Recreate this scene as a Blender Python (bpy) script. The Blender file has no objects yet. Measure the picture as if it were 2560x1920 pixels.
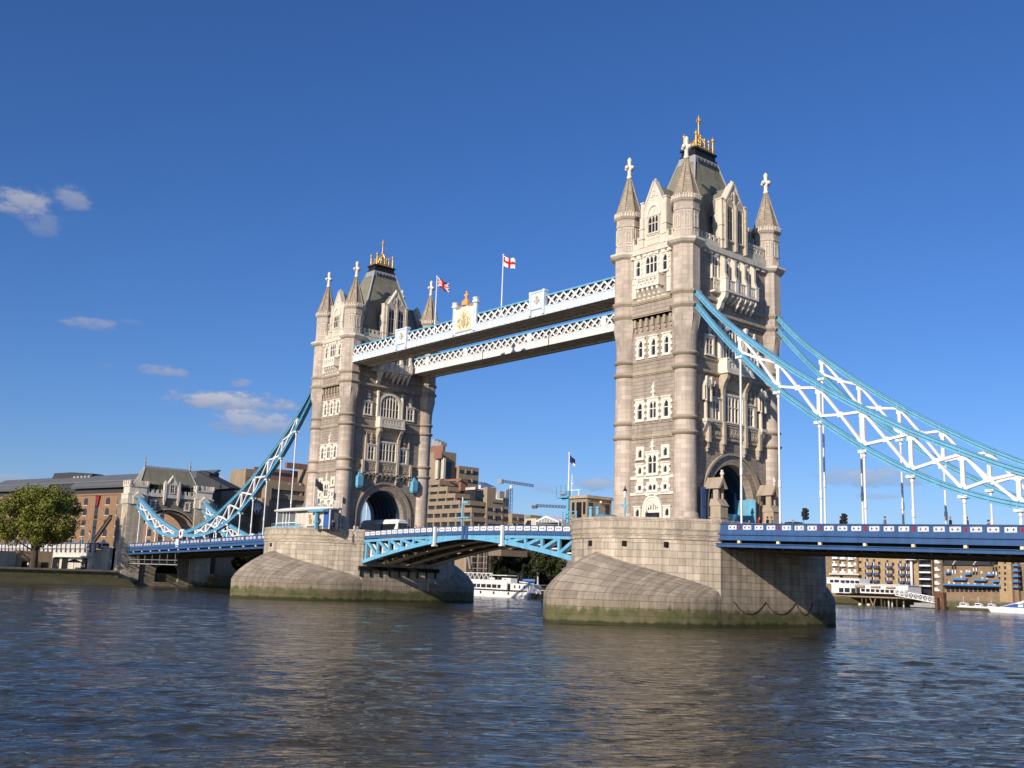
import bpy, bmesh, math, random
from math import sin, cos, pi, radians as R, sqrt, atan2
from mathutils import Vector as V, Matrix, noise
random.seed(7)
sc = bpy.context.scene
col = sc.collection
# ------------------------------------------------------------ camera
CX, CY, CZ, YAW, PIT, ROL, FPX = (131.9735, -111.92287, 4.41318, 0.8627818, 0.1874821, 0.0356424, 2588.733)
fw = V((-sin(YAW)*cos(PIT), cos(YAW)*cos(PIT), sin(PIT)))
rt = V((cos(YAW), sin(YAW), 0)); up = rt.cross(fw)
r2 = rt*cos(ROL)+up*sin(ROL); u2 = -rt*sin(ROL)+up*cos(ROL)
cam = bpy.data.cameras.new('camera'); co = bpy.data.objects.new('camera', cam); col.objects.link(co)
m3 = Matrix((r2, u2, -fw)).transposed()
co.matrix_world = Matrix.Translation((CX, CY, CZ)) @ m3.to_4x4()
cam.sensor_fit = 'HORIZONTAL'; cam.sensor_width = 36; cam.lens = FPX/2560*36
cam.clip_start = .5; cam.clip_end = 30000
sc.camera = co
ZN = {1:(1500,260,500/1659),2:(1500,720,500/1382),3:(760,580,400/1659),4:(740,940,400/1659),5:(0,1080,600/2212),
 6:(560,1220,680/2212),7:(1340,1200,780/2212),8:(2000,1240,560/2212),'a':(1720,680,840/2177),'b':(860,620,700/2212),
 'c':(300,940,520/1725),'d':(1040,1080,380/2212),'f':(1100,1300,340/2212),'g':(1380,1140,340/2212),'h':(660,1160,240/2212),'p':(0,0,1)}
def ray(u, v, z='p'):
    a, b, s = ZN[z]; u = a+u*s; v = b+v*s
    return (fw*FPX+(u-1280)*r2-(v-960)*u2)
def at(z, u, v, ax, val):
    """measured point of the photograph on the real plane ax = val"""
    d = ray(u, v, z); o = V((CX, CY, CZ)); i = 'xyz'.index(ax)
    return o+d*((val-o[i])/d[i])
# ------------------------------------------------------------ light
SUN_TH, SUN_EL = R(16), R(21)        # angle from the bridge's cross axis, elevation
sdir = V((sin(SUN_TH)*cos(SUN_EL), -cos(SUN_TH)*cos(SUN_EL), sin(SUN_EL)))   # towards the sun
sl = bpy.data.lights.new('sun', 'SUN'); sl.energy = 5.0; sl.angle = R(.5); sl.color = (1, .88, .74)
so = bpy.data.objects.new('sun', sl); col.objects.link(so)
so.rotation_euler = (-sdir).to_track_quat('-Z', 'Y').to_euler()
so.location = (60, -200, 150)
sc.view_settings.view_transform = 'Standard'; sc.view_settings.look = 'None'
sc.view_settings.exposure = 0; sc.view_settings.gamma = 1
w = bpy.data.worlds.new('World'); sc.world = w; w.use_nodes = True
nt = w.node_tree; nt.nodes.clear()
def N(nt, typ, **k):
    n = nt.nodes.new(typ)
    for a, b in k.items():
        if a == 'ins':
            for i, x in b.items():
                if isinstance(x, bpy.types.NodeSocket): nt.links.new(x, n.inputs[i])
                else: n.inputs[i].default_value = x
        else: setattr(n, a, b)
    return n
def MA(nt, op, a, b=0.0, c=0.0, clamp=False):
    n = N(nt, 'ShaderNodeMath', operation=op, use_clamp=clamp, ins={0: a, 1: b, 2: c}); return n.outputs[0]
def MIX(nt, f, a, b, mode='MIX'):
    n = N(nt, 'ShaderNodeMix', data_type='RGBA', blend_type=mode, ins={0: f, 6: a, 7: b}); return n.outputs[2]
sky = N(nt, 'ShaderNodeTexSky', sky_type='NISHITA', sun_disc=False)
sky.sun_elevation = SUN_EL; sky.sun_rotation = atan2(sdir.x, sdir.y)
sky.air_density = 1.0; sky.dust_density = 0.3; sky.ozone_density = 4.0; sky.altitude = 0
tc = N(nt, 'ShaderNodeTexCoord').outputs['Generated']
hs = N(nt, 'ShaderNodeHueSaturation', ins={'Saturation': 1.1, 'Value': 1.0, 'Color': MIX(nt, 1.0, sky.outputs[0], (.83, .90, 1.2, 1), 'MULTIPLY')}).outputs[0]
skc = hs
# clouds: soft patches of vapour by direction, far beyond everything
CL = [(58,508,70,48,.66,0),(108,556,48,36,.34,0),(176,494,48,32,.5,0),(230,811,84,17,.42,0),(335,806,40,10,.16,0),(414,926,66,18,.55,0),(600,957,36,15,.5,0),
 (585,1006,180,30,.78,0),(650,1058,140,38,.68,0),(2175,1192,140,28,.62,0),(2183,1240,60,9,.35,0),(1497,1210,62,19,.6,0),(1366,1222,40,16,.35,0),(11,1196,60,16,.4,0),(540,1199,36,20,.5,0),(268,913,18,6,.2,0)]
nz = N(nt, 'ShaderNodeTexNoise', ins={'Vector': N(nt, 'ShaderNodeVectorMath', operation='MULTIPLY', ins={0: tc, 1: (1, 1, 2.2)}).outputs[0], 'Scale': 46.0, 'Detail': 9.0, 'Roughness': .66}).outputs[0]
nz2 = MA(nt, 'MULTIPLY_ADD', nz, 3.4, -1.7)
mask = None; lit = None
for (u, v, ru, rv, den, _) in CL:
    c = ray(u, v).normalized()
    tr = c.cross(V((0, 0, 1))).normalized(); tu = tr.cross(c)
    def dot(vec, k):
        q = N(nt, 'ShaderNodeVectorMath', operation='DOT_PRODUCT', ins={0: tc, 1: vec*k}); return q.outputs['Value']
    a = dot(tr, FPX/ru); b = dot(tu, FPX/rv)
    d2 = MA(nt, 'ADD', MA(nt, 'MULTIPLY', a, a), MA(nt, 'MULTIPLY', b, b))
    f = MA(nt, 'SUBTRACT', 1.0, d2)
    f = MA(nt, 'ADD', f, MA(nt, 'MULTIPLY', nz2, .95))
    f = MA(nt, 'MULTIPLY', f, MA(nt, 'GREATER_THAN', dot(c, 1.0), .9))
    f = N(nt, 'ShaderNodeMapRange', interpolation_type='SMOOTHSTEP', ins={0: f, 1: -.1, 2: 1.05, 3: 0.0, 4: den}).outputs[0]
    li = MA(nt, 'MULTIPLY', MA(nt, 'MULTIPLY_ADD', b, .5, .5, True), f)
    mask = f if mask is None else MA(nt, 'MAXIMUM', mask, f)
    lit = li if lit is None else MA(nt, 'MAXIMUM', lit, li)
cc = MIX(nt, MA(nt, 'MULTIPLY', lit, 1.6, 0, True), (2.6, 3.0, 4.2, 1), (6.2, 6.0, 6.1, 1))
fin = MIX(nt, mask, skc, cc)
bg = N(nt, 'ShaderNodeBackground', ins={0: fin, 1: .1})
nt.links.new(bg.outputs[0], N(nt, 'ShaderNodeOutputWorld').inputs[0])
# ------------------------------------------------------------ materials
MATS = {}
def mat(name, c, rough=.8, brick=None, var=.12, ns=.35, streak=.0, bump=.0, metal=0, spec=.25, algae=None, grain=0, sheen=0):
    if name in MATS: return MATS[name]
    m = bpy.data.materials.new(name); m.use_nodes = True; t = m.node_tree
    bs = t.nodes['Principled BSDF']
    bs.inputs['Roughness'].default_value = rough; bs.inputs['Metallic'].default_value = metal
    bs.inputs['Specular IOR Level'].default_value = spec
    base = (*c, 1)
    cur = base
    uv = N(t, 'ShaderNodeUVMap').outputs[0]; ob = N(t, 'ShaderNodeNewGeometry').outputs['Position']
    bfac = None
    if brick:
        bw, bh, mo, bv, md = brick
        bt = N(t, 'ShaderNodeTexBrick', offset=.5, ins={'Vector': uv, 'Scale': 1.0, 'Mortar Size': mo, 'Mortar Smooth': .3, 'Bias': 0.0, 'Brick Width': bw, 'Row Height': bh,
             'Color1': tuple(x*(1-bv) for x in c)+(1,), 'Color2': tuple(min(1, x*(1+bv)) for x in c)+(1,), 'Mortar': tuple(x*md for x in c)+(1,)})
        cur = bt.outputs[0]; bfac = bt.outputs[1]
    if var:
        n1 = N(t, 'ShaderNodeTexNoise', ins={'Vector': ob, 'Scale': ns, 'Detail': 6.0, 'Roughness': .65}).outputs[0]
        k = MA(t, 'MULTIPLY_ADD', n1, var*4, 1-var*2)
        cur = MIX(t, 1.0, cur, N(t, 'ShaderNodeCombineColor', ins={0: k, 1: k, 2: k}).outputs[0], 'MULTIPLY')
    if streak:
        sv = N(t, 'ShaderNodeVectorMath', operation='MULTIPLY', ins={0: uv, 1: (1.3, .07, 1)}).outputs[0]
        n2 = N(t, 'ShaderNodeTexNoise', ins={'Vector': sv, 'Scale': 1.0, 'Detail': 5.0, 'Roughness': .6}).outputs[0]
        k = N(t, 'ShaderNodeMapRange', ins={0: n2, 1: .35, 2: .6, 3: 1-streak, 4: 1.0}).outputs[0]
        cur = MIX(t, 1.0, cur, N(t, 'ShaderNodeCombineColor', ins={0: k, 1: k, 2: k}).outputs[0], 'MULTIPLY')
    if algae:
        z = N(t, 'ShaderNodeSeparateXYZ', ins={0: ob}).outputs[2]
        n3 = N(t, 'ShaderNodeTexNoise', ins={'Vector': N(t, 'ShaderNodeVectorMath', operation='MULTIPLY', ins={0: ob, 1: (1.6, 1.6, .35)}).outputs[0], 'Scale': .5, 'Detail': 8.0, 'Roughness': .75}).outputs[0]
        zz = MA(t, 'ADD', z, MA(t, 'MULTIPLY_ADD', n3, -2.6, 1.3))
        f1 = N(t, 'ShaderNodeMapRange', ins={0: zz, 1: algae+.35, 2: algae-.1, 3: 0.0, 4: .9}).outputs[0]
        n4 = N(t, 'ShaderNodeTexNoise', ins={'Vector': ob, 'Scale': .9, 'Detail': 5.0}).outputs[0]
        g = MIX(t, N(t, 'ShaderNodeMapRange', ins={0: n4, 1: .4, 2: .62, 3: 0.0, 4: 1.0}).outputs[0], (.135, .118, .06, 1), (.07, .085, .022, 1))
        f0 = N(t, 'ShaderNodeMapRange', ins={0: zz, 1: algae+2.6, 2: algae+.3, 3: 0.0, 4: .35}).outputs[0]
        cur = MIX(t, f0, cur, (.20, .155, .09, 1))
        cur = MIX(t, f1, cur, g)
        fd = N(t, 'ShaderNodeMapRange', ins={0: MA(t, 'ADD', z, MA(t, 'MULTIPLY_ADD', n4, -.8, .4)), 1: .35, 2: .05, 3: 0.0, 4: .85}).outputs[0]
        cur = MIX(t, fd, cur, (.03, .035, .012, 1))
    if isinstance(cur, tuple): bs.inputs['Base Color'].default_value = cur
    else: t.links.new(cur, bs.inputs['Base Color'])
    if bump:
        n5 = N(t, 'ShaderNodeTexNoise', ins={'Vector': ob, 'Scale': 3.0, 'Detail': 5.0, 'Roughness': .7}).outputs[0]
        h = n5
        if bfac is not None: h = MA(t, 'MULTIPLY_ADD', bfac, -1.2, n5)
        bn = N(t, 'ShaderNodeBump', ins={'Strength': bump, 'Distance': .08, 'Height': h})
        t.links.new(bn.outputs[0], bs.inputs['Normal'])
    MATS[name] = m; return m
GRAN = (.40, .335, .25)
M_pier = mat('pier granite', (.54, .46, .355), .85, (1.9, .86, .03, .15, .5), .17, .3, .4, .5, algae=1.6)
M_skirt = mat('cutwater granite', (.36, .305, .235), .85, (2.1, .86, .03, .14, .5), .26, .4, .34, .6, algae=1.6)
M_turret = mat('turret granite', (.54, .46, .38), .85, (1.5, .62, .016, .13, .7), .14, .22, .3, .25)
M_wall = mat('rough granite', (.38, .32, .26), .9, (1.3, .5, .02, .1, .82), .17, .4, .22, .8)
M_port = mat('portland stone', (.80, .74, .63), .8, None, .07, .8, .14, .2)
M_gable = mat('weathered portland stone', (.69, .63, .52), .8, None, .1, .8, .2, .25)
M_course = mat('string course stone', (.42, .35, .265), .85, None, .12, .6, .2, .2)
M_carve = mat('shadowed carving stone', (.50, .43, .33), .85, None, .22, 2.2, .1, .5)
M_slate = mat('mossy slate', (.25, .24, .175), .85, (.5, .32, .02, .12, .75), .16, .25, .2, .25)
M_lead = mat('lead flashing', (.34, .35, .35), .6, None, .1, 1, .2)
M_black = mat('black iron', (.02, .02, .022), .5)
M_gold = mat('gilding', (.62, .40, .12), .45, None, .06, 3, 0, 0, .55, .5)
M_glass = mat('dark window glass', (.018, .022, .028), .08, None, 0, spec=.6)
M_lblue = mat('light blue paint', (.16, .44, .63), .5, None, .1, .8, .2, spec=.4)
M_dblue = mat('royal blue paint', (.045, .115, .27), .5, None, .1, .8, .22, spec=.4)
M_pblue = mat('pale blue grey paint', (.66, .75, .81), .55, None, .07, 1, .16, spec=.35)
M_white = mat('white paint', (.80, .80, .78), .55, None, .07, .9, .16, spec=.35)
M_red = mat('red paint', (.36, .025, .03), .5)
M_cream = mat('cream paint', (.80, .66, .38), .6)
M_soff = mat('soffit steel with bounce light', (.80, .70, .55), .75, None, .2, .5, .15)  # pale colour makes up for light the river throws on soffits
M_soffd = mat('dark steel and girder shade', (.10, .085, .065), .75, None, .25, .4, .2)  # dark tone puts under-deck shade into girders; plain dark on the back stay
M_asph = mat('asphalt', (.055, .055, .055), .9, None, .15, .6)
M_pave = mat('paving', (.30, .27, .23), .9, None, .15, .6)
# ------------------------------------------------------------ mesh builder
class MB:
    def __init__(s, M=None):
        s.v = []; s.f = []; s.uv = []; s.mi = []; s.sm = []; s.set(M); s.m = 0
    def set(s, M):
        s.M = M; s.flip = (M is not None and M.to_3x3().determinant() < 0); return s
    def pts(s, ps):
        b = len(s.v)
        for p in ps:
            p = V(p); s.v.append(s.M @ p if s.M is not None else p)
        return b
    def face(s, idx, uv=None, smooth=False):
        idx = list(idx)
        if s.flip:
            idx.reverse()
            if uv: uv = list(reversed(uv))
        s.f.append(idx); s.uv.append(uv); s.mi.append(s.m); s.sm.append(smooth)
    def poly(s, ps, uv=None):
        b = s.pts(ps); s.face(range(b, b+len(ps)), uv)
    def box(s, x0, y0, z0, x1, y1, z1):
        if x0 > x1: x0, x1 = x1, x0
        if y0 > y1: y0, y1 = y1, y0
        if z0 > z1: z0, z1 = z1, z0
        b = s.pts([(x0,y0,z0),(x1,y0,z0),(x1,y1,z0),(x0,y1,z0),(x0,y0,z1),(x1,y0,z1),(x1,y1,z1),(x0,y1,z1)])
        for q in ((3,2,1,0),(4,5,6,7),(0,1,5,4),(1,2,6,5),(2,3,7,6),(3,0,4,7)): s.face([b+i for i in q])
        return s
    def loft(s, rings, caps=True, smooth=False, uvs=True):
        n = len(rings[0]); bs = [s.pts(r) for r in rings]
        for k in range(len(rings)-1):
            acc = 0; A, B = rings[k], rings[k+1]
            for i in range(n):
                j = (i+1) % n
                L = (V(A[j])-V(A[i])).length; L2 = (V(B[j])-V(B[i])).length; L = max(L, L2)
                uv = None
                if uvs:
                    uv = [(acc, A[i][2]), (acc+L, A[j][2]), (acc+L, B[j][2]), (acc, B[i][2])]
                acc += L
                s.face([bs[k]+i, bs[k]+j, bs[k+1]+j, bs[k+1]+i], uv, smooth)
        if caps:
            s.face([bs[0]+i for i in reversed(range(n))]); s.face([bs[-1]+i for i in range(n)])
        return s
    def lathe(s, cx, cy, prof, n=24, smooth=True, rot=0, caps=True):
        pr = []
        for k, (z, r) in enumerate(prof):
            if k and smooth and z-prof[k-1][0] > .4:
                z0, r0 = prof[k-1]; e = .04/(z-z0)
                pr += [(z0+(z-z0)*e, r0+(r-r0)*e), (z-(z-z0)*e, r-(r-r0)*e)]
            pr.append((z, r))
        return s.loft([[(cx+r*cos(rot+2*pi*i/n), cy+r*sin(rot+2*pi*i/n), z) for i in range(n)] for z, r in pr], caps, smooth)
    def octa(s, cx, cy, prof, n=8, caps=True):
        return s.loft([[(cx+r*cos(pi/n+2*pi*i/n), cy+r*sin(pi/n+2*pi*i/n), z) for i in range(n)] for z, r in prof], caps, False)
    def beam(s, a, b, w, h=None, upv=(0,0,1)):
        h = w if h is None else h
        a = V(a); b = V(b); d = (b-a)
        if d.length < 1e-6: return s
        d.normalize(); u = V(upv)
        if abs(d.dot(u)) > .98: u = V((1, 0, 0)) if abs(d.x) < .9 else V((0, 1, 0))
        sd = d.cross(u).normalized()*(w/2); u = sd.cross(d).normalized()*(h/2)
        q = [a-sd-u, a+sd-u, a+sd+u, a-sd+u, b-sd-u, b+sd-u, b+sd+u, b-sd+u]
        i0 = s.pts(q)
        for f in ((3,2,1,0),(4,5,6,7),(0,1,5,4),(1,2,6,5),(2,3,7,6),(3,0,4,7)): s.face([i0+i for i in f])
        return s
    def tube(s, a, b, r, r1=None, n=10, caps=True):
        r1 = r if r1 is None else r1
        a = V(a); b = V(b); d = (b-a).normalized(); u = V((0,0,1)) if abs(d.z) < .9 else V((1,0,0))
        x = d.cross(u).normalized(); y = d.cross(x)
        A = [a+(x*cos(2*pi*i/n)+y*sin(2*pi*i/n))*r for i in range(n)]; B = [b+(x*cos(2*pi*i/n)+y*sin(2*pi*i/n))*r1 for i in range(n)]
        return s.loft([A, B], caps, True, False)
    def sweep(s, path, w, h, upv=(0,0,1)):
        """rectangular section along a polyline"""
        path = [V(p) for p in path]; rings = []
        for i, p in enumerate(path):
            d = (path[min(i+1, len(path)-1)]-path[max(i-1, 0)]).normalized(); u = V(upv)
            sd = d.cross(u).normalized()*(w/2); uu = sd.cross(d).normalized()*(h/2)
            rings.append([p-sd-uu, p+sd-uu, p+sd+uu, p-sd+uu])
        return s.loft(rings, True, False, False)
    def prism(s, poly, a0, a1, ax='y'):
        """2D polygon (p,q) extruded along ax between a0 and a1; local frame (s,d,z)"""
        def P(p, a): return (p[0], a, p[1]) if ax == 'y' else ((a, p[0], p[1]) if ax == 'x' else (p[0], p[1], a))
        n = len(poly); b0 = s.pts([P(p, a0) for p in poly]); b1 = s.pts([P(p, a1) for p in poly])
        s.face([b0+i for i in range(n)]); s.face([b1+i for i in reversed(range(n))])
        for i in range(n):
            j = (i+1) % n; s.face([b0+j, b0+i, b1+i, b1+j])
        return s
    def band(s, inner, outer, a0, a1, closed=False):
        """strip between two polylines (s,z), extruded along d"""
        n = len(inner); rng = range(n if closed else n-1)
        for i in rng:
            j = (i+1) % n; q = [inner[i], inner[j], outer[j], outer[i]]
            s.prism(q, a0, a1)
        return s
    def sphere(s, c, r, n=10, sz=1.0):
        c = V(c); k = max(4, n//2)
        rings = [[c+V((r*sin(pi*a/k)*cos(2*pi*i/n), r*sin(pi*a/k)*sin(2*pi*i/n), -r*sz*cos(pi*a/k))) for i in range(n)] for a in [.02]+list(range(1, k))+[k-.02]]
        return s.loft(rings, True, True, False)
    def build(s, name, mats, parent=None, local=True):
        me = bpy.data.meshes.new(name)
        off = V((0,0,0)); p = parent
        while p is not None: off = off+p.location; p = p.parent
        me.from_pydata([tuple(v-off) for v in s.v], [], s.f)
        if not isinstance(mats, (list, tuple)): mats = [mats]
        for m in mats: me.materials.append(m)
        ul = me.uv_layers.new(name='UVMap').data
        for p, uv, mi, sm in zip(me.polygons, s.uv, s.mi, s.sm):
            p.material_index = mi; p.use_smooth = sm
            if uv is None:
                ps = [s.v[i] for i in p.vertices]; n = p.normal
                if s_up(n): tx = V((1,0,0)); ty = V((0,1,0))
                else: tx = V((-n.y, n.x, 0)).normalized(); ty = n.cross(tx)
                uv = [(q.dot(tx), q.dot(ty)) for q in ps]
                for li, q in zip(p.loop_indices, uv): ul[li].uv = q
            else:
                # from_pydata keeps vertex order, so loops follow s.f
                for li, q in zip(p.loop_indices, uv): ul[li].uv = q
        o = bpy.data.objects.new(name, me); col.objects.link(o)
        if parent is not None: o.parent = parent
        return o
def s_up(n): return abs(n.z) > .985
def tag(o, label, cat, group=None):
    o['label'] = label; o['category'] = cat
    if group: o['group'] = group
    return o
def thing(name, label, cat, loc=(0,0,0), group=None):
    o = bpy.data.objects.new(name, None); col.objects.link(o); o.location = loc; o.empty_display_size = .5
    return tag(o, label, cat, group)
def struct(o, kind='structure'):
    o['kind'] = kind; return o
def frame(origin, U, Nn):
    return Matrix(((U[0], Nn[0], 0, origin[0]), (U[1], Nn[1], 0, origin[1]), (U[2], Nn[2], 1, origin[2]), (0, 0, 0, 1)))
def copy_thing(o, loc, label=None, parent=None):
    c = o.copy(); col.objects.link(c)
    if parent is None:
        c.location = loc
        if label: c['label'] = label
    else: c.parent = parent
    for ch in o.children: copy_thing(ch, None, None, c)
    return c
WATER_Z = -.25
# ------------------------------------------------------------ the two towers
TX = 41.15; AX = 5.22; BY = 8.99; WY = 9.3; SX = 5.72       # turret centres and wall planes, relative to the tower's axis
def arc(r, a0, a1, n, cx=0, cz=0, ry=None):
    ry = r if ry is None else ry
    return [(cx+r*cos(a0+(a1-a0)*i/n), cz+ry*sin(a0+(a1-a0)*i/n)) for i in range(n+1)]
def window(fr, parent, s, z0, z1, w, lights=1, transom=True, d=0.0, fw_=.3, out=.3, quoin=True, pointed=True, hood=True, m=None, sill=True):
    """stone window: quoined surround, mullions, pointed heads; glass set back behind it"""
    b = MB(fr); x0, x1 = s-w/2, s+w/2; ix0, ix1 = x0+fw_, x1-fw_; iz0, iz1 = z0+fw_*.6, z1-fw_
    D = d+out
    for sg, xo, xi in ((-1, x0, ix0), (1, x1, ix1)):
        if quoin:
            n = max(2, int((z1-z0)/.36)); hh = (z1-z0)/n
            for k in range(n):
                e = .2 if k % 2 else -.03
                b.box(xo+sg*e, d-.1, z0+k*hh, xi, D-(.02 if k % 2 else 0), z0+(k+1)*hh)
        else: b.box(xo, d-.1, z0, xi, D, z1)
    b.box(ix0, d-.1, iz1, ix1, D, z1); b.box(ix0, d-.1, z0, ix1, D, iz0)
    if hood: b.box(x0-.12, d-.1, z1, x1+.12, D+.12, z1+.16)
    if sill: b.box(x0-.1, d-.1, z0-.14, x1+.1, D+.1, z0)
    lw = (ix1-ix0)/lights; mw = min(.16, lw*.22)
    for k in range(1, lights): b.box(ix0+k*lw-mw/2, d, iz0, ix0+k*lw+mw/2, D-.1, iz1)
    if transom:
        zt = iz0+(iz1-iz0)*.58; b.box(ix0, d, zt-.06, ix1, D-.11, zt+.06)
    if pointed:
        for k in range(lights):
            a0, a1 = ix0+k*lw+(mw/2 if k else 0), ix0+(k+1)*lw-(mw/2 if k < lights-1 else 0); c = (a0+a1)/2; h = min((a1-a0)*.8, (iz1-iz0)*.4)
            for a in (a0, a1):
                b.prism([(a, iz1), (a, iz1-h), (a+(c-a)*.35, iz1-h*.42), (c, iz1-.02), (c, iz1)], d, D-.09)
    o = b.build('window', m or M_port, parent)
    g = MB(fr); g.poly([(ix0, d+.045, iz0), (ix1, d+.045, iz0), (ix1, d+.045, iz1), (ix0, d+.045, iz1)]); g.build('pane', M_glass, o)
    return o
def finial_bits(b, s, z0, z1, d):
    """carved crocketed finial above a window"""
    h = z1-z0
    b.box(s-.30, d, z0, s+.30, d+.28, z0+h*.10); b.box(s-.13, d, z0+h*.1, s+.13, d+.22, z0+h*.3)
    b.box(s-.34, d, z0+h*.3, s+.34, d+.3, z0+h*.43); b.box(s-.15, d, z0+h*.43, s+.15, d+.24, z0+h*.6)
    b.box(s-.26, d, z0+h*.6, s+.26, d+.28, z0+h*.72); b.prism([(s-.13, z0+h*.72), (s+.13, z0+h*.72), (s, z1)], d, d+.22)
def tracery(b, x0, x1, z0, z1, d0, d1, n, t=.1):
    """pierced parapet of little diamonds and rings"""
    b.box(x0, d0, z0, x1, d1, z0+t*1.4); b.box(x0, d0, z1-t*1.6, x1, d1+.06, z1)
    wv = (x1-x0)/n; zc = (z0+z1)/2; hz = (z1-z0)/2-t
    for k in range(n):
        a = x0+k*wv; c = a+wv/2
        for (p, q) in (((a, zc), (c, zc+hz)), ((c, zc+hz), (a+wv, zc)), ((a+wv, zc), (c, zc-hz)), ((c, zc-hz), (a, zc))):
            b.beam((p[0], (d0+d1)/2, p[1]), (q[0], (d0+d1)/2, q[1]), t, (d1-d0)*.8)
        b.beam((c, (d0+d1)/2, zc-hz), (c, (d0+d1)/2, zc+hz), t*.7, (d1-d0)*.6)
        b.box(a-t/2, d0, z0, a+t/2, d1, z1)
    b.box(x1-t/2, d0, z0, x1+t/2, d1, z1)
def corbel(b, s, zt, h, d0, p, w):
    b.prism([(d0, zt), (d0+p, zt), (d0+p, zt-h*.28), (d0+p*.62, zt-h*.5), (d0+p*.55, zt-h*.68), (d0+p*.2, zt-h*.85), (d0, zt-h)], s-w/2, s+w/2, 'x')
def battlement(b, x0, x1, z0, z1, d0, d1, n):
    b.box(x0, d0, z0, x1, d1, z0+(z1-z0)*.5)
    wv = (x1-x0)/(2*n-1)
    for k in range(n):
        a = x0+2*k*wv; b.box(a, d0, z0+(z1-z0)*.5, a+wv, d1, z1); b.box(a-.06, d0-.05, z1, a+wv+.06, d1+.05, z1+.12)
def gable_face(fr, T, hw, z0, zs, za, kind):
    """stone dormer gable with pinnacled posts, running back into the roof"""
    g = MB(fr); d = .45
    g.prism([(-hw, z0), (hw, z0), (hw, zs), (0, za), (-hw, zs)], -.9, d)
    # coping on the slopes
    for sg in (-1, 1):
        g.beam((sg*hw*1.04, d-.35, zs-.1), (0, d-.35, za+.22), .95, .26)
        p = sg*(hw+.22)
        g.box(p-.34, -.9, z0, p+.34, d+.22, zs-1.2); g.box(p-.42, -.98, zs-2.9, p+.42, d+.32, zs-2.7)
        g.box(p-.26, -.5, zs-1.2, p+.26, d+.12, zs+.9)
        g.box(p-.33, -.58, zs+.9, p+.33, d+.2, zs+1.08)
        g.box(p-.5, d-.2, z0+1.2, p+.5, d+.34, z0+1.42)
    g.box(-.14, d-.5, za+.1, .14, d-.2, za+.55)
    o = g.build('dormer_gable', M_gable, T)
    s = MB(fr)
    # slate saddle roof behind the gable
    s.prism([(-hw-.1, zs-1.1), (hw+.1, zs-1.1), (0, za-.25)], -4.4, -.9)
    s.build('dormer_roof', M_slate, o)
    c = MB(fr)
    if kind == 'W':
        zi = z0+4.2
        window(fr, o, 0, z0+1.75, z0+4.35, 2.1, 3, True, d, .2, .2, False, True, False, M_gable)
        # blind pointed arch over it
        R0 = 1.25
        pa = lambda r: [(-r, zi)]+[(-r+ r*1.02*(1-cos(t)), zi+r*1.5*sin(t)) for t in [x*pi/2/6*1.0 for x in range(1, 6)]]+[(0, zi+r*1.5)]
        L = pa(1.3); Li = pa(1.0)
        c.band(Li, L, d, d+.2); c.band([(-a, z) for a, z in Li], [(-a, z) for a, z in L], d, d+.2)
        c.box(-1.15, d, z0+.2, 1.15, d+.1, z0+.34); c.box(-1.15, d, z0+1.45, 1.15, d+.16, z0+1.6)
        for k in range(5):
            x = -.92+k*.46; c.beam((x-.2, d+.05, z0+.4), (x+.2, d+.05, z0+1.4), .09, .1); c.beam((x+.2, d+.05, z0+.4), (x-.2, d+.05, z0+1.4), .09, .1)
        for k, (x, z) in enumerate(((0, za-1.15), (-.42, za-1.95), (.42, za-1.95), (0, za-1.8))): c.beam((x-.16, d+.05, z), (x+.16, d+.05, z), .12, .32)
    else:
        for x in (-hw*.47, hw*.47):
            window(fr, o, x, z0+1.4, zs+.3, hw*.72, 2, True, d, .2, .22, False, True, False, M_gable)
            c.prism([(x-hw*.36, zs+.3), (x+hw*.36, zs+.3), (x, zs+1.5)], d, d+.2)
            for k in range(4): c.beam((x-hw*.3+k*hw*.2, d+.05, z0+.2), (x-hw*.3+k*hw*.2, d+.05, z0+1.2), .12, .16)
        for x in (-hw*.95, 0, hw*.95):
            c.box(x-.19, d, z0, x+.19, d+.55, zs+.2); c.prism([(d, zs+1.1), (d+.55, zs+.2), (d, zs+.2)], x-.19, x+.19, 'x')
            c.box(x-.13, d, zs+.2, x+.13, d+.25, zs+(2.6 if x == 0 else .9))
        for sg in (-1, 1):
            for k in range(4):
                t = k/4; x = sg*hw*(1-t)*.86; z = zs+(za-zs)*t-.6
                c.beam((x, d+.08, z-.9), (x, d+.08, z+.1), .12, .2)
                c.beam((x-.3, d+.08, z-.45), (x+.3, d+.08, z-.45), .1, .2)
    c.build('tracery', M_carve if kind != 'W' else M_port, o)
    return o
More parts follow.
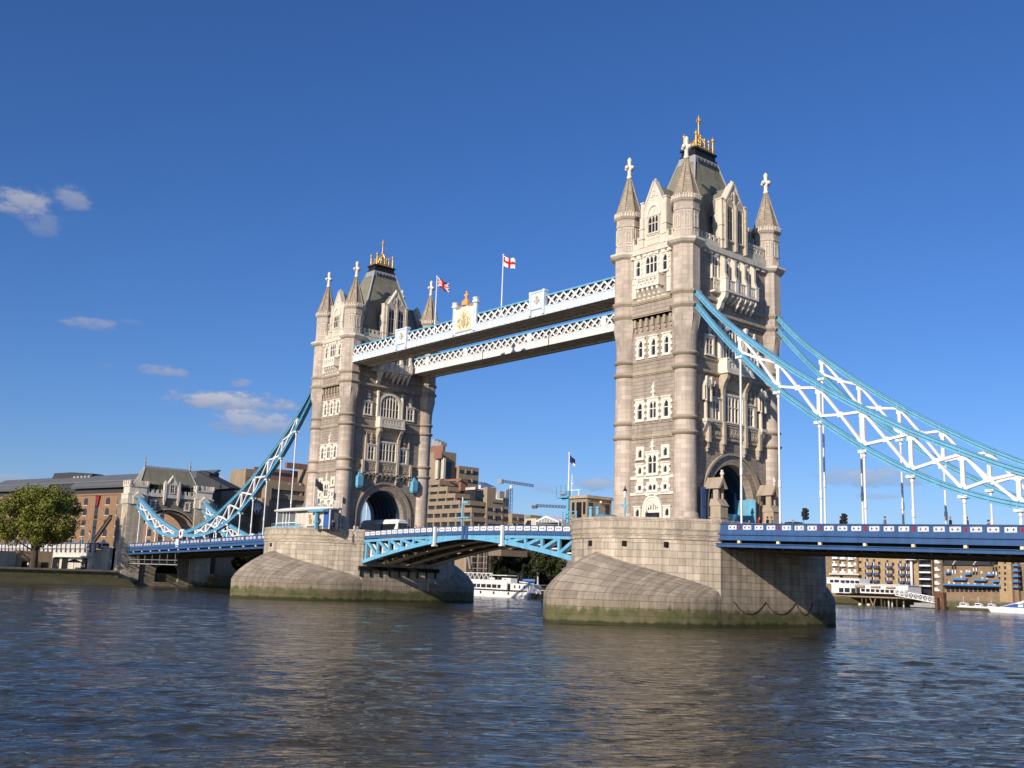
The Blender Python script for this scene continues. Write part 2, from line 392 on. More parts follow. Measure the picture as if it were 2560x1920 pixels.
def face_west(fr, T):
    d = 0
    for s in (-2.45, 2.65):
        window(fr, T, s, 13.15, 14.5, 1.15, 1, False, d, .26, .25, False, True)
    # pointed doorway
    b = MB(fr); sC = .15
    def pt(r, zt): return [(sC-r, 13)]+[(sC-r*cos(t)*1.0, 13.6+zt*sin(t)**.9) for t in [x*pi/2/7 for x in range(8)]]
    for r0, r1, z0_, z1_, dd in ((1.25, 1.45, 1.75, 2.15, .2), (1.45, 1.7, 2.15, 2.5, .34)):
        A, B = pt(r0, z0_), pt(r1, z1_)
        b.band(A, B, d-.1, d+dd); b.band([(2*sC-x, z) for x, z in A], [(2*sC-x, z) for x, z in B], d-.1, d+dd)
    b.box(sC-1.2, d, 13.75, sC+1.2, d+.14, 14.1)
    for k in range(5): b.box(sC-.95+k*.42, d, 14.1, sC-.83+k*.42, d+.12, 14.9-abs(k-2)*.3)
    b.prism([(sC-1.15, 14.5), (sC, 15.1), (sC+1.15, 14.5), (sC+.9, 15), (sC, 15.75), (sC-.9, 15)], d, d+.1)
    o = b.build('doorway', M_port, T)
    q = MB(fr); q.box(sC-1.2, d, 12.4, sC+1.2, d+.02, 13.8); q.build('door', M_glass, o)
    q = MB(fr); q.prism([(sC-1.3, 13.9), (sC+1.3, 13.9), (sC+1.2, 14.7), (sC, 15.75), (sC-1.2, 14.7)], d-.1, d+.05); q.build('tympanum', M_gable, o)
    for k in range(5):
        q = MB(fr); x = sC-.76+k*.38; h = 15.0-abs(k-2)*.25; q.prism([(x-.11, 14.12), (x+.11, 14.12), (x+.11, h-.2), (x, h), (x-.11, h-.2)], d+.05, d+.07); q.build('light', M_glass, o)
    # two white bands
    b = MB(fr)
    b.box(-3.9, d-.1, 16.08, 3.9, d+.16, 16.42); b.box(-3.9, d-.1, 18.2, 3.9, d+.14, 18.58); b.box(-.95, d, 15.95, 1.15, d+.34, 16.3)
    for s in (-2.1, 0.1, 2.3):
        b.box(s-.55, d, 17.75, s+.55, d+.14, 18.2); b.beam((s-.3, d+.15, 17.8), (s, d+.15, 18.15), .08, .1); b.beam((s+.3, d+.15, 17.8), (s, d+.15, 18.15), .08, .1)
    finial_bits(b, .05, 21.75, 23.55, d); finial_bits(b, .1, 28.95, 31.2, d)
    b.build('stone_bands', M_port, T)
    for s in (-2.1, 2.3):
        window(fr, T, s, 16.5, 17.7, 1.3, 1, False, d, .38, .24, True, False, False)
        window(fr, T, s, 18.7, 20.15, 1.3, 1, False, d, .38, .24, True, True)
        window(fr, T, s, 20.85, 22.55, 1.4, 1, False, d, .4, .24, False, True, False)
    window(fr, T, .1, 16.5, 17.75, 1.95, 2, False, d, .34, .26, True, True, False)
    window(fr, T, .1, 18.7, 21.65, 2.1, 2, True, d, .36, .3, True, True)
    for s, w, l in ((-2.2, 1.6, 1), (.1, 1.95, 2), (2.4, 1.6, 1)):
        window(fr, T, s, 26.0, 28.85, w, l, True, d, .42, .28, True, True)
    for s in (-2.2, .1, 2.4):
        window(fr, T, s, 34.55, 37.4, 1.45, 1, True, d, .38, .28, True, True)
    # machicolation carrying the upper wall
    b = MB(fr)
    for k in range(7):
        s = -3.1+k*1.05; b.box(s-.18, d-.1, 38.9, s+.18, d+.5, 40.0); b.box(s-.15, d-.1, 38.35, s+.15, d+.26, 38.9); b.box(s-.36, d-.1, 39.55, s-.18, d+.35, 40.0)
    b.box(-3.75, d-.1, 40.0, 3.75, d+.5, 40.35)
    b.build('machicolation', M_course, T)
    u = .5
    for s, w, l in ((-2.35, 1.2, 1), (.05, 2.5, 3), (2.45, 1.2, 1)):
        window(fr, T, s, 45.95, 48.75 if l == 3 else 48.5, w, l, True, u, .26, .28, True, True)
    # balcony on brackets
    b = MB(fr)
    b.box(-2.15, u-.1, 43.95, 2.15, u+1.15, 44.3)
    b.box(-2.05, u, 44.3, -1.75, u+1.05, 45.5); b.box(1.75, u, 44.3, 2.05, u+1.05, 45.5)
    b.box(-2.15, u, 45.5, 2.15, u+1.12, 45.68)
    b.box(-1.75, u+.62, 44.3, 1.75, u+.72, 45.5); tracery(b, -1.75, 1.75, 44.35, 45.5, u+.86, u+1.02, 5, .13)
    for k in range(5): corbel(b, -1.7+k*.85, 43.95, 1.5, u, 1.0, .34)
    b.box(-2.6, u-.1, 42.45, 2.6, u+.12, 42.75)
    b.box(-3.4, u-.1, 43.0, -2.75, u+.2, 45.7); b.box(2.75, u-.1, 43.0, 3.4, u+.2, 45.7)
    for sg in (-1, 1): b.prism([(sg*3.1-.25, 45.0), (sg*3.1+.25, 45.0), (sg*3.1, 45.6)], u, u+.34)
    b.build('balcony', M_port, T)
    # white ashlar around the top windows
    b = MB(fr)
    b.box(-3.3, u-.1, 45.75, -2.95, u+.1, 49.0); b.box(2.98, u-.1, 45.75, 3.3, u+.1, 49.0); b.box(-1.75, u-.1, 45.75, -1.25, u+.12, 49.0); b.box(1.3, u-.1, 45.75, 1.82, u+.12, 49.0)
    b.build('stone_bands', M_port, T)
    gable_face(Matrix.Translation(fr.to_3x3() @ V((0, -.2, 0))) @ fr, T, 1.85, 50.15, 55.7, 59.3, 'W')
    b = MB(fr)
    battlement(b, -3.9, -2.3, 50.1, 51.6, .1, .5, 2); b.build('battlement', M_gable, T)
    b = MB(fr); battlement(b, 2.3, 3.9, 50.1, 51.6, .1, .5, 2); b.build('battlement', M_gable, T)
def face_road(fr, T, kind):
    d = 0
    # moulded arch round the roadway
    b = MB(fr)
    def half(r, h, n=18): return [(-r, 12.6)]+[(-r*cos(t), 15.6+h*sin(t)) for t in [pi*i/n for i in range(n+1)]]+[(r, 12.6)]
    prof = [(4.75, 5.0, -.75), (5.1, 5.32, -.45), (5.45, 5.62, -.18), (5.8, 5.9, .08), (6.1, 6.2, .3)]
    for k in range(len(prof)-1):
        r0, h0, d0 = prof[k]; r1, h1, d1 = prof[k+1]
        A, B = half(r0, h0), half(r1, h1)
        for i in range(len(A)-1):
            b.poly([(A[i][0], d0, A[i][1]), (A[i+1][0], d0, A[i+1][1]), (B[i+1][0], d0, B[i+1][1]), (B[i][0], d0, B[i][1])])
            b.poly([(B[i][0], d0, B[i][1]), (B[i+1][0], d0, B[i+1][1]), (B[i+1][0], d1, B[i+1][1]), (B[i][0], d1, B[i][1])])
    A, B = half(6.1, 6.2), half(6.4, 6.5)
    b.band(A, B, -.1, .3)
    b.build('arch_moulding', M_course, T)
    # first floor: tall centre window between side windows, panelled apron below
    b = MB(fr)
    b.box(-5.6, -.1, 23.7, 5.6, .3, 24.05); b.box(-5.6, -.1, 25.75, 5.6, .55, 26.0)
    b.box(-5.5, 0, 24.05, 5.5, .28, 25.75)
    for s in (-5.5, -2.35, 2.35, 5.5):
        b.box(s-.24, -.1, 23.0, s+.24, .75, 26.0); b.box(s-.17, .0, 22.2, s+.17, .5, 23.0); b.prism([(s-.3, 22.9), (s+.3, 22.9), (s, 21.8)], 0, .4)
    for (x0, x1, n) in ((-5.2, -2.65, 3), (-2.05, 2.05, 5), (2.65, 5.2, 3)): tracery(b, x0, x1, 24.15, 25.65, .3, .42, n, .14)
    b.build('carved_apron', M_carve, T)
    window(fr, T, 0, 26.05, 30.0, 4.3, 5, True, d, .3, .45, False, True, False)
    window(fr, T, -3.75, 26.05, 29.0, 1.9, 2, True, d, .28, .4, False, True)
    window(fr, T, 3.75, 26.05, 29.0, 1.9, 2, True, d, .28, .4, False, True)
    b = MB(fr)
    for sg in (-1, 1):
        s = sg*2.42
        b.box(s-.22, -.1, 26, s+.22, .62, 30.2)
        finial_bits(b, sg*3.75, 29.15, 31.4, .1); b.box(sg*4.95-.14, 0, 26, sg*4.95+.14, .4, 30.3); b.prism([(sg*4.95-.14, 30.3), (sg*4.95+.14, 30.3), (sg*4.95, 31.4)], .05, .35)
        # swelling bracket under the balcony
        b.prism([(0, 29.8), (.62, 29.8), (.68, 30.6), (.95, 31.2), (1.35, 31.8), (1.5, 32.5), (0, 32.5)], s-.3, s+.3, 'x')
    b.prism([(0, 30.5), (.15, 30.5), (.6, 31.6), (1.15, 32.5), (0, 32.5)], -2.2, 2.2, 'x')
    for k in range(6): corbel(b, -1.75+k*.7, 32.45, .9, .6, .8, .22)
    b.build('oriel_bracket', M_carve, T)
    b = MB(fr)
    b.box(-2.95, -.1, 32.5, 2.95, 1.6, 32.8); b.box(-2.95, 0, 34.35, 2.95, 1.55, 34.55)
    for s in (-2.62, 2.62): b.box(s-.3, 0, 32.8, s+.3, 1.5, 34.35); b.box(s-.36, 1.1, 32.5, s+.36, 1.66, 32.8)
    b.box(-2.3, 1.0, 32.8, 2.3, 1.15, 34.35); tracery(b, -2.3, 2.3, 32.85, 34.3, 1.3, 1.46, 7, .13)
    b.build('balcony', M_port, T)
    # great arched window
    b = MB(fr); hw = 2.1; zs = 37.3
    inn = [(-hw, 34.7)]+[(-hw*cos(t), zs+1.75*sin(t)) for t in [pi*i/12 for i in range(13)]]+[(hw, 34.7)]
    out = [(-hw-.5, 34.7)]+[(-(hw+.5)*cos(t), zs+2.2*sin(t)) for t in [pi*i/12 for i in range(13)]]+[(hw+.5, 34.7)]
    b.band(inn, out, -.1, .4)
    for sg in (-1, 1): b.box(sg*2.85-.16, 0, 34.6, sg*2.85+.16, .5, 39.6); b.box(sg*2.85-.22, 0, 39.4, sg*2.85+.22, .55, 39.7)
    for k in range(1, 6):
        x = -hw+k*2*hw/6; zt = zs+1.75*sqrt(max(0, 1-(x/hw)**2)); b.box(x-.075, .05, 34.7, x+.075, .26, zt)
    b.box(-hw, .05, 36.3, hw, .24, 36.44)
    for k in range(6):
        c = -hw+(k+.5)*2*hw/6; r = hw/6; zt = zs+1.75*sqrt(max(0, 1-(c/hw)**2))-.55
        for sg in (-1, 1): b.beam((c+sg*r, .15, zt-.35), (c, .15, zt+.15), .1, .2)
    o = b.build('window', M_port, T)
    g = MB(fr); g.poly([(x, .06, z) for x, z in inn]); g.build('pane', M_glass, o)
    for s in (-4.95, 4.95):
        window(fr, T, s, 34.7, 37.3, 1.9, 2, True, d, .28, .3, False, True)
    b = MB(fr)
    for sg in (-1, 1): finial_bits(b, sg*4.95, 37.4, 39.4, .05)
    b.build('stone_bands', M_port, T)
    if kind == 'land':
        for sg in (-1, 1):        # canopied niches
            b = MB(fr); s = sg*5.95
            b.box(s-.62, -.1, 25.6, s+.62, 1.1, 26.0); b.prism([(0, 25.6), (1.0, 25.6), (.5, 24.6), (0, 24.0)], s-.5, s+.5, 'x')
            b.box(s-.12, 0, 26, s+.12, .6, 28.2); b.sphere((s, .55, 28.35), .2)
            for p in (-.5, .5): b.box(s+p-.1, .75, 28.3, s+p+.1, 1.0, 30.6); b.prism([(s+p-.16, 30.6), (s+p+.16, 30.6), (s+p, 31.6)], .7, 1.05)
            b.box(s-.6, -.1, 28.5, s-.42, .9, 30.4); b.box(s+.42, -.1, 28.5, s+.6, .9, 30.4)
            b.prism([(s-.6, 30.2), (s, 31.4), (s+.6, 30.2), (s+.45, 29.7), (s, 30.5), (s-.45, 29.7)], .0, 1.0)
            b.build('canopied_niche', M_gable, T)
    else:
        b = MB(fr)
        for k in range(11):
            s = -5.0+k*1.0
            if min(abs(s-2.35), abs(s+2.35)) < .4: continue
            corbel(b, s, 23.6, 1.3, 0, .75, .36)
        b.box(-5.6, -.1, 23.35, 5.6, .75, 23.66)
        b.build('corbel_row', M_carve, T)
        for sg in (-1, 1):        # shrouded blue lamps on the wall
            b = MB(fr); s = sg*6.3
            b.loft([[(s+r*cos(a), .75+r*sin(a), z) for a in [pi/4+i*pi/2 for i in range(4)]] for z, r in ((20.6, .55), (21.0, .8), (22.6, .82), (23.6, .15))])
            b.box(s-.12, 0, 21.5, s+.12, .5, 21.8)
            b.build('sheeted_lamp', M_lblue, T)
    # upper stage
    u = .35
    for s in (-4.15, -1.85, .35, 2.55):
        window(fr, T, s, 45.4, 48.6, 1.5, 2, True, u, .22, .25, False, True, False)
    for s in (-2.95, -.75, 1.45, 3.65):
        b = MB(fr)
        b.box(s-.2, u-.1, 45.6, s+.2, u+1.0, 48.2); b.prism([(u, 49.2), (u+1.0, 48.2), (u, 48.2)], s-.2, s+.2, 'x')
        b.box(s-.2, u, 45.2, s+.2, u+.7, 45.6)
        b.prism([(u, 45.6), (u+1.25, 45.6), (u+1.0, 46.3), (u, 46.3)], s-.22, s+.22, 'x')
        b.build('buttress', M_gable, T)
    b = MB(fr)
    b.box(-5.0, u-.1, 43.35, 3.9, u+.8, 43.6)
    tracery(b, -4.9, -3.5, 43.7, 45.2, u+.5, u+.62, 2, .12)
    b.box(-3.6, u, 43.5, 3.7, u+1.55, 43.75)
    for s in (-3.3, -1.1, 1.25, 3.45): b.box(s-.32, u, 43.75, s+.32, u+1.55, 45.3); b.box(s-.38, u, 45.3, s+.38, u+1.6, 45.45)
    for x0, x1 in ((-2.95, -1.45), (-.75, .9), (1.6, 3.1)): tracery(b, x0, x1, 43.8, 45.25, u+1.3, u+1.44, 4, .1)
    b.box(-3.3, u, 43.75, 3.45, u+1.2, 44.9)
    b.prism([(u, 43.4), (u+1.5, 43.4), (u+1.35, 42.7), (u+.8, 42.1), (u+.55, 41.4), (u, 40.9)], -3.6, -2.9, 'x')
    for s in (-1.7, -.6, .5, 1.6, 2.7): corbel(b, s, 43.45, 1.3, u, 1.35, .36)
    for s in (-.05, 1.1, 2.2, 3.3): corbel(b, s, 43.4, 1.9, u+.4, 1.0, .26)
    b.build('balcony', M_port, T)
    gable_face(Matrix.Translation(fr.to_3x3() @ V((0, .05, 0))) @ fr, T, 2.35, 50.0, 56.2, 60.0, 'S')
    b = MB(fr)
    battlement(b, -7.2, -2.9, 50.0, 51.3, .1, .5, 5); b.build('battlement', M_gable, T)
    b = MB(fr); b.box(3.0, .1, 50.0, 7.2, .5, 50.8); tracery(b, 3.1, 7.1, 50.6, 52.3, .2, .4, 5, .22)
    b.build('battlement', M_gable, T)
    if kind == 'land':   # upper course lines
        pass
TURRET_OCT = 1.93
def tower(cx, label, south, north):
    T = thing('bridge_tower', label, 'tower', (cx, 0, 12.4), 'bridge towers')
    ME = Matrix.Translation((cx, 0, 0))
    # ---- walls: four sheets with real thickness, pierced by the roadway arch
    b = MB(ME)
    for sg in (-1, 1):
        y0, y1 = sg*WY, sg*(WY-1.3)
        b.box(-AX, y0, 12.4, AX, y1, 40.0); b.box(-AX, sg*(WY+.5), 40.0, AX, y1, 50.1)
        n = 18; zt = 49.9; A = [(-4.75, 12.4)]+[(-4.75*cos(pi*i/n), 15.6+5.0*sin(pi*i/n)) for i in range(n+1)]+[(4.75, 12.4)]
        for i in range(len(A)-1):
            (a, za), (c, zc) = A[i], A[i+1]
            if c-a < 1e-6: continue
            b.prism([(a, za), (c, zc), (c, zt), (a, zt)], sg*(SX-1.3), sg*SX, 'x')
        b.box(sg*(SX-1.3), -WY+.6, 12.4, sg*SX, -4.75, zt); b.box(sg*(SX-1.3), 4.75, 12.4, sg*SX, WY-.6, zt)
        b.box(sg*(SX-.2), -WY+.6, 40.0, sg*(SX+.35), WY-.6, 50.0)
    b.build('wall', M_wall, T)
    b = MB(ME)     # vaulted roadway lining with ribs
    n = 18; A = [(-4.7*cos(pi*i/n), 15.6+4.95*sin(pi*i/n)) for i in range(n+1)]; A = [(-4.7, 12.4)]+A+[(4.7, 12.4)]
    for i in range(len(A)-1):
        b.poly([(-SX+1.2, A[i][0], A[i][1]), (SX-1.2, A[i][0], A[i][1]), (SX-1.2, A[i+1][0], A[i+1][1]), (-SX+1.2, A[i+1][0], A[i+1][1])])
        for k in range(7):
            x = -3.9+k*1.3
            q = [(A[j][0]*s_, 15.6+(A[j][1]-15.6)*s_ if A[j][1] > 15.6 else A[j][1]) for j in (i, i+1) for s_ in (1, .94)]
            b.prism([q[0], q[2], q[3], q[1]], x-.2, x+.2, 'x')
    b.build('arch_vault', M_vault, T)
    # ---- roadside walls of the passage, pale blue
    # ---- string courses
    for z, h, pr in ((23.9, .34, .32), (25.85, .3, .26), (32.5, .34, .32), (34.3, .3, .26), (40.6, .4, .34), (42.4, .36, .3), (49.4, .75, .75)):
        up_ = z > 40
        wy = WY+(.5 if up_ else 0); sx = SX+(.35 if up_ else 0)
        r = 1.5 if z < 39 else TURRET_OCT+.02
        b = MB(ME)
        for sg in (-1, 1):
            b.box(-AX, sg*(wy-.2), z-h/2, AX, sg*(wy+pr*.75), z+h/2); b.box(-AX, sg*(wy-.2), z-h/2-.16, AX, sg*(wy+pr*.4), z-h/2)
            b.box(sg*(sx-.2), -BY, z-h/2, sg*(sx+pr*.75), BY, z+h/2); b.box(sg*(sx-.2), -BY, z-h/2-.16, sg*(sx+pr*.4), BY, z-h/2)
            for tg in (-1, 1):
                prof = [(z-h/2-.25, r-.03), (z-h/2, r+pr*.6), (z-h*.1, r+pr), (z+h*.3, r+pr), (z+h/2+.12, r-.03)]
                if z < 39: b.lathe(sg*AX, tg*BY, prof, 28)
                else: b.octa(sg*AX, tg*BY, prof)
        if z < 49: b.build('string_course', M_course, T)
    b.m = 1      # light blocks under the cornice
    for tg in (-1, 1):
        for k in range(7): s = -3.3+k*1.1; b.box(s-.32, tg*(WY+.5), 48.62, s+.32, tg*(WY+.5+.42), 48.98)
        for k in range(11): s = -6.5+k*1.3; b.box(tg*(SX+.3), s-.3, 48.62, tg*(SX+.75), s+.3, 48.98)
    b.build('cornice', [M_gable, M_port], T)
    # ---- corner turrets
    for sg in (-1, 1):
        for tg in (-1, 1):
            x, y = sg*AX, tg*BY
            b = MB(ME)
            b.lathe(x, y, [(12.4, 1.85), (13.0, 1.85), (13.05, 1.72), (13.5, 1.7), (13.75, 1.5), (35.6, 1.46)], 32)
            rings = []
            for z, t in ((35.6, 0), (36.6, .15), (37.6, .42), (38.6, .78), (39.5, 1.0)):
                ring = []
                for i in range(32):
                    a = 2*pi*i/32; k = (a % (pi/4))-pi/8
                    ro = TURRET_OCT*cos(pi/8)/cos((a+pi/8) % (pi/4)-pi/8) if True else 0
                    r = 1.46*(1-t)+(ro)*t; ring.append((x+r*cos(a), y+r*sin(a), z))
                rings.append(ring)
            b.loft(rings, True, False)
            b.octa(x, y, [(39.5, TURRET_OCT), (49.2, TURRET_OCT)])
            b.octa(x, y, [(49.7, TURRET_OCT-.1), (52.9, TURRET_OCT-.14), (53.6, TURRET_OCT-.12), (53.7, TURRET_OCT-.02), (53.9, TURRET_OCT-.02), (54.0, TURRET_OCT-.1), (54.7, TURRET_OCT-.08), (54.9, TURRET_OCT+.12), (55.15, TURRET_OCT+.2), (55.5, TURRET_OCT+.2), (55.55, TURRET_OCT)])
            for i in range(8):            # dark spurs where round turns to octagon, blind panels and corbel table
                a = pi/8+i*pi/4
                b.loft([[(x+(r_+dr)*cos(a+da), y+(r_+dr)*sin(a+da), z) for da, dr in ((-wd, -.1), (0, ex), (wd, -.1))] for z, r_, wd, ex in ((36.6, 1.42, .02, .05), (38.3, 1.72, .11, .12), (39.45, TURRET_OCT, .16, .1))], True, False, False)
            c = b; c.m = 1
            for i in range(8):
                a = i*pi/4; ap = (TURRET_OCT-.13)*cos(pi/8); U = V((-sin(a), cos(a), 0)); Nn = V((cos(a), sin(a), 0))
                c.set(ME @ frame((x+Nn.x*ap, y+Nn.y*ap, 0), U, Nn))
                for z0, z1 in ((50.0, 50.9), (51.2, 53.4)):
                    c.box(-.42, -.02, z0, -.32, .09, z1); c.box(.32, -.02, z0, .42, .09, z1); c.box(-.32, -.02, z0, .32, .09, z0+.1); c.box(-.32, -.02, z1-.1, .32, .09, z1); c.box(-.05, -.02, z0+.1, .05, .07, z1-.1)
                for sg2 in (-1, 1): c.beam((0, .04, 53.2), (sg2*.3, .04, 52.6), .09, .09)
                c.set(ME @ frame((x+Nn.x*TURRET_OCT*cos(pi/8), y+Nn.y*TURRET_OCT*cos(pi/8), 0), U, Nn))
                for k in range(4): c.box(-.66+k*.36, -.1, 55.1, -.46+k*.36, .26, 55.75)
            c.set(ME); o = b.build('turret', [M_turret, M_gable], T)
            s = MB(ME)
            s.octa(x, y, [(55.5, TURRET_OCT+.05), (56.3, 1.72), (58.6, .98), (61.3, .22), (61.7, .2)])
            for i in range(8):
                a = pi/8+i*pi/4
                s.beam((x+(TURRET_OCT+.02)*cos(a), y+(TURRET_OCT+.02)*sin(a), 55.6), (x+.2*cos(a), y+.2*sin(a), 61.5), .13, .13)
            s.build('spire', M_spire, o)
            f = MB(ME)
            f.lathe(x, y, [(61.3, .32), (61.6, .42), (61.75, .3), (62.5, .26), (62.7, .4), (63.25, .4), (63.4, .27), (63.85, .27), (63.95, .33), (64.3, .3), (64.6, .08)], 10)
            for ax_ in ((1, 0), (0, 1)):
                for s2 in (-1, 1):
                    p = V((x+ax_[0]*s2*.55, y+ax_[1]*s2*.55, 62.98)); f.beam((x, y, 62.98), p, .34, .36); f.sphere(p, .3, 8)
            f.build('finial', M_port, o)
    # ---- roof
    b = MB(ME)
    def rect(a, c, z): return [(-a, -c, z), (a, -c, z), (a, c, z), (-a, c, z)]
    b.loft([rect(4.75, 7.1, 50.2), rect(4.6, 6.9, 51.5), rect(3.6, 5.45, 56.2), rect(2.45, 3.95, 60.6), rect(1.45, 2.6, 64.4), rect(1.38, 2.5, 65.0)], True, False, False)
    for sg in (-1, 1):
        pass
    o = b.build('roof', M_slate, T)
    b = MB(ME)
    for sx_ in (-1, 1):
        for sy_ in (-1, 1): b.beam((sx_*4.6, sy_*6.9, 51.5), (sx_*3.6, sy_*5.45, 56.2), .3, .22); b.beam((sx_*3.6, sy_*5.45, 56.2), (sx_*2.45, sy_*3.95, 60.6), .28, .2); b.beam((sx_*2.45, sy_*3.95, 60.6), (sx_*1.4, sy_*2.55, 64.9), .26, .2)
    b.loft([rect(1.62, 2.82, 63.95), rect(1.46, 2.6, 65.1)], True, False, False)
    b.build('lead_flashing', M_lead, o)
    b = MB(ME)
    b.loft([rect(1.4, 2.5, 65.0), rect(1.42, 2.5, 65.15), rect(1.42, 2.5, 65.4), rect(1.25, 2.3, 65.5), rect(1.25, 2.3, 66.1), rect(1.42, 2.5, 66.2), rect(1.42, 2.5, 66.5)], True, False, False)
    for k in range(6):
        y = -2.0+k*.8
        for sg in (-1, 1): b.lathe(sg*1.72, y, [(64.0, .0), (64.2, .16), (64.5, .18), (64.7, .08)], 8)
    b.build('iron_cresting', M_black, o)
    b = MB(ME)
    for k in range(5):
        y = -1.9+k*.95
        for sg in (-1, 1):
            if k in (0, 4): b.lathe(sg*1.1, y, [(66.5, .22), (67.6, .16), (68.4, .13), (68.5, .26), (68.8, .28), (69.0, .1), (69.3, .04)], 8)
            else: b.lathe(sg*1.1, y, [(66.5, .14), (67.9, .08), (68.0, .2), (68.3, .2), (68.5, .04)], 8)
    b.box(-1.2, -2.1, 66.5, 1.2, 2.1, 66.98); 
    for sg in (-1, 1): b.box(sg*1.1-.05, -1.9, 67.25, sg*1.1+.05, 1.9, 67.4); b.box(-1.1, sg*1.9-.05, 67.25, 1.1, sg*1.9+.05, 67.4)
    b.lathe(0, 0, [(66.9, .4), (67.6, .3), (68.6, .24), (69.5, .15), (69.7, .24), (69.8, .12), (71.0, .1), (71.1, .2), (71.35, .12), (72.1, .09), (72.5, .03)], 10)
    b.box(-.08, -.42, 71.45, .08, .42, 71.7); b.box(-.42, -.08, 71.45, .42, .08, 71.7)
    for i in range(8):
        a = pi/8+i*pi/4; b.beam((1.0*cos(a), 1.7*sin(a), 67.0), (.2*cos(a), .2*sin(a), 69.3), .12, .12)
    b.build('gilded_crown', M_gold, o)
    # ---- faces
    face_west(ME @ frame((0, -WY, 0), (1, 0, 0), (0, -1, 0)), T)
    face_road(ME @ frame((SX, 0, 0), (0, 1, 0), (1, 0, 0)), T, south)
    fr = ME @ frame((-SX, 0, 0), (0, -1, 0), (-1, 0, 0))
    gable_face(fr, T, 2.35, 50.0, 56.2, 60.0, 'S')
    b = MB(fr); battlement(b, -7.2, -2.9, 50.0, 51.3, .1, .5, 5); battlement(b, 2.9, 7.2, 50.0, 51.3, .1, .5, 5); b.build('battlement', M_gable, T)
    fr = ME @ frame((0, WY, 0), (-1, 0, 0), (0, 1, 0))
    gable_face(fr, T, 1.85, 50.15, 55.7, 59.3, 'W')
    b = MB(fr); battlement(b, -3.9, -2.3, 50.1, 51.6, .1, .5, 2); battlement(b, 2.3, 3.9, 50.1, 51.6, .1, .5, 2); b.build('battlement', M_gable, T)
    return T
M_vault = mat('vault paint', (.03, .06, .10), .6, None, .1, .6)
M_spire = mat('spire stone', (.40, .335, .25), .85, (.8, .42, .03, .14, .6), .16, .6, .2, .3)
TN = tower(TX, 'taller looking near stone tower on the right with blue chains leaving its south side', 'land', 'river')
TF = tower(-TX, 'farther stone tower on the left, white coach standing in its arch', 'river', 'land')
# stone shrines and blue gates beside the near tower's road arch
b0 = None
for sg, lab in ((-.97, 'gabled stone shrine left of the near arch, beside the dark blue gate'), (.9, 'gabled stone shrine right of the near arch, beside the light blue hoarding')):
    fr = frame((TX+SX, sg*6.0, 0), (0, 1, 0), (1, 0, 0))
    t = thing('stone_shrine', lab, 'stone shrine', (TX+SX+1.5, sg*6.0, 12.2), 'stone shrines')
    b = MB(fr)
    b.box(-.75, 1.6, 12.2, .75, 3.2, 14.6); b.prism([(1.5, 14.6), (3.35, 14.6), (2.7, 15.5), (1.7, 15.5)], -.85, .85, 'x'); b.box(-.85, 1.5, 13.1, .85, 3.3, 13.25)
    b.box(-.6, 1.7, 15.5, -.4, 2.7, 17.3); b.box(.4, 1.7, 15.5, .6, 2.7, 17.3); b.box(-.6, 1.7, 15.5, .6, 1.9, 17.3)
    b.build('pedestal', M_course, t)
    b = MB(fr); b.prism([(-.95, 16.8), (0, 18.3), (.95, 16.8), (.6, 16.8), (0, 17.6), (-.6, 16.8)], .6, 3.1); b.build('gable_roof', M_mossy if 'M_mossy' in globals() else M_course, t)
    b = MB(fr); b.lathe(0, 2.2, [(15.5, .3), (16.3, .25), (16.7, .18), (16.9, .22), (17.2, .1)], 8); b.build('statue', M_gable, t)
    b = MB(fr); b.sphere((0, 2.9, 18.7), .3, 8); b.box(-.12, 2.78, 18.2, .12, 3.02, 19.2); b.build('finial', M_gable, t)
fr = frame((TX+SX, 0, 0), (0, 1, 0), (1, 0, 0))
b = MB(fr); b.box(-7.6, .9, 12.2, -6.7, 1.0, 17.0); b.box(-5.5, .9, 12.2, -4.9, 1.0, 17.0); b.box(-7.6, 1.02, 14.6, -4.9, 1.08, 14.7)
tag(b.build('metal_gate', M_dblue), 'dark blue metal gate left of the near arch', 'gate')
b = MB(fr); b.box(1.6, -2.4, 12.2, 4.6, -2.2, 14.3); b.box(4.5, -2.9, 12.2, 4.65, .45, 16.3); b.box(4.4, -2.9, 12.2, 4.5, -2.7, 17.6); b.box(4.46, -2.7, 14.4, 4.5, .45, 14.5)
tag(b.build('hoarding', M_cyan if 'M_cyan' in globals() else M_lblue), 'light blue hoarding right of the near arch', 'hoarding')
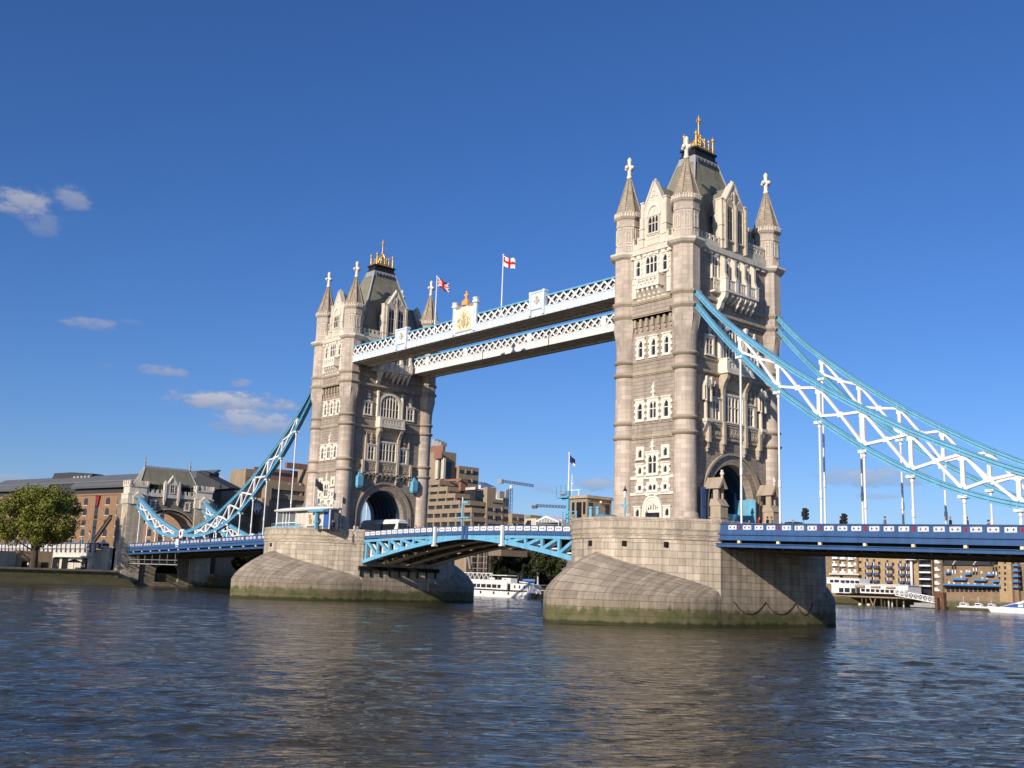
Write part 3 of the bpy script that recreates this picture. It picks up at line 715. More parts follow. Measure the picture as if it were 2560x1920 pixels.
# ------------------------------------------------------------ piers
def pier(cx, land, label):
    """land = +1 when the side span is on +x"""
    T = thing('bridge_pier', label, 'pier', (cx, 0, WATER_Z), 'bridge piers')
    yl, yr = 9.9, 7.6; W = 11.5
    def bulge(x, t, tg=-1):
        D = 19.4-(yr+yl)/2; q = min(1, abs(x)/W)
        return yr+(yl-yr)*t+D*((1-q**1.9) if x > 0 and tg < 0 else sqrt(max(0, 1-q*q))**.92)
    def outline(r=0.0, n=40):
        pts = []
        for tg in (-1, 1):
            # nose from the river corner to the land corner (tg=-1: upstream)
            for i in range(n+1):
                t = i/n; a = pi*t
                px_ = -land*W*cos(a)                      # from river side (-land) to land side
                py = bulge(px_, t, tg)
                px_ *= (W+r)/W
                q = (px_, tg*(py+r*abs(sin(a))))
                pts.append(q)
            if tg == -1: pts_up = pts; pts = []
        return pts_up+pts[::-1]
    def orient(ps):
        A = sum(ps[i][0]*ps[(i+1) % len(ps)][1]-ps[(i+1) % len(ps)][0]*ps[i][1] for i in range(len(ps)))
        return ps if A > 0 else ps[::-1]
    O = orient(outline())
    def ring(z, r): return [(cx+x, y, z) for x, y in orient(outline(r))]
    b = MB()
    b.loft([ring(-6, 0), ring(11.0, 0)], True, False)
    b.build('shaft', M_pier, T)
    b = MB()
    b.loft([ring(9.95, .0), ring(9.98, .16), ring(10.2, .18), ring(10.24, .08), ring(10.5, .1), ring(10.54, .2), ring(10.75, .22), ring(10.8, .12), ring(11.05, .14), ring(11.1, .22), ring(11.3, .22), ring(11.34, .12), ring(12.25, .12), ring(12.27, .2), ring(12.56, .2)], True, False)
    b.build('parapet', M_pier, T)
    # cutwater skirts
    for tg in (-1, 1):
        b = MB(); n = 48; tip = 27.3
        base = []
        for i in range(n+1):
            t = i/n; u = 1-abs(2*t-1)            # 0 at corners, 1 at the tip
            sx = -land if t < .5 else land
            yc = yr if t < .5 else yl
            x = sx*(W+.03+.3*min(1, u*4))*(1-u**1.75) if u < 1 else 0
            y = yc+(tip-yc)*(1-(1-u)**1.25)
            base.append((x, y))
        def nose(i, grow=0):
            t = i/n; a = pi*t
            return (-land*W*cos(a), bulge(-land*W*cos(a), t, tg))
        zs = 3.9
        def peak(i):
            u = 1-abs(2*i/n-1); return zs+(8.35-zs)*u**1.25
        rows = []
        rows.append([(x, y, -6) for x, y in base]); rows.append([(x, y, zs-.9) for x, y in base])
        K = 7
        for k in range(K+1):
            s = k/K; row = []
            for i in range(n+1):
                bx, by = base[i]; nx, ny = nose(i); nx *= .985; ny -= .12
                row.append((bx+(nx-bx)*s**1.35, by+(ny-by)*s**1.35, zs-.9+(peak(i)-zs+.9)*(1-(1-s)**1.25)))
            rows.append(row)
        acc = [0]
        for i in range(n): acc.append(acc[-1]+(V(base[i+1])-V(base[i])).length)
        idx = []
        for k, row in enumerate(rows): idx.append(b.pts([(cx+x, tg*y, z) for x, y, z in row]))
        mid = n//2; vv = [rows[0][0][2], rows[1][0][2]]
        for kk in range(2, len(rows)): vv.append(vv[-1]+(V(rows[kk][n//3])-V(rows[kk-1][n//3])).length)
        vz = lambda kk, i: vv[kk]
        for k in range(len(rows)-1):
            for i in range(n):
                f = [idx[k]+i, idx[k]+i+1, idx[k+1]+i+1, idx[k+1]+i]
                uv = [(acc[i], vz(k, i)), (acc[i+1], vz(k, i+1)), (acc[i+1], vz(k+1, i+1)), (acc[i], vz(k+1, i))]
                if tg*land > 0: f.reverse(); uv.reverse()
                b.face(f, uv, k > 1)
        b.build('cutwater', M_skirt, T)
    # weep holes and mooring chains
    b = MB()
    for x, a in ((-1.3, 0), (3.6, 0), (7.4, 0)):
        t = math.acos(max(-1, min(1, -land*x/W)))/pi; y = -bulge(x, t)
        if cx < 0 and x > 0: continue
        b.box(cx+x-.3, y-.12, 9.0, cx+x+.3, y+.6, 9.65)
    b.build('drain_opening', M_hole, T)
    b = MB()
    xf = cx+(W+.06) if True else 0
    ys = [-7.5, -1.0, 5.5, 9.5] if cx > 0 else []
    for a, c in zip(ys[:-1], ys[1:]):
        for k in range(8):
            f0, f1 = k/8, (k+1)/8; zz = lambda f: 2.9-1.5*(1-(2*f-1)**2)
            b.beam((xf, a+(c-a)*f0, zz(f0)), (xf, a+(c-a)*f1, zz(f1)), .08, .08)
    if ys: b.build('mooring_chain', M_rust, T)
    b = MB(); b.poly([(x, y, 12.45) for x, y, z in ring(0, -.3)]); 
    return T
M_hole = mat('dark opening', (.012, .012, .012), .9, None, 0)
M_rust = mat('rusty iron', (.11, .075, .05), .9, None, .2, 3)
PN = pier(TX, 1, 'near granite bridge pier under the right tower with green weed at its foot')
PF = pier(-TX, -1, 'farther granite bridge pier under the left tower, partly in the bascule shadow')
# ------------------------------------------------------------ side spans
def deck_z(d):          # parapet rail top against distance from mid bridge
    return 12.14-(d-52)*.0219
def side_span(sgn, label):
    T = thing('side_span', label, 'bridge deck', (sgn*94, 0, 9), 'side spans')
    def pth(y, dz, a=52.2, c=136, n=12): return [(sgn*(a+(c-a)*i/n), y, deck_z(a+(c-a)*i/n)+dz) for i in range(n+1)]
    b = MB(); b.sweep(pth(0, -1.2), 19.2, .3); b.build('roadway', M_asph, T)
    b = MB()
    b.sweep(pth(0, -2.25), 18.6, .12)
    for k in range(42):
        d = 53.2+k*1.98; b.box(sgn*d-.16, -9.3, deck_z(d)-3.0, sgn*d+.16, 9.3, deck_z(d)-1.4)
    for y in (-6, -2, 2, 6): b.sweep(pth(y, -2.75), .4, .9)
    b.build('cross_girder', M_soffd, T)
    for tg in (-1, 1):
        y = tg*9.9
        hang = [55.1+5.48*k for k in range(15)]
        b = MB()
        b.sweep(pth(y, -.05), .42, .12); b.sweep(pth(y, -.98), .36, .42); b.sweep(pth(y, -.52), .14, .8); b.sweep(pth(y-.0, -1.2), .62, .12)
        for d in [h_+o_ for h_ in hang for o_ in (.1, .86, 2.38, 4.06)]:
            b.box(sgn*d-.07, y-.14, deck_z(d)-1.0, sgn*d+.1, y+.14, deck_z(d)-.05)
        b.build('parapet', M_dblue, T)
        b = MB()
        b.sweep(pth(y, -1.6), .34, .7); b.sweep(pth(y, -1.32), .74, .1); b.sweep(pth(y, -1.95), .8, .12); b.sweep(pth(y+tg*.1, -2.62), .6, .4); b.sweep(pth(y+tg*.1, -2.42), .9, .08)
        b.build('girder', M_dblue, T)
        b = MB(); b.sweep(pth(y-tg*.35, -2.25), .1, .6); b.build('girder_shade_strip', M_hole, T)  # near-black sheet between the girders stands in for under-deck shadow
        if tg > 0: continue
        hang = [55.1+5.48*k for k in range(15)]
        for d in [h_+o_ for h_ in hang for o_ in (-.58, 1.56-.02, 3.22)]:
            if d < 53.2 or d > 135.3: continue
            x = sgn*d; z = deck_z(d)
            b = MB(); b.m = 0; b.box(x-.58, y-.11, z-.74, x+.58, y-.07, z-.22)
            b.m = 1
            for c in (-.29, .29):
                b.box(x+c-.15, y-.13, z-.52, x+c+.15, y-.11, z-.44); b.box(x+c-.04, y-.135, z-.66, x+c+.04, y-.112, z-.3)
                for p in (-.22, .22):
                    for q in (-.19, .19): b.box(x+c+p*.8-.035, y-.128, z-.48+q-.03, x+c+p*.8+.035, y-.11, z-.48+q+.03)
            b.m = 2; b.box(x-.03, y-.14, z-.52, x+.03, y-.11, z-.44)
            b.build('parapet_panel', [M_white, M_dots, M_cream], T)
        for h_ in hang:
            z = deck_z(h_+.02); x = sgn*(h_+.48)
            b = MB(); b.box(x-.11, y-.18, z-.78, x+.11, y-.08, z-.34); b.prism([(x-.11, z-.34), (x+.11, z-.34), (x, z-.22)], y-.18, y-.08); b.build('shield', M_red, T)
            b = MB(); b.box(x-.17, y-.35, z-2.35, x+.17, y-.05, z-2.05); b.build('deck_lamp', M_cream, T)
    return T
M_dots = mat('painted lozenge', (.05, .08, .16), .6)
side_span(1, 'long royal blue side span with white lozenge panels right of the near tower')
side_span(-1, 'farther royal blue side span with white panels left of the far tower')
# ------------------------------------------------------------ suspension chains
TOPC = [(47.4,43.15),(51,39.3),(54.65,36.0),(60.3,31.65),(65.9,27.85),(71.5,24.45),(76.95,21.5),(82.4,19.0),(87.7,16.75),(93.4,15.0),(99.5,13.55),(103.5,12.95),(106,12.85)]
BOTC = [(47.4,41.5),(51,37.3),(54.65,33.45),(60.3,28.15),(65.9,23.95),(71.5,20.15),(77,17.1),(82.4,14.8),(87.8,13.3),(93.6,12.35),(99.5,12.05),(103.5,12.2),(106,12.5)]
TOPS = [(106,12.85),(108.5,13.1),(111,13.7),(116.5,15.1),(122.2,16.8),(127.8,19.0),(133.4,21.3),(137.2,23.0)]
BOTS = [(106,12.5),(108.5,12.15),(111,12.1),(116.5,12.6),(122.2,13.9),(127.8,16.0),(133.4,18.9),(137.2,21.1)]
def interp(T, x):
    for (a, za), (c, zc) in zip(T[:-1], T[1:]):
        if a <= x <= c: return za+(zc-za)*(x-a)/(c-a)
    return T[-1][1]
M_seam = mat('dark paint seam', (.04, .10, .16), .6)
def chain(sgn, y, label):
    T = thing('suspension_chain', label, 'suspension chain', (sgn*106, y, 12), 'suspension chains')
    def smooth(T0, n=4):
        out = []
        for i in range(len(T0)-1):
            p0 = T0[max(i-1, 0)]; p1 = T0[i]; p2 = T0[i+1]; p3 = T0[min(i+2, len(T0)-1)]
            for k in range(n):
                t = k/n; out.append(tuple(.5*(2*p1[j]+(p2[j]-p0[j])*t+(2*p0[j]-5*p1[j]+4*p2[j]-p3[j])*t*t+(3*p1[j]-p0[j]-3*p2[j]+p3[j])*t**3) for j in (0, 1)))
        out.append(T0[-1]); return out
    for nm, T0s in (('upper_chord', (TOPC, TOPS)), ('lower_chord', (BOTC, BOTS))):
        b = MB()
        for T0 in T0s:
            pa = [(sgn*x, y, z) for x, z in smooth(T0)]
            b.sweep(pa, .56, .56, (0, 0, 1)); b.sweep([(p[0], p[1], p[2]+.34) for p in pa], .86, .09); b.sweep([(p[0], p[1], p[2]-.34) for p in pa], .86, .09)
            b.m = 1; b.sweep([(p[0], p[1], p[2]-.1) for p in pa], .64, .06); b.m = 0
            for q in pa[::2]: b.box(q[0]-.06, q[1]-.34, q[2]-.3, q[0]+.06, q[1]+.34, q[2]+.3)
        b.build(nm, [M_lblue, M_seam], T)
    hang = [55.1+5.48*k for k in range(9)]
    hs = [111.0, 116.6, 122.2, 127.8, 133.4]
    def panel(a, c, TT, BB):
        ta, ba, tc_, bc = interp(TT, a), interp(BB, a), interp(TT, c), interp(BB, c)
        m = ((a+c)/2, (ta+ba+tc_+bc)/4)
        b = MB()
        for (p, z) in ((a, ta-.3), (a, ba+.3), (c, tc_-.3), (c, bc+.3)):
            q = (sgn*p, y, z); mm = (sgn*m[0], y, m[1]); w_ = .26
            # bars swell where they meet the chords
            b.beam(q, mm, .34, .3); 
            qq = V(q)+(V(mm)-V(q))*.22; b.beam(q, qq, .5, .34)
        b.box(sgn*m[0]-.32, y-.2, m[1]-.3, sgn*m[0]+.32, y+.2, m[1]+.3)
        b.build('brace', M_white, T)
    for a, c in zip(hang[:-1], hang[1:]): panel(a, c, TOPC, BOTC)
    for a, c in zip(hs[:-1], hs[1:]): panel(a, c, TOPS, BOTS)
    for h_ in hang+hs:
        TT, BB = (TOPC, BOTC) if h_ < 106 else (TOPS, BOTS)
        t_, b_ = interp(TT, h_), interp(BB, h_)
        b = MB(); x = sgn*h_
        if t_-b_ > .9: b.beam((x, y, b_+.3), (x, y, t_-.3), .42, .3, (0, 1, 0)); b.beam((x, y, t_-1.0), (x, y, t_-.3), .75, .32, (0, 1, 0)); b.beam((x, y, b_+.3), (x, y, b_+.75), .7, .32, (0, 1, 0))
        b.build('strut', M_white, T)
        b = MB(); zb = deck_z(h_)-.9
        if b_-zb > 1.2:
            b.lathe(x, y, [(zb, .135), (b_-1.15, .135), (b_-1.1, .21), (b_-.9, .23), (b_-.85, .17), (b_-.6, .3), (b_-.35, .42)], 10)
            zc = zb+(b_-zb)*.33; b.lathe(x, y, [(zc-.5, .135), (zc-.4, .19), (zc+.4, .19), (zc+.5, .135)], 10)
            b.box(x-.5, y-.42, b_-.62, x+.5, y-.3, b_-.3); b.box(x-.5, y+.3, b_-.62, x+.5, y+.42, b_-.3)
        else: b.beam((x, y, zb), (x, y, b_-.3), .5, .3, (0, 1, 0))
        b.build('hanger', M_white, T)
    # pin where the two links meet
    b = MB(); x = sgn*106
    b.tube((x, y-.5, 12.6), (x, y+.5, 12.6), 1.05, n=24); b.build('pin_boss', M_white, T)
    b = MB(); b.tube((x, y-.56, 12.6), (x, y+.56, 12.6), .5, n=16); b.build('pin_badge', M_red, T)
    b = MB(); b.box(x-.8, y-1.2, 9.4, x+.8, y-.7, 11.2); b.m = 0; b.build('pin_post', M_white, T)
    b = MB(); b.box(x+sgn*-.9-.5, y-1.15, 8.0, x+sgn*-.9+.5, y-.6, 11.4); b.build('pin_pier', M_dblue, T)
    return T
chain(1, -9, 'near light blue suspension chain with white bracing right of the tower')
chain(1, 9, 'light blue suspension chain on the far side of the right span')
chain(-1, -9, 'light blue suspension chain left of the far tower, on the near side')
chain(-1, 9, 'light blue suspension chain left of the far tower, on the far side')
# ------------------------------------------------------------ high level walkways
def walkway(y0, y1, label, crest):
    T = thing('high_level_walkway', label, 'walkway', (0, (y0+y1)/2, 44), 'high level walkways')
    L = TX-SX-.2; yc = (y0+y1)/2; Ls = -L; Le = L
    z0 = 43.95
    b = MB()
    b.box(Ls, y0+.25, z0+.35, Le, y1-.25, z0+.6)
    for yy in (y0+.35, y1-.35): b.box(Ls, yy-.3, z0+.02, Le, yy+.3, z0+.3)
    n = 42
    for k in range(n):
        x = Ls+(k+.5)*2*L/n; b.box(x-.09, y0+.3, z0+.1, x+.09, y1-.3, z0+.36)
        x2 = Ls+(k+1.5)*2*L/n; b.beam((x, y0+.5, z0+.2), (min(x2, Le), y1-.5, z0+.2), .13, .2); b.beam((x, y1-.5, z0+.24), (min(x2, Le), y0+.5, z0+.24), .13, .12)
    b.build('soffit_bracing', M_soff, T)
    b = MB(); b.box(Ls, y0+.5, z0+.6, Le, y1-.5, 47.0); b.build('glazed_core', M_core, T)
    b = MB(); b.prism([(y0+.02, 47.1), (y1-.02, 47.1), (y1-.3, 47.35), (yc, 47.6), (y0+.3, 47.35)], Ls, Le, 'x'); b.build('roof', M_lead, T)
    for sg, yy in ((-1, y0), (1, y1)):
        b = MB()
        b.box(Ls, yy-.12, z0+.3, Le, yy+.12, 45.3); b.box(Ls, yy-.22, z0+.1, Le, yy+.22, z0+.34); b.box(Ls, yy-.2, 45.3, Le, yy+.2, 45.42)
        npn = 50; wv = 2*L/npn
        for k in range(npn+1): b.box(Ls+k*wv-.07, yy-.17, z0+.3, Ls+k*wv+.07, yy+.17, 45.3)
        for k in range(npn):
            x = Ls+(k+.5)*wv
            b.prism([(x-.45, 45.2), (x-.45, 44.75), (x-.2, 45.0), (x, 45.07), (x+.2, 45.0), (x+.45, 44.75), (x+.45, 45.2)], yy-.16, yy+.16)
        b.build('fascia', M_pblue if crest else M_white, T)
        b = MB()
        for k in range(npn): b.box(Ls+(k+.5)*wv-.1, yy-.25, z0+.14, Ls+(k+.5)*wv+.1, yy+.25, z0+.3)
        if crest: b.build('gilt_boss', M_gilt2, T)
        b = MB(); b.box(Ls, yy-.1, z0-.02, Le, yy+.1, z0+.09); b.build('bottom_flange', M_core, T)
        b = MB(); b.box(Ls, yy-.16, 46.92, Le, yy+.16, 47.16); b.build('top_rail', M_lblue, T)
        b = MB()
        nx = 42; wv = 2*L/nx
        for k in range(nx):
            a = Ls+k*wv; c = a+wv
            if crest and sg < 0 and any(abs((a+c)/2-q) < (2.9 if q == 0 else 1.7) for q in (0, 18.0, -18.0)):
                if b.v: b.build('lattice', M_white, T); b = MB()
                continue
            b.beam((a, yy-.07*sg, 45.42), (c, yy-.07*sg, 46.92), .26, .1, (0, 1, 0)); b.beam((a, yy+.07*sg, 46.92), (c, yy+.07*sg, 45.42), .26, .1, (0, 1, 0))
            m_ = (a+c)/2
            b.beam((a, yy+.3*-sg, 46.0), (m_, yy+.3*-sg, 46.92), .12, .08, (0, 1, 0)); b.beam((m_, yy+.3*-sg, 45.42), (c, yy+.3*-sg, 46.3), .12, .08, (0, 1, 0))
        if not crest:
            for q in (18, 0, -18, -30, 30): b.box(q-.5, yy-.1, 45.42, q+.5, yy+.1, 46.92)
        b.build('lattice', M_white, T)
    if crest:
        for q in (18.0, -18.0):
            b = MB(); yy = y0
            b.box(q-1.65, yy-.34, 45.2, q+1.65, yy+.3, 47.95); b.box(q-1.8, yy-.45, 47.75, q+1.8, yy+.4, 48.0)
            for s in (-1.5, 1.5): b.box(q+s-.2, yy-.48, z0+.3, q+s+.2, yy+.3, 48.1)
            o = b.build('badge_panel', M_pblue, T)
            b = MB()
            b.beam((q, yy-.37, 45.8), (q, yy-.37, 47.0), .1, .08); b.sphere((q, yy-.36, 47.05), .24, 8)
            for s in (-1, 1): b.beam((q, yy-.37, 46.0), (q+s*.55, yy-.37, 46.45), .16, .08); b.beam((q, yy-.37, 46.4), (q+s*.4, yy-.37, 46.75), .13, .08); b.sphere((q+s*.55, yy-.36, 46.5), .13, 6)
            b.build('relief_badge', M_gilt3, o)
        yy = y0
        b = MB()
        for s in (-2.75, 2.75):
            b.octa(s, yy-.1, [(z0+.3, .42), (48.9, .42), (49.0, .62), (49.3, .66), (49.5, .5), (49.9, .62), (50.0, .3)])
        b.box(-2.6, yy-.3, 44.6, 2.6, yy+.25, 47.6)
        b.prism([(-2.4, 47.6), (-2.4, 48.6), (-1.2, 48.6), (-.4, 49.1), (0, 49.5), (.4, 49.1), (1.2, 48.6), (2.4, 48.6), (2.4, 47.6)], yy-.26, yy+.2)
        o = b.build('crest_panel', M_pblue, T)
        b = MB()
        ar = [(-1.9, 44.7), (-1.9, 46.8), (-1.6, 47.5), (-.9, 48.1), (-.3, 48.5), (0, 48.9), (.3, 48.5), (.9, 48.1), (1.6, 47.5), (1.9, 46.8), (1.9, 44.7)]
        b.prism(ar, yy-.36, yy-.3)
        b.build('crest_field', M_cream2, o)
        b = MB()   # plain generic relief of scrolls and a shield
        b.prism([(-.55, 46.6), (.55, 46.6), (.5, 45.7), (0, 45.2), (-.5, 45.7)], yy-.5, yy-.36)
        for sg in (-1, 1):
            for (p, q_) in (((.7, 45.1), (1.2, 46.2)), ((1.2, 46.2), (.9, 47.0)), ((1.0, 45.4), (1.6, 45.9)), ((.15, 46.8), (.5, 47.5)), ((1.25, 46.8), (1.6, 46.3))): b.beam((sg*p[0], yy-.4, p[1]), (sg*q_[0], yy-.4, q_[1]), .15, .1)
        b.beam((0, yy-.4, 46.7), (0, yy-.4, 47.9), .16, .1)
        b.build('relief_badge', M_gilt3, o)
        b = MB()
        b.octa(0, yy, [(49.0, .75), (49.6, .8), (49.9, .5), (50.3, .2), (51.5, .14), (51.6, .02)]); b.box(-.5, yy-.14, 50.7, .5, yy+.14, 51.0)
        for sg in (-1, 1):
            for k in range(4): b.box(sg*(1.0+k*.36)-.07, yy-.1, 48.6, sg*(1.0+k*.36)+.07, yy+.1, 49.2)
        b.build('gilded_cross', M_gilt2, o)
    # struts to the tower
    return T
M_core = mat('dark glazing', (.03, .035, .04), .25, None, .1, 1, spec=.5)
M_gilt2 = mat('orange gilding', (.72, .38, .13), .5, None, .05, 3)
M_gilt3 = mat('dull gold relief', (.50, .40, .24), .6, None, .1, 3)
M_cream2 = mat('pale cream panel', (.78, .66, .45), .6, None, .08, 2)
walkway(-9.6, -5.2, 'near high level walkway with white lattice, pale blue badge panels and gold cross', True)
walkway(4.7, 9.1, 'high level walkway behind, plain white lattice, crossing lower in the picture', False)
for cx, sgx in ((-TX, 1), (TX, -1)):
    pass
# ------------------------------------------------------------ bascules
def bascule(sgn, label):
    T = thing('bascule_leaf', label, 'bascule', (sgn*29.5, 0, 11), 'bascule leaves')
    rt_ = lambda x: 12.78-.00062*x*x          # rail top
    ab = lambda x: 10.7-4.2*(abs(x)/29.7)**1.45   # underside of the arched girder
    def P(y, fn, dz, n=14, a=.12, c=29.6): return [(sgn*(a+(c-a)*i/n), y, fn(a+(c-a)*i/n)+dz) for i in range(n+1)]
    b = MB(); b.sweep(P(0, rt_, -1.55), 14.8, .2); b.build('roadway', M_asph, T)
    gx = [29.0-3.65*k for k in range(8)]
    for gi, y in enumerate((-7.4, -2.5, 2.5, 7.4)):
        b = MB()
        b.sweep(P(y, rt_, -1.72), .5, .42); b.sweep(P(y, ab, .34), .66, .62); b.sweep(P(y, ab, .02), .9, .08)
        for k, x in enumerate(gx):
            zt, zb = rt_(x)-1.85, ab(x)+.6
            if zt-zb > .3:
                b.beam((sgn*x, y, zb), (sgn*x, y, zt), .5, .36, (0, 1, 0))
                if k+1 < len(gx) and rt_(gx[k+1])-1.85-ab(gx[k+1])-.6 > .1: b.beam((sgn*x-sgn*.3, y, zt), (sgn*gx[k+1]+sgn*.1, y, ab(gx[k+1])+.5), .46, .34, (0, 1, 0))
        xs = [gx[-2]*i/8 for i in range(9)]
        for a, c in zip(xs[:-1], xs[1:]):     # solid web towards the middle
            a2, c2 = a*1.05, c*1.05
            b.prism([(sgn*a2, ab(a2)+.3), (sgn*c2, ab(c2)+.3), (sgn*c2, rt_(c2)-1.7), (sgn*a2, rt_(a2)-1.7)], y-.14, y+.14)
        b.build('girder', M_lblue if gi == 0 else M_soffd, T)  # inner girders coloured dark for the shade under the deck
        if gi: b = MB(); b.sweep(P(y, ab, -.06), 1.5, .07); b.build('rib_flange', M_bsoff, T)
    b = MB()     # cross bracing between the girders
    for k, x in enumerate([29.0-3.65*k for k in range(8)]):
        z = ab(x)+.55
        b.box(sgn*x-.12, -7.2, z-.18, sgn*x+.12, 7.2, z+.18)
        if rt_(x)-2.2-z > 1.0:
            for ya, yb_ in ((-7.2, -2.5), (-2.5, 2.5), (2.5, 7.2)): b.beam((sgn*x, ya, z), (sgn*x, yb_, rt_(x)-2.3), .2, .16)
        b.box(sgn*x-.1, -7.4, rt_(x)-2.2, sgn*x+.1, 7.4, rt_(x)-1.75)
    b.build('cross_brace', M_soffd, T)
    b = MB()
    for k, x in enumerate(gx[:6]):
        zt, zb = rt_(x)-2.2, ab(x)+.6
        b.box(sgn*x-sgn*.75-.22, -6.9, zb, sgn*x-sgn*.75+.22, -6.4, zt); b.beam((sgn*x-sgn*.9, -6.6, zt), (sgn*gx[min(k+1, 7)], -6.6, max(ab(gx[min(k+1, 7)])+.5, zb)), .4, .3, (0, 1, 0))
        b.box(sgn*x-sgn*3.6, -6.7, ab(x-2)+.75, sgn*x-sgn*.6, -5.9, ab(x-2)+.95)
    b.build('white_strut', M_white, T)
    for tg in (-1, 1):
        y = tg*7.6
        b = MB()
        b.sweep(P(y, rt_, -.04), .3, .1); b.sweep(P(y, rt_, -1.08), .34, .52); b.sweep(P(y, rt_, -.45), .1, .8)
        n = 17
        for k in range(n+1):
            x = .25+k*(29.2/n); b.box(sgn*x-.08, y-.13, rt_(x)-.95, sgn*x+.08, y+.13, rt_(x)-.05)
        b.box(sgn*.5-.28, y-.3, 10.6, sgn*.5+.28, y+.1, 12.75)
        b.build('parapet', M_dblue, T)
        if tg > 0: continue
        for k in range(n):
            x = .25+(k+.5)*(29.2/n); z = rt_(x); X = sgn*x
            b = MB(); b.box(X-.72, y-.1, z-.78, X+.72, y-.06, z-.12); b.m = 1
            for c in (-.3, .3): b.box(X+c-.16, y-.12, z-.49, X+c+.16, y-.1, z-.41); b.box(X+c-.04, y-.125, z-.6, X+c+.04, y-.1, z-.3)
            for p in (-.55, .55):
                for q in (-.24, .24): b.box(X+p-.04, y-.118, z-.45+q-.04, X+p+.04, y-.1, z-.45+q+.04)
            b.m = 2; b.box(X-.06, y-.125, z-.5, X+.06, y-.1, z-.4)
            b.build('parapet_panel', [M_white, M_dots, M_red], T)
    # white signal post on the outside
    b = MB(); xq = 7.7 if sgn < 0 else 9.6
    b.box(sgn*xq-.2, -8.25, 9.7, sgn*xq+.2, -7.85, 12.75); b.box(sgn*xq-.5, -8.3, 9.55, sgn*xq+.3, -7.6, 9.8); b.build('signal_post', M_white, T)
    return T
M_bsoff = mat('beam paint with bounce light', (.68, .60, .47), .7, None, .12, .6, .15)  # rib colour lifted to include light bounced up from the water
M_bsoff2 = mat('brown beam paint', (.34, .28, .20), .75, None, .15, .6, .15)
bascule(-1, 'bascule leaf joined to the far pier, blue truss and grey arched ribs')
bascule(1, 'bascule leaf running into the near pier')
# steel fender beam and lower chamber lip at the far pier
b = MB(); b.box(-29.9, -8.4, 5.35, -29.2, 9.5, 6.05)
for k in range(9): y = -8+k*2.1; b.box(-29.75, y-.1, 4.2, -29.45, y+.1, 5.4)
tag(b.build('timber_fender', M_hole), 'dark fender beam under the bascule on the far pier', 'fender')
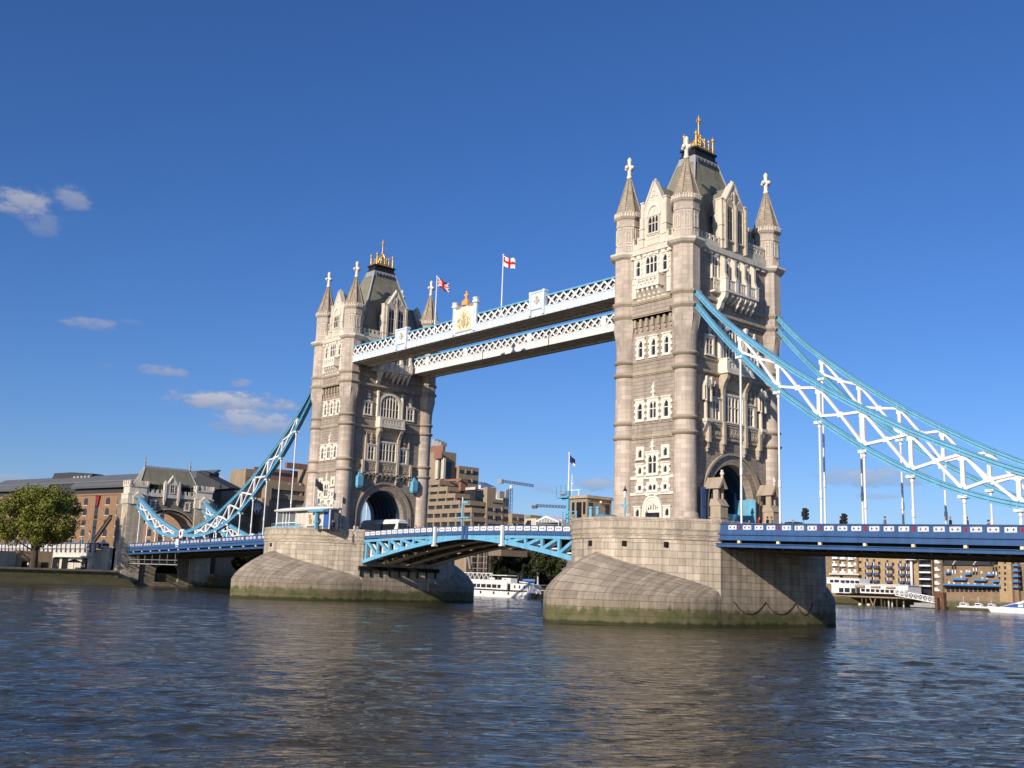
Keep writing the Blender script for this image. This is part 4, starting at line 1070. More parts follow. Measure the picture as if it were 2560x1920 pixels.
# ------------------------------------------------------------ abutment gatehouse at the north end
GX = -136.5       # its river face
M_gw = mat('gatehouse rubble', (.29, .25, .19), .9, (1.0, .42, .03, .2, .6), .14, .5, .15, .8)
M_gp = mat('gatehouse ashlar', (.56, .48, .36), .85, (1.3, .6, .02, .12, .7), .12, .4, .3, .3, algae=.9)
def gatehouse():
    T = thing('gatehouse', 'stone gatehouse with steep slate roof and wide arch at the bridge end', 'gatehouse', (GX-3, 0, WATER_Z))
    D = 7.6; HY = 11.2
    b = MB()
    n = 20; zt = 22.8
    A = [(-7.6, 9.0)]+[(-7.6*cos(pi*i/n), 12.6+6.6*sin(pi*i/n)) for i in range(n+1)]+[(7.6, 9.0)]
    for x0, x1 in ((GX-1.1, GX), (GX-D, GX-D+1.1)):
        for i in range(len(A)-1):
            (a, za), (c, zc) = A[i], A[i+1]
            if c-a < 1e-6: continue
            b.prism([(a, za), (c, zc), (c, zt), (a, zt)], x0, x1, 'x')
        b.box(x0, -HY+.5, 9, x1, -7.6, zt); b.box(x0, 7.6, 9, x1, HY-.5, zt)
    b.box(GX-D+.1, -HY+.1, 0, GX-.1, -7.7, zt); b.box(GX-D+.1, 7.7, 0, GX-.1, HY-.1, zt)
    # lower river wall with a small arch
    A2 = [(-1.5+2.4-3.2*cos(pi*i/12), 3.2+2.6*sin(pi*i/12)) for i in range(13)]
    for i in range(12):
        (a, za), (c, zc) = A2[i], A2[i+1]; b.prism([(a, za), (c, zc), (c, 9), (a, 9)], GX-1, GX+.0, 'x')
    b.box(GX-1, -HY, -3, GX, A2[0][0], 9); b.box(GX-1, A2[-1][0], -3, GX, HY, 9); b.box(GX-1, A2[0][0], -3, GX, A2[-1][0], .8)
    b.box(GX-D, -HY+.1, -3, GX-1, -HY+1.1, 9)
    b.build('wall', M_gw, T)
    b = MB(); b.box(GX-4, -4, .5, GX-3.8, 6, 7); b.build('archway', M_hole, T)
    b = MB()        # moulded arch
    for r0, r1, dd in ((7.3, 7.65, -.25), (7.65, 8.0, .0), (8.0, 8.35, .22)):
        a0 = [(-r0*cos(pi*i/n), 12.6+(r0-1.0)*sin(pi*i/n)) for i in range(n+1)]; a1 = [(-r1*cos(pi*i/n), 12.6+(r1-1.0)*sin(pi*i/n)) for i in range(n+1)]
        for i in range(n): b.prism([a0[i], a0[i+1], a1[i+1], a1[i]], GX-.6, GX+dd, 'x')
    for i in range(n):  # vault
        a0 = [(-7.55*cos(pi*i/n), 12.6+6.55*sin(pi*i/n)) for i in range(n+1)]
        b.poly([(GX-.3, a0[i][0], a0[i][1]), (GX-D+.3, a0[i][0], a0[i][1]), (GX-D+.3, a0[i+1][0], a0[i+1][1]), (GX-.3, a0[i+1][0], a0[i+1][1])])
    b.build('arch_moulding', M_course, T)
    # corner turrets, square, battlemented, with the chain saddle gablets
    for tg in (-1, 1):
        y = tg*9.1
        b = MB()
        b.box(GX-3.6, y-2.3, -4, GX+.5, y+2.3, 20.5)
        for (bx, by, ww) in ((GX-2.0, y-2.3, 0), ):
            # stepped buttress on the upstream face
            b.prism([(y-2.3, -4), (y-3.6, -4), (y-3.5, 10.0), (y-3.0, 11.5), (y-2.95, 16.5), (y-2.5, 18.0), (y-2.3, 18.2)] if tg < 0 else [(y+2.3, -4), (y+3.6, -4), (y+3.5, 10.0), (y+3.0, 11.5), (y+2.95, 16.5), (y+2.5, 18.0), (y+2.3, 18.2)], GX-1.6, GX+.3, 'x')
        o = b.build('turret', M_gp, T)
        b = MB()
        b.box(GX-3.9, y-2.6, 20.50, GX+.8, y+2.6, 22.90); 
        for k in range(6): b.box(GX-3.6+k*.75, y-2.75, 20.60, GX-3.25+k*.75, y-2.6, 21.80)
        b.box(GX-4.0, y-2.7, 22.90, GX+.9, y+2.7, 23.20); b.box(GX-3.6, y-2.3, 23.20, GX+.5, y+2.3, 25.50)
        for k in range(4):
            q = GX-3.75+k*1.35; b.box(q, y-2.55, 25.50, q+.75, y-2.15, 26.60); b.box(q, y+2.15, 25.50, q+.75, y+2.55, 26.60)
            q = y-2.45+k*1.35; b.box(GX+.35, q, 25.50, GX+.75, q+.75, 26.60); b.box(GX-3.85, q, 25.50, GX-3.45, q+.75, 26.60)
        b.box(GX-3.85, y-2.5, 25.00, GX+.75, y+2.5, 25.50)
        b.prism([(y-1.5, 22.30), (y, 23.70), (y+1.5, 22.30), (y+1.2, 21.90), (y-1.2, 21.90)], GX+.5, GX+1.5, 'x'); b.box(GX+.4, y-1.2, 20.5, GX+1.1, y+1.2, 21.90)
        b.build('battlement', M_gable, o)
    b = MB()
    for x0, x1 in ((-6.7, -2.2), (2.2, 6.7)):
        b.box(GX-.3, x0, 22.8, GX+.3, x1, 23.0)
        fr = frame((GX, 0, 0), (0, 1, 0), (1, 0, 0)); b.set(fr); battlement(b, x0, x1, 23.0, 24.6, -.2, .3, 4); b.set(None)
    b.build('battlement', M_gable, T)
    fr = frame((GX, 0, 0), (0, 1, 0), (1, 0, 0))
    b = MB(fr)
    b.prism([(-1.6, 22.6), (1.6, 22.6), (1.6, 25.6), (0, 28.3), (-1.6, 25.6)], -1.2, .4)
    for s in (-1.9, 1.9): b.box(s-.3, -.3, 22.0, s+.3, .7, 26.4); b.prism([(s-.35, 26.4), (s+.35, 26.4), (s, 27.2)], -.2, .5); b.prism([(s-.3, 22.0), (s+.3, 22.0), (s, 20.8)], 0, .6)
    for sg in (-1, 1): b.beam((sg*1.75, .2, 25.4), (0, .2, 28.5), .8, .25)
    b.box(-1.6, .4, 22.7, 1.6, .55, 23.7); b.box(-.12, -.2, 28.2, .12, .1, 28.9)
    o = b.build('dormer_gable', M_gable, T)
    window(fr, o, 0, 24.0, 26.4, 1.5, 2, True, .4, .24, .2, False, True, False, M_gable)
    for s in (-4.7, 4.7): window(fr, T, s, 19.7, 22.0, 1.5, 2, False, 0, .3, .2, True, False, False)
    b = MB()
    x0, x1 = GX-D+.2, GX-.6; xm = (x0+x1)/2
    def rect(dx, y, z): return [(xm-dx, -y, z), (xm+dx, -y, z), (xm+dx, y, z), (xm-dx, y, z)]
    b.loft([rect(3.4, 8.8, 22.8), rect(3.3, 8.6, 23.6), rect(2.2, 7.9, 26.4), rect(1.0, 6.9, 29.0), rect(.35, 6.2, 30.5)], True, False, False)
    o = b.build('roof', M_slate, T)
    b = MB()
    b.box(xm-.4, -6.2, 30.4, xm+.4, 6.2, 30.9)
    for k in range(24): y = -6.1+k*.53; b.box(xm-.06, y-.14, 30.9, xm+.06, y+.14, 31.2)
    for sg in (-1, 1):
        b.lathe(xm, sg*6.3, [(29.6, .5), (31.2, .25), (31.7, .16), (31.8, .4), (32.1, .34), (32.2, .14), (32.9, .12), (33.0, .3), (33.2, .12), (34.1, .03)], 8)
        for q in (-1, 1): b.beam((xm+q*2.2, sg*7.9, 26.4), (xm+q*.3, sg*6.3, 30.5), .3, .25)
    b.build('ridge_cresting', M_lead, o)
    for sg in (-1, 1):
        b = MB(); y = sg*4.4
        b.box(GX-2.0, y-1.3, 24.4, GX-.9, y+1.3, 26.2); b.prism([(GX-.7, 26.1), (GX-2.6, 27.3), (GX-2.6, 26.1)], y-1.6, y+1.6); o2 = b.build('dormer', M_slate, o)
        b = MB(); b.box(GX-.92, y-1.1, 24.6, GX-.86, y+1.1, 26.0); b.build('dormer_opening', M_hole, o2)
    return T
gatehouse()
def block(b, x0, y0, z0, x1, y1, z1): b.box(x0, y0, z0, x1, y1, z1)
# gantry rail under the side span by the gatehouse
b = MB()
for y in (-8.5, ): b.box(GX+.5, y-1.0, 5.2, GX+30, y-.8, 5.4); b.box(GX+.5, y-1.0, 6.3, GX+30, y-.9, 6.4)
for k in range(7): b.box(GX+1+k*4.6, -9.5, 5.2, GX+1.1+k*4.6, -9.4, 8.2)
tag(b.build('maintenance_gantry', M_lead), 'grey maintenance gantry rails under the left side span', 'gantry')
# ------------------------------------------------------------ river
import numpy as np
def river():
    m = bpy.data.materials.new('river water'); m.use_nodes = True; t = m.node_tree
    bs = t.nodes['Principled BSDF']
    P = N(t, 'ShaderNodeNewGeometry').outputs['Position']
    n0 = N(t, 'ShaderNodeTexNoise', ins={'Vector': P, 'Scale': .03, 'Detail': 3.0}).outputs[0]
    t.links.new(MIX(t, N(t, 'ShaderNodeMapRange', ins={0: n0, 1: .35, 2: .65, 3: 0.0, 4: 1.0}).outputs[0], (.031, .028, .013, 1), (.048, .041, .017, 1)), bs.inputs['Base Color'])
    bs.inputs['Roughness'].default_value = .07; bs.inputs['IOR'].default_value = 1.333
    rot = N(t, 'ShaderNodeVectorRotate', rotation_type='Z_AXIS', ins={'Vector': P, 'Angle': -atan2(fw.y, fw.x)-.15}).outputs[0]
    rot = N(t, 'ShaderNodeVectorMath', operation='MULTIPLY', ins={0: rot, 1: (1, .4, 1)}).outputs[0]
    def wv(scale, det):
        return N(t, 'ShaderNodeTexNoise', ins={'Vector': rot, 'Scale': scale, 'Detail': det, 'Roughness': .6}).outputs[0]
    h = MA(t, 'MULTIPLY', wv(3.2, 4.0), .22)
    h = MA(t, 'MULTIPLY_ADD', wv(.8, 3.0), .7, h)
    bn = N(t, 'ShaderNodeBump', ins={'Strength': .5, 'Distance': 1.0, 'Height': h})
    t.links.new(bn.outputs[0], bs.inputs['Normal'])
    # open water with real waves: rings widening with distance from the south bank
    nr, na = 900, 420
    r = 9*np.exp(np.linspace(0, math.log(560/9), nr)); a = np.linspace(-.88, .88, na)
    hd = atan2(fw.y, fw.x)
    RR, AA = np.meshgrid(r, a, indexing='ij')
    X = CX+RR*np.cos(hd-AA); Y = CY+RR*np.sin(hd-AA); Z = np.zeros_like(X)
    rs = np.random.RandomState(3); dr = np.gradient(r)[:, None]
    nc = 64; lam = .26*np.exp(np.linspace(0, math.log(9/.26), nc)); slope = .145
    for l in lam:
        k = 2*pi/l; th = hd+.15+rs.normal(0, .36); ph = rs.rand()*2*pi
        fade = np.clip((l/dr-2.2)/2.5, 0, 1)
        s = k*(X*np.cos(th)+Y*np.sin(th))+ph
        g = np.sin(s); Z += (slope*(1.12 if l < 3 else .55)*1.41/math.sqrt(nc)/k)*fade*(g+.25*np.cos(2*s))
    # patches of calmer and rougher water
    gust = .75+.35*np.sin(X*.045+Y*.03+1)*np.sin(X*.021-Y*.05)
    Z = Z*gust+WATER_Z
    v = np.stack([X, Y, Z], -1).reshape(-1, 3)
    i = np.arange(nr-1)[:, None]*na+np.arange(na-1)[None, :]
    f = np.stack([i, i+na, i+na+1, i+1], -1).reshape(-1, 4)
    base = len(v); ex = np.array([(-3000, -3000, WATER_Z-.5), (3000, -3000, WATER_Z-.5), (3000, 3000, WATER_Z-.5), (-3000, 3000, WATER_Z-.5)])
    v = np.concatenate([v, ex]); me = bpy.data.meshes.new('river')
    me.vertices.add(len(v)); me.vertices.foreach_set('co', v.astype(np.float32).ravel())
    nf = len(f)+1; me.loops.add(nf*4); me.polygons.add(nf)
    idx = np.concatenate([f.ravel(), np.arange(base, base+4)]).astype(np.int32)
    me.loops.foreach_set('vertex_index', idx); me.polygons.foreach_set('loop_start', (np.arange(nf)*4).astype(np.int32)); me.polygons.foreach_set('loop_total', np.full(nf, 4, np.int32))
    me.polygons.foreach_set('use_smooth', np.ones(nf, bool)); me.update(calc_edges=True); me.validate()
    me.materials.append(m); o = bpy.data.objects.new('river', me); col.objects.link(o); struct(o)
river()
ZN.update({'i':(0,1140,300/1464),'j':(280,1130,300/1422),'k':(2060,1360,250/2212),'l':(2310,1360,250/2212),'m':(1160,1340,260/2212)})
# ------------------------------------------------------------ banks
M_bankwall = mat('river wall stone', (.24, .21, .16), .9, (1.6, .5, .03, .2, .5), .2, .4, .3, .5, algae=2.3)
M_mud = mat('weedy foreshore', (.075, .07, .035), .95, None, .3, .3, 0, .6)
BANK = [(-900, -700), (-134.5, -700), (-134.5, -12.5), (-137.5, -12), (-137.5, 12), (-134.5, 13), (-133, 60), (-131, 118), (-128, 170), (-112, 235), (-96, 274), (-60, 277), (60, 282), (900, 330), (2500, 420), (2500, 2500), (-2500, 2500), (-2500, -700)]
b = MB(); b.poly([(x, y, 3.0) for x, y in BANK]); struct(b.build('ground', M_pave))
b = MB()
Bk = BANK[1:14]
for (x0, y0), (x1, y1) in zip(Bk[:-1], Bk[1:]): b.poly([(x0, y0, -6), (x1, y1, -6), (x1, y1, 3.05), (x0, y0, 3.05)])
for (x0, y0), (x1, y1) in ((Bk[0], Bk[1]), (Bk[4], Bk[5]), (Bk[5], Bk[6]), (Bk[6], Bk[7])): b.beam((x0+.1, y0, 3.2), (x1+.1, y1, 3.2), .9, .5)
tag(b.build('river_wall', M_bankwall), 'dark weedy river wall along the far bank below the promenade', 'river wall')
b = MB()
for k in range(50):
    y = -240+k*4.6
    if y > -14: break
    b.poly([(-134.4, y, 1.5+.3*noise.noise((0, y*.1, 0))), (-134.4, y+4.6, 1.5+.3*noise.noise((0, (y+4.6)*.1, 0))), (-128.5+1.2*noise.noise((3, (y+4.6)*.08, 0)), y+4.6, -.5), (-128.5+1.2*noise.noise((3, y*.08, 0)), y, -.5)])
struct(b.build('foreshore', M_mud))
# ------------------------------------------------------------ trees
def leafmat(name, c1, c2):
    m = bpy.data.materials.new(name); m.use_nodes = True; t = m.node_tree; bs = t.nodes['Principled BSDF']
    P = N(t, 'ShaderNodeNewGeometry').outputs['Position']
    n = N(t, 'ShaderNodeTexNoise', ins={'Vector': P, 'Scale': .45, 'Detail': 4.0}).outputs[0]
    n2 = N(t, 'ShaderNodeTexWhiteNoise', noise_dimensions='3D', ins={'Vector': N(t, 'ShaderNodeVectorMath', operation='SNAP', ins={0: P, 1: (.5, .5, .5)}).outputs[0]}).outputs[0]
    f = MA(t, 'ADD', MA(t, 'MULTIPLY_ADD', n, 2.2, -.75), MA(t, 'MULTIPLY', n2, .35), 0, True)
    t.links.new(MIX(t, f, (*c1, 1), (*c2, 1)), bs.inputs['Base Color']); bs.inputs['Roughness'].default_value = .75; bs.inputs['Specular IOR Level'].default_value = .2
    return m
M_leaf = leafmat('plane tree leaves', (.095, .14, .021), (.23, .215, .042))
M_leaf_shade = leafmat('leaves in painted shade', (.008, .014, .005), (.02, .03, .009))  # leaf colour taken near black for the shade the trees stand in
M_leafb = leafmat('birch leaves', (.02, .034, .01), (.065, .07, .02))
M_bark = mat('bark', (.07, .055, .04), .95, None, .2, 1.5, 0, .6)
M_birch = mat('birch bark', (.50, .47, .42), .8, None, .2, 2)
def tree(name, label, x, y, z0, zc, rx, rz, nleaf, leaf, bark, tr, lm, seed, group=None, lean=0, blobs=26):
    rnd = random.Random(seed)
    T = thing(name, label, 'tree', (x, y, z0), group)
    b = MB(); fork = z0+(zc-rz*.75-z0)*.75
    path = [(x, y, z0-.3, tr*1.35), (x+.1, y, z0+.8, tr*1.05), (x-.15*tr, y+.1, (z0+fork)/2, tr*.92), (x, y, fork, tr*.85)]
    def limb(pts):
        rings = []
        for (px, py, pz, r) in pts: rings.append([(px+r*cos(2*pi*i/9), py+r*sin(2*pi*i/9), pz) for i in range(9)])
        b.loft(rings, True, True)
    limb(path)
    cl = []
    for k in range(blobs):
        a = rnd.random()*2*pi; u = rnd.random()**.55; ph = rnd.uniform(-.8, 1)
        rr = sqrt(max(.05, 1-ph*ph*.8))*u
        c = V((x+rx*rr*cos(a)*.8, y+rx*rr*sin(a)*.8, zc+rz*ph*.78)); cl.append((c, rx*rnd.uniform(.24, .4)*(26/blobs)**.36))
    for k in range(9):
        c, r = cl[k]; m = V((x, y, fork))*.5+c*.5+V((rnd.uniform(-.6, .6), rnd.uniform(-.6, .6), rnd.uniform(-.5, 1.0)))
        limb([(x, y, fork-.4, tr*.5), (m.x, m.y, m.z, tr*.26), (c.x, c.y, c.z, tr*.07)])
    b.build('trunk', bark, T)
    q = MB()
    for i in range(nleaf):
        c, r = cl[rnd.randrange(blobs)]
        d = V((rnd.gauss(0, 1), rnd.gauss(0, 1), rnd.gauss(0, .8))).normalized()*(r*rnd.random()**.4)
        p = c+d; s = lm*rnd.uniform(.6, 1.3)
        n = (d.normalized()*.7+V((rnd.gauss(0, .6), rnd.gauss(0, .6), rnd.gauss(0, .6)+.3))).normalized()
        t1 = n.orthogonal().normalized(); t1.rotate(Matrix.Rotation(rnd.random()*6.28, 3, n)); t2 = n.cross(t1)
        q.poly([p-t1*s-t2*s*.5, p+t1*s*.2-t2*s*.75, p+t1*s+t2*s*.15, p-t1*s*.1+t2*s*.8])
    q.build('crown', leaf, T)
    return T
p = at('i', 400, 1380, 'x', -140)
tree('broadleaf_tree', 'big round green tree on the left promenade before the brick warehouse', -140, p.y, 3, 15.4, 12.0, 8.4, 30000, M_leaf, M_bark, .95, .25, 11, blobs=170)
tree('broadleaf_tree', 'dark shaded tree cut by the left edge of the photo', -150, -50, 3, 9, 7, 5.5, 5000, M_leaf_shade, M_bark, .5, .4, 5, blobs=30)
for k, (u, v, yy, h, lab, lf) in enumerate(((880, 600, 128, 11, 'large almost black tree in shade under the bascule', M_leaf_shade), (1150, 560, 140, 12, 'dark tree in shade between black tree and birch under the bascule', M_leaf_shade), (1420, 640, 134, 9, 'low dark tree just behind the white birch trunk', M_leaf_shade), (1900, 560, 130, 10, 'yellowish green tree beside the near pier under the bascule', M_leafb), (1680, 700, 140, 9, 'small dark tree between birch and near pier', M_leaf_shade))):
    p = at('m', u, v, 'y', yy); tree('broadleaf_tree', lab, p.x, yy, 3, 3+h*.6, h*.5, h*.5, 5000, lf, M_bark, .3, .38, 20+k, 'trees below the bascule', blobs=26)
p = at('m', 1570, 900, 'y', 124)
tree('birch_tree', 'slender birch with white trunk seen under the bascule', p.x, 124, 3, 11.5, 3.6, 5.5, 2600, M_leafb, M_birch, .32, .3, 31, blobs=22)
for k, (u, yy, h) in enumerate(((1190, 40, 8), (1290, 55, 9), (1410, 60, 8))):
    p = at('c', u-60, 1500, 'y', yy*.6); tree('broadleaf_tree', ['dark tree under the left side span by the gatehouse', 'dark tree in the middle below the left side span', 'bushy tree below the left side span close to the far pier'][k], min(p.x, -140), yy*.6, 3, 3+h*.6, h*.5, h*.45, 3000, M_leaf_shade if k < 2 else M_leafb, M_bark, .25, .36, 60+k, 'trees below the left side span', blobs=20)
# ------------------------------------------------------------ buildings on the north bank
M_brick = mat('brown brick', (.29, .175, .10), .9, (.9, .3, .03, .14, .8), .1, .3, .1, .2)
M_roofd = mat('dark roof sheet', (.055, .057, .06), .6, None, .15, .3, .1)
M_roofg = mat('grey metal roof', (.15, .155, .16), .5, None, .12, .3, .1)
M_conc = mat('tan concrete', (.34, .265, .18), .9, None, .12, .25, .2, .2)
M_conc_shade = mat('brown concrete', (.255, .19, .13), .9, None, .14, .25, .2, .2)  # darker copy of the tan concrete, its shade put in the colour
M_tile = mat('red brown cladding', (.30, .15, .105), .8, None, .12, .4, .15)
M_quay = mat('quay brick in painted shade', (.06, .05, .04), .9, None, .2, .5)  # near-black colour stands in for the shade over the quay
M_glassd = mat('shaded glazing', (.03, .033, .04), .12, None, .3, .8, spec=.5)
M_render = mat('pale render', (.62, .57, .46), .85, None, .12, .4, .2)
M_yell = mat('yellow stock brick', (.42, .30, .165), .9, (.9, .3, .03, .14, .85), .1, .3, .1)
M_brn2 = mat('dull brown brick', (.27, .19, .115), .9, (.9, .3, .03, .16, .85), .14, .3, .1)
M_bblue = mat('bright blue balcony paint', (.06, .22, .50), .5, None, .1, 1)
M_navy = mat('navy balcony paint', (.07, .085, .17), .6, None, .1, 1)
def warehouse():
    A = V((-257, -11, 0)); B = V((-190, 5, 0)); U = (B-A).normalized(); Nn = V((U.y, -U.x, 0))
    if Nn.y > 0: Nn = -Nn
    def s_of(z, u, v):
        d = ray(u, v, z); o = V((CX, CY, CZ)); t = (A-o).dot(Nn)/d.dot(Nn); P = o+d*t; return (P-A).dot(U), P.z
    fr = frame(A, U, Nn)
    T = thing('brick_warehouse', 'brown brick warehouse with arched windows and long dark roof on the left', 'warehouse', (-200, 20, 3))
    s0, _ = s_of('i', -200, 600); s1, _ = s_of('i', 1500, 560); _, zt = s_of('i', 890, 470); _, zr = s_of('i', 1000, 250); s2, _ = s_of('j', 1060, 400); s2e = s2
    b = MB(fr); b.box(s0, -9, 3, s2-6, 0, zt); b.box(s0, -.2, zt-.5, s2-6, .3, zt)
    _, zs1 = s_of('i', 1100, 700)
    for zz in (zt-8.2, zt-16.5): b.box(s0, -.1, zz, s1+20, .08, zz+.25)
    b.build('wall', M_brick, T)
    b = MB(fr)
    b.prism([(-1.0, zt), (-2.5, zt+2.3), (-2.2, zt+2.4), (-2.2, zt+3.1), (-3.0, zt+4.2), (-5.5, zr+.2), (-9, zr+.4), (-9, zt)], s0, s2-4, 'x')
    b.build('roof', M_roofd, T)
    b = MB(fr); b.prism([(-2.6, zt+4.4), (-6.8, zr+1.0), (-7.2, zr+.6), (-2.6, zt+4.0)], s0, s2-1, 'x'); b.build('roof_eaves', M_roofg, T)
    b = MB(fr); a0, _ = s_of('i', 850, 380); b.prism([(-.2, zt+2.6), (-1.8, zt+3.8), (-2.4, zt+3.6), (-.6, zt+1.9)], a0, s1+16, 'x'); b.prism([(-.2, zt+2.6), (-1.8, zt+3.8), (-2.4, zt+3.6), (-.6, zt+1.9)], s0, a0-14, 'x'); b.build('roof_eaves', M_roofg, T)
    b = MB(fr); a0, zz = s_of('i', 420, 190); a1, _ = s_of('i', 920, 220)
    b.prism([(a0, zr-1), (a1, zr-1), (a1, zz-.8), (a0+(a1-a0)*.5, zz), (a0+2, zz)], -10, -6); b.build('roof_monitor', M_roofd, T)
    b = MB(fr)
    for k in range(5): q = a0+(a1-a0)*(.56+k*.085); b.box(q, -6, zr+.3, q+1.2, -5.9, zz-1.4)
    b.build('monitor_glazing', M_lead, T)
    q0, z0_ = s_of('j', 960, 330); q1, z1_ = s_of('j', 1138, 240); q2, z2_ = s_of('j', 1350, 415)
    b = MB(fr); b.prism([(q0, z0_), (q1-2, z0_), (q1-2, z1_), (q0, z1_+1)], -5, -2); b.build('roof_monitor', M_roofd, T)
    b = MB(fr); b.prism([(s2e-4, zt), (q2, z2_-.3), (q2, z2_), (s2e-4, zr)], -6, -1); b.build('roof_eaves', M_roofd, T)
    sa, za = s_of('i', 930, 560); sb, zb = s_of('i', 1050, 560); sd, zd = s_of('i', 1320, 540); _, z2 = s_of('i', 1305, 668); stp = za-z2 if za-z2 > 2 else 5
    stp = zd-z2
    colx = []
    x = sa
    while x > s0+2: colx.append((x, 0)); x -= (sb-sa)
    colx += [(sb, 0), ((sb+sd)/2+.2, 1), (sd, 0)]
    x = sd+(sb-sa)*1.1
    for k in range(5): colx.append((x, k % 3 == 1)); x += (sb-sa)
    n = 0
    for x, door in colx:
        for r in range(5):
            zc = za-r*stp
            if zc < 6 or n >= 98: continue
            n += 1
            b = MB(fr); w_ = 1.05
            if door:
                b.box(x-.95, -.05, zc-1.9, x+.95, .06, zc+1.9)
                b.build('window', M_glassd, T)
            else:
                pl = [(x-w_, zc-1.1), (x+w_, zc-1.1), (x+w_, zc+.3), (x+w_*.7, zc+.95), (x, zc+1.2), (x-w_*.7, zc+.95), (x-w_, zc+.3)]
                b.prism(pl, -.1, .05); o = b.build('window', M_glassd, T)
                b = MB(fr); b.box(x-w_-.15, 0, zc-1.35, x+w_+.15, .22, zc-1.1); b.build('sill', M_render, o)
    b = MB(fr); xx, zz = s_of('i', 1200, 530)
    b.beam((xx-.9, .3, zz+.8), (xx+.7, .3, zz+.1), .5, .5); b.beam((xx+1.2, .3, zz+1.2), (xx+.4, .3, zz-2), .7, .5); b.build('red_ornament', M_red, T)
warehouse()
def pbox(b, z, u0, v0, u1, v1, ax, val, depth, zfloor=None):
    P, Q = at(z, u0, v0, ax, val), at(z, u1, v1, ax, val); z0 = min(P.z, Q.z) if zfloor is None else zfloor; z1 = max(P.z, Q.z)
    if ax == 'y': b.box(P.x, val, z0, Q.x, val+depth, z1)
    else: b.box(val-depth, P.y, z0, val, Q.y, z1)
    return P, Q
def hotel():
    T = thing('concrete_hotel', 'stepped brown concrete hotel with long window bands behind the far tower', 'hotel', (-170, 110, 3))
    Y = 124
    def W(u, v): return at('d', u, v, 'y', Y)
    # west facing terraces: parapet bands over recessed glazing
    rows = [(1245, 1310, 812), (1120, 1185, 812), (1005, 1065, 640), (900, 965, 572), (795, 860, 460), (690, 760, 345)]
    xl = W(60, 1000).x
    wl = MB()
    for i, (va, vb, ur) in enumerate(rows):
        zt = W(400, va).z; zb = W(400, vb).z; xr = W(ur, va).x
        wl.box(xl, Y-i*.0, zb, xr, Y+12-i*.1, zt)
        zl = W(400, rows[i-1][0]).z if i else W(400, 1380).z
        wl.box(xl, Y+1.0, zl, xr-1.0, Y+12, zb)
        n = int((xr-xl)/4.5)
        for k in range(n+1): x = xl+k*(xr-xl-.5)/n; wl.box(x-.35, Y+.1, zl, x+.35, Y+1.2, zb)
        g = MB(); g.box(xl+.4, Y+.8, zl+.05, xr-1.2, Y+.98, zb-.05); g.build('window_band', M_glassd, T)
    P = W(700, 1005); Q = W(815, 1065); wl.box(P.x, Y-1, Q.z, Q.x, Y+6, P.z)
    zz = W(400, 1250).z; wl.box(xl, Y+.5, 3, W(812, 1250).x, Y+40, zz-6)
    wl.build('terrace_wall', M_conc, T)
    def blk(b, uL, uC, uR, vt, vb, Yw, zf=None, e=0):
        C = at('d', uC, vt, 'y', Yw); x0 = at('d', uL, vt, 'y', Yw).x; y1 = at('d', uR, vt, 'x', C.x).y; zb = at('d', uC, vb, 'y', Yw).z if zf is None else zf
        b.box(x0+e, Yw+e, zb, C.x-e, y1-e, C.z); return C.x, y1, C.z, zb
    def sband(uC, uR, vt, vb, Yw, xs, name, m, o=.06):
        g = MB(); C = at('d', uC, vt, 'x', xs); D = at('d', uR, vt, 'x', xs); zb = at('d', uC, vb, 'x', xs).z; g.box(xs-.3, C.y, zb, xs+o, D.y, C.z); return g.build(name, m, T)
    wd = MB()
    xa, ya, _, _ = blk(wd, 500, 812, 985, 1010, 1400, Y+.85, 3)
    yb = at('d', 985, 1100, 'x', xa).y
    xb, yb1, _, _ = blk(wd, 985, 1040, 1165, 800, 1400, yb, 3)
    blk(wd, 990, 1042, 1275, 965, 1400, yb+.3, 3); blk(wd, 995, 1044, 1350, 1060, 1400, yb+.6, 3)
    yc = at('d', 1345, 1250, 'x', xb).y
    xc, _, _, _ = blk(wd, 1345, 1400, 1580, 1185, 1400, yc, 3)
    yd = Y+14
    xd, yd1, _, _ = blk(wd, 150, 380, 590, 280, 700, yd, 3)
    ye = at('d', 575, 500, 'x', xd).y
    xe, _, _, _ = blk(wd, 572, 628, 918, 490, 800, ye, 3)
    wd.build('block', M_conc, T)
    for q in ((1046, 1340, 1100, 1152, xb), (1046, 1340, 1213, 1268, xb), (1046, 1340, 1328, 1372, xb), (1120, 1262, 1020, 1040, xb)):
        sband(q[0], q[1], q[2], q[3], 0, q[4], 'window_band', M_glassd)
    for q in ((1405, 1570, 1242, 1285, xc), (1405, 1570, 1330, 1370, xc)): sband(q[0], q[1], q[2], q[3], 0, q[4], 'window_band', M_glassd)
    for q in ((640, 905, 548, 602, xe), (640, 905, 682, 730, xe)): sband(q[0], q[1], q[2], q[3], 0, q[4], 'window_band', M_glassd)
    for u, v0, v1, xs in ((720, 548, 602, xe), (815, 548, 602, xe), (815, 682, 730, xe), (1135, 1100, 1152, xb), (1250, 1100, 1152, xb), (1135, 1213, 1268, xb), (1250, 1213, 1268, xb), (1480, 1242, 1285, xc)):
        sband(u-9, u+9, v0, v1, 0, xs, 'window_divider', M_conc, .5)
    sband(965, 988, 1040, 1400, 0, xa, 'recess', M_hole, .03); sband(415, 520, 430, 670, 0, xd, 'recess', M_glassd)
    r = MB(); blk(r, 150, 395, 430, 190, 282, yd+1, None, 0); r.build('red_cladding', M_tile, T)
    for (uL, uC, uR, vt, vb, yw) in ((265, 375, 385, 280, 380, yd-2), (345, 655, 660, 672, 705, Y+4), (625, 655, 755, 690, 850, Y+5), (620, 640, 1030, 798, 850, Y+6)):
        r = MB(); blk(r, uL, uC, uR, vt, vb, yw); r.build('red_cladding', M_tile, T)
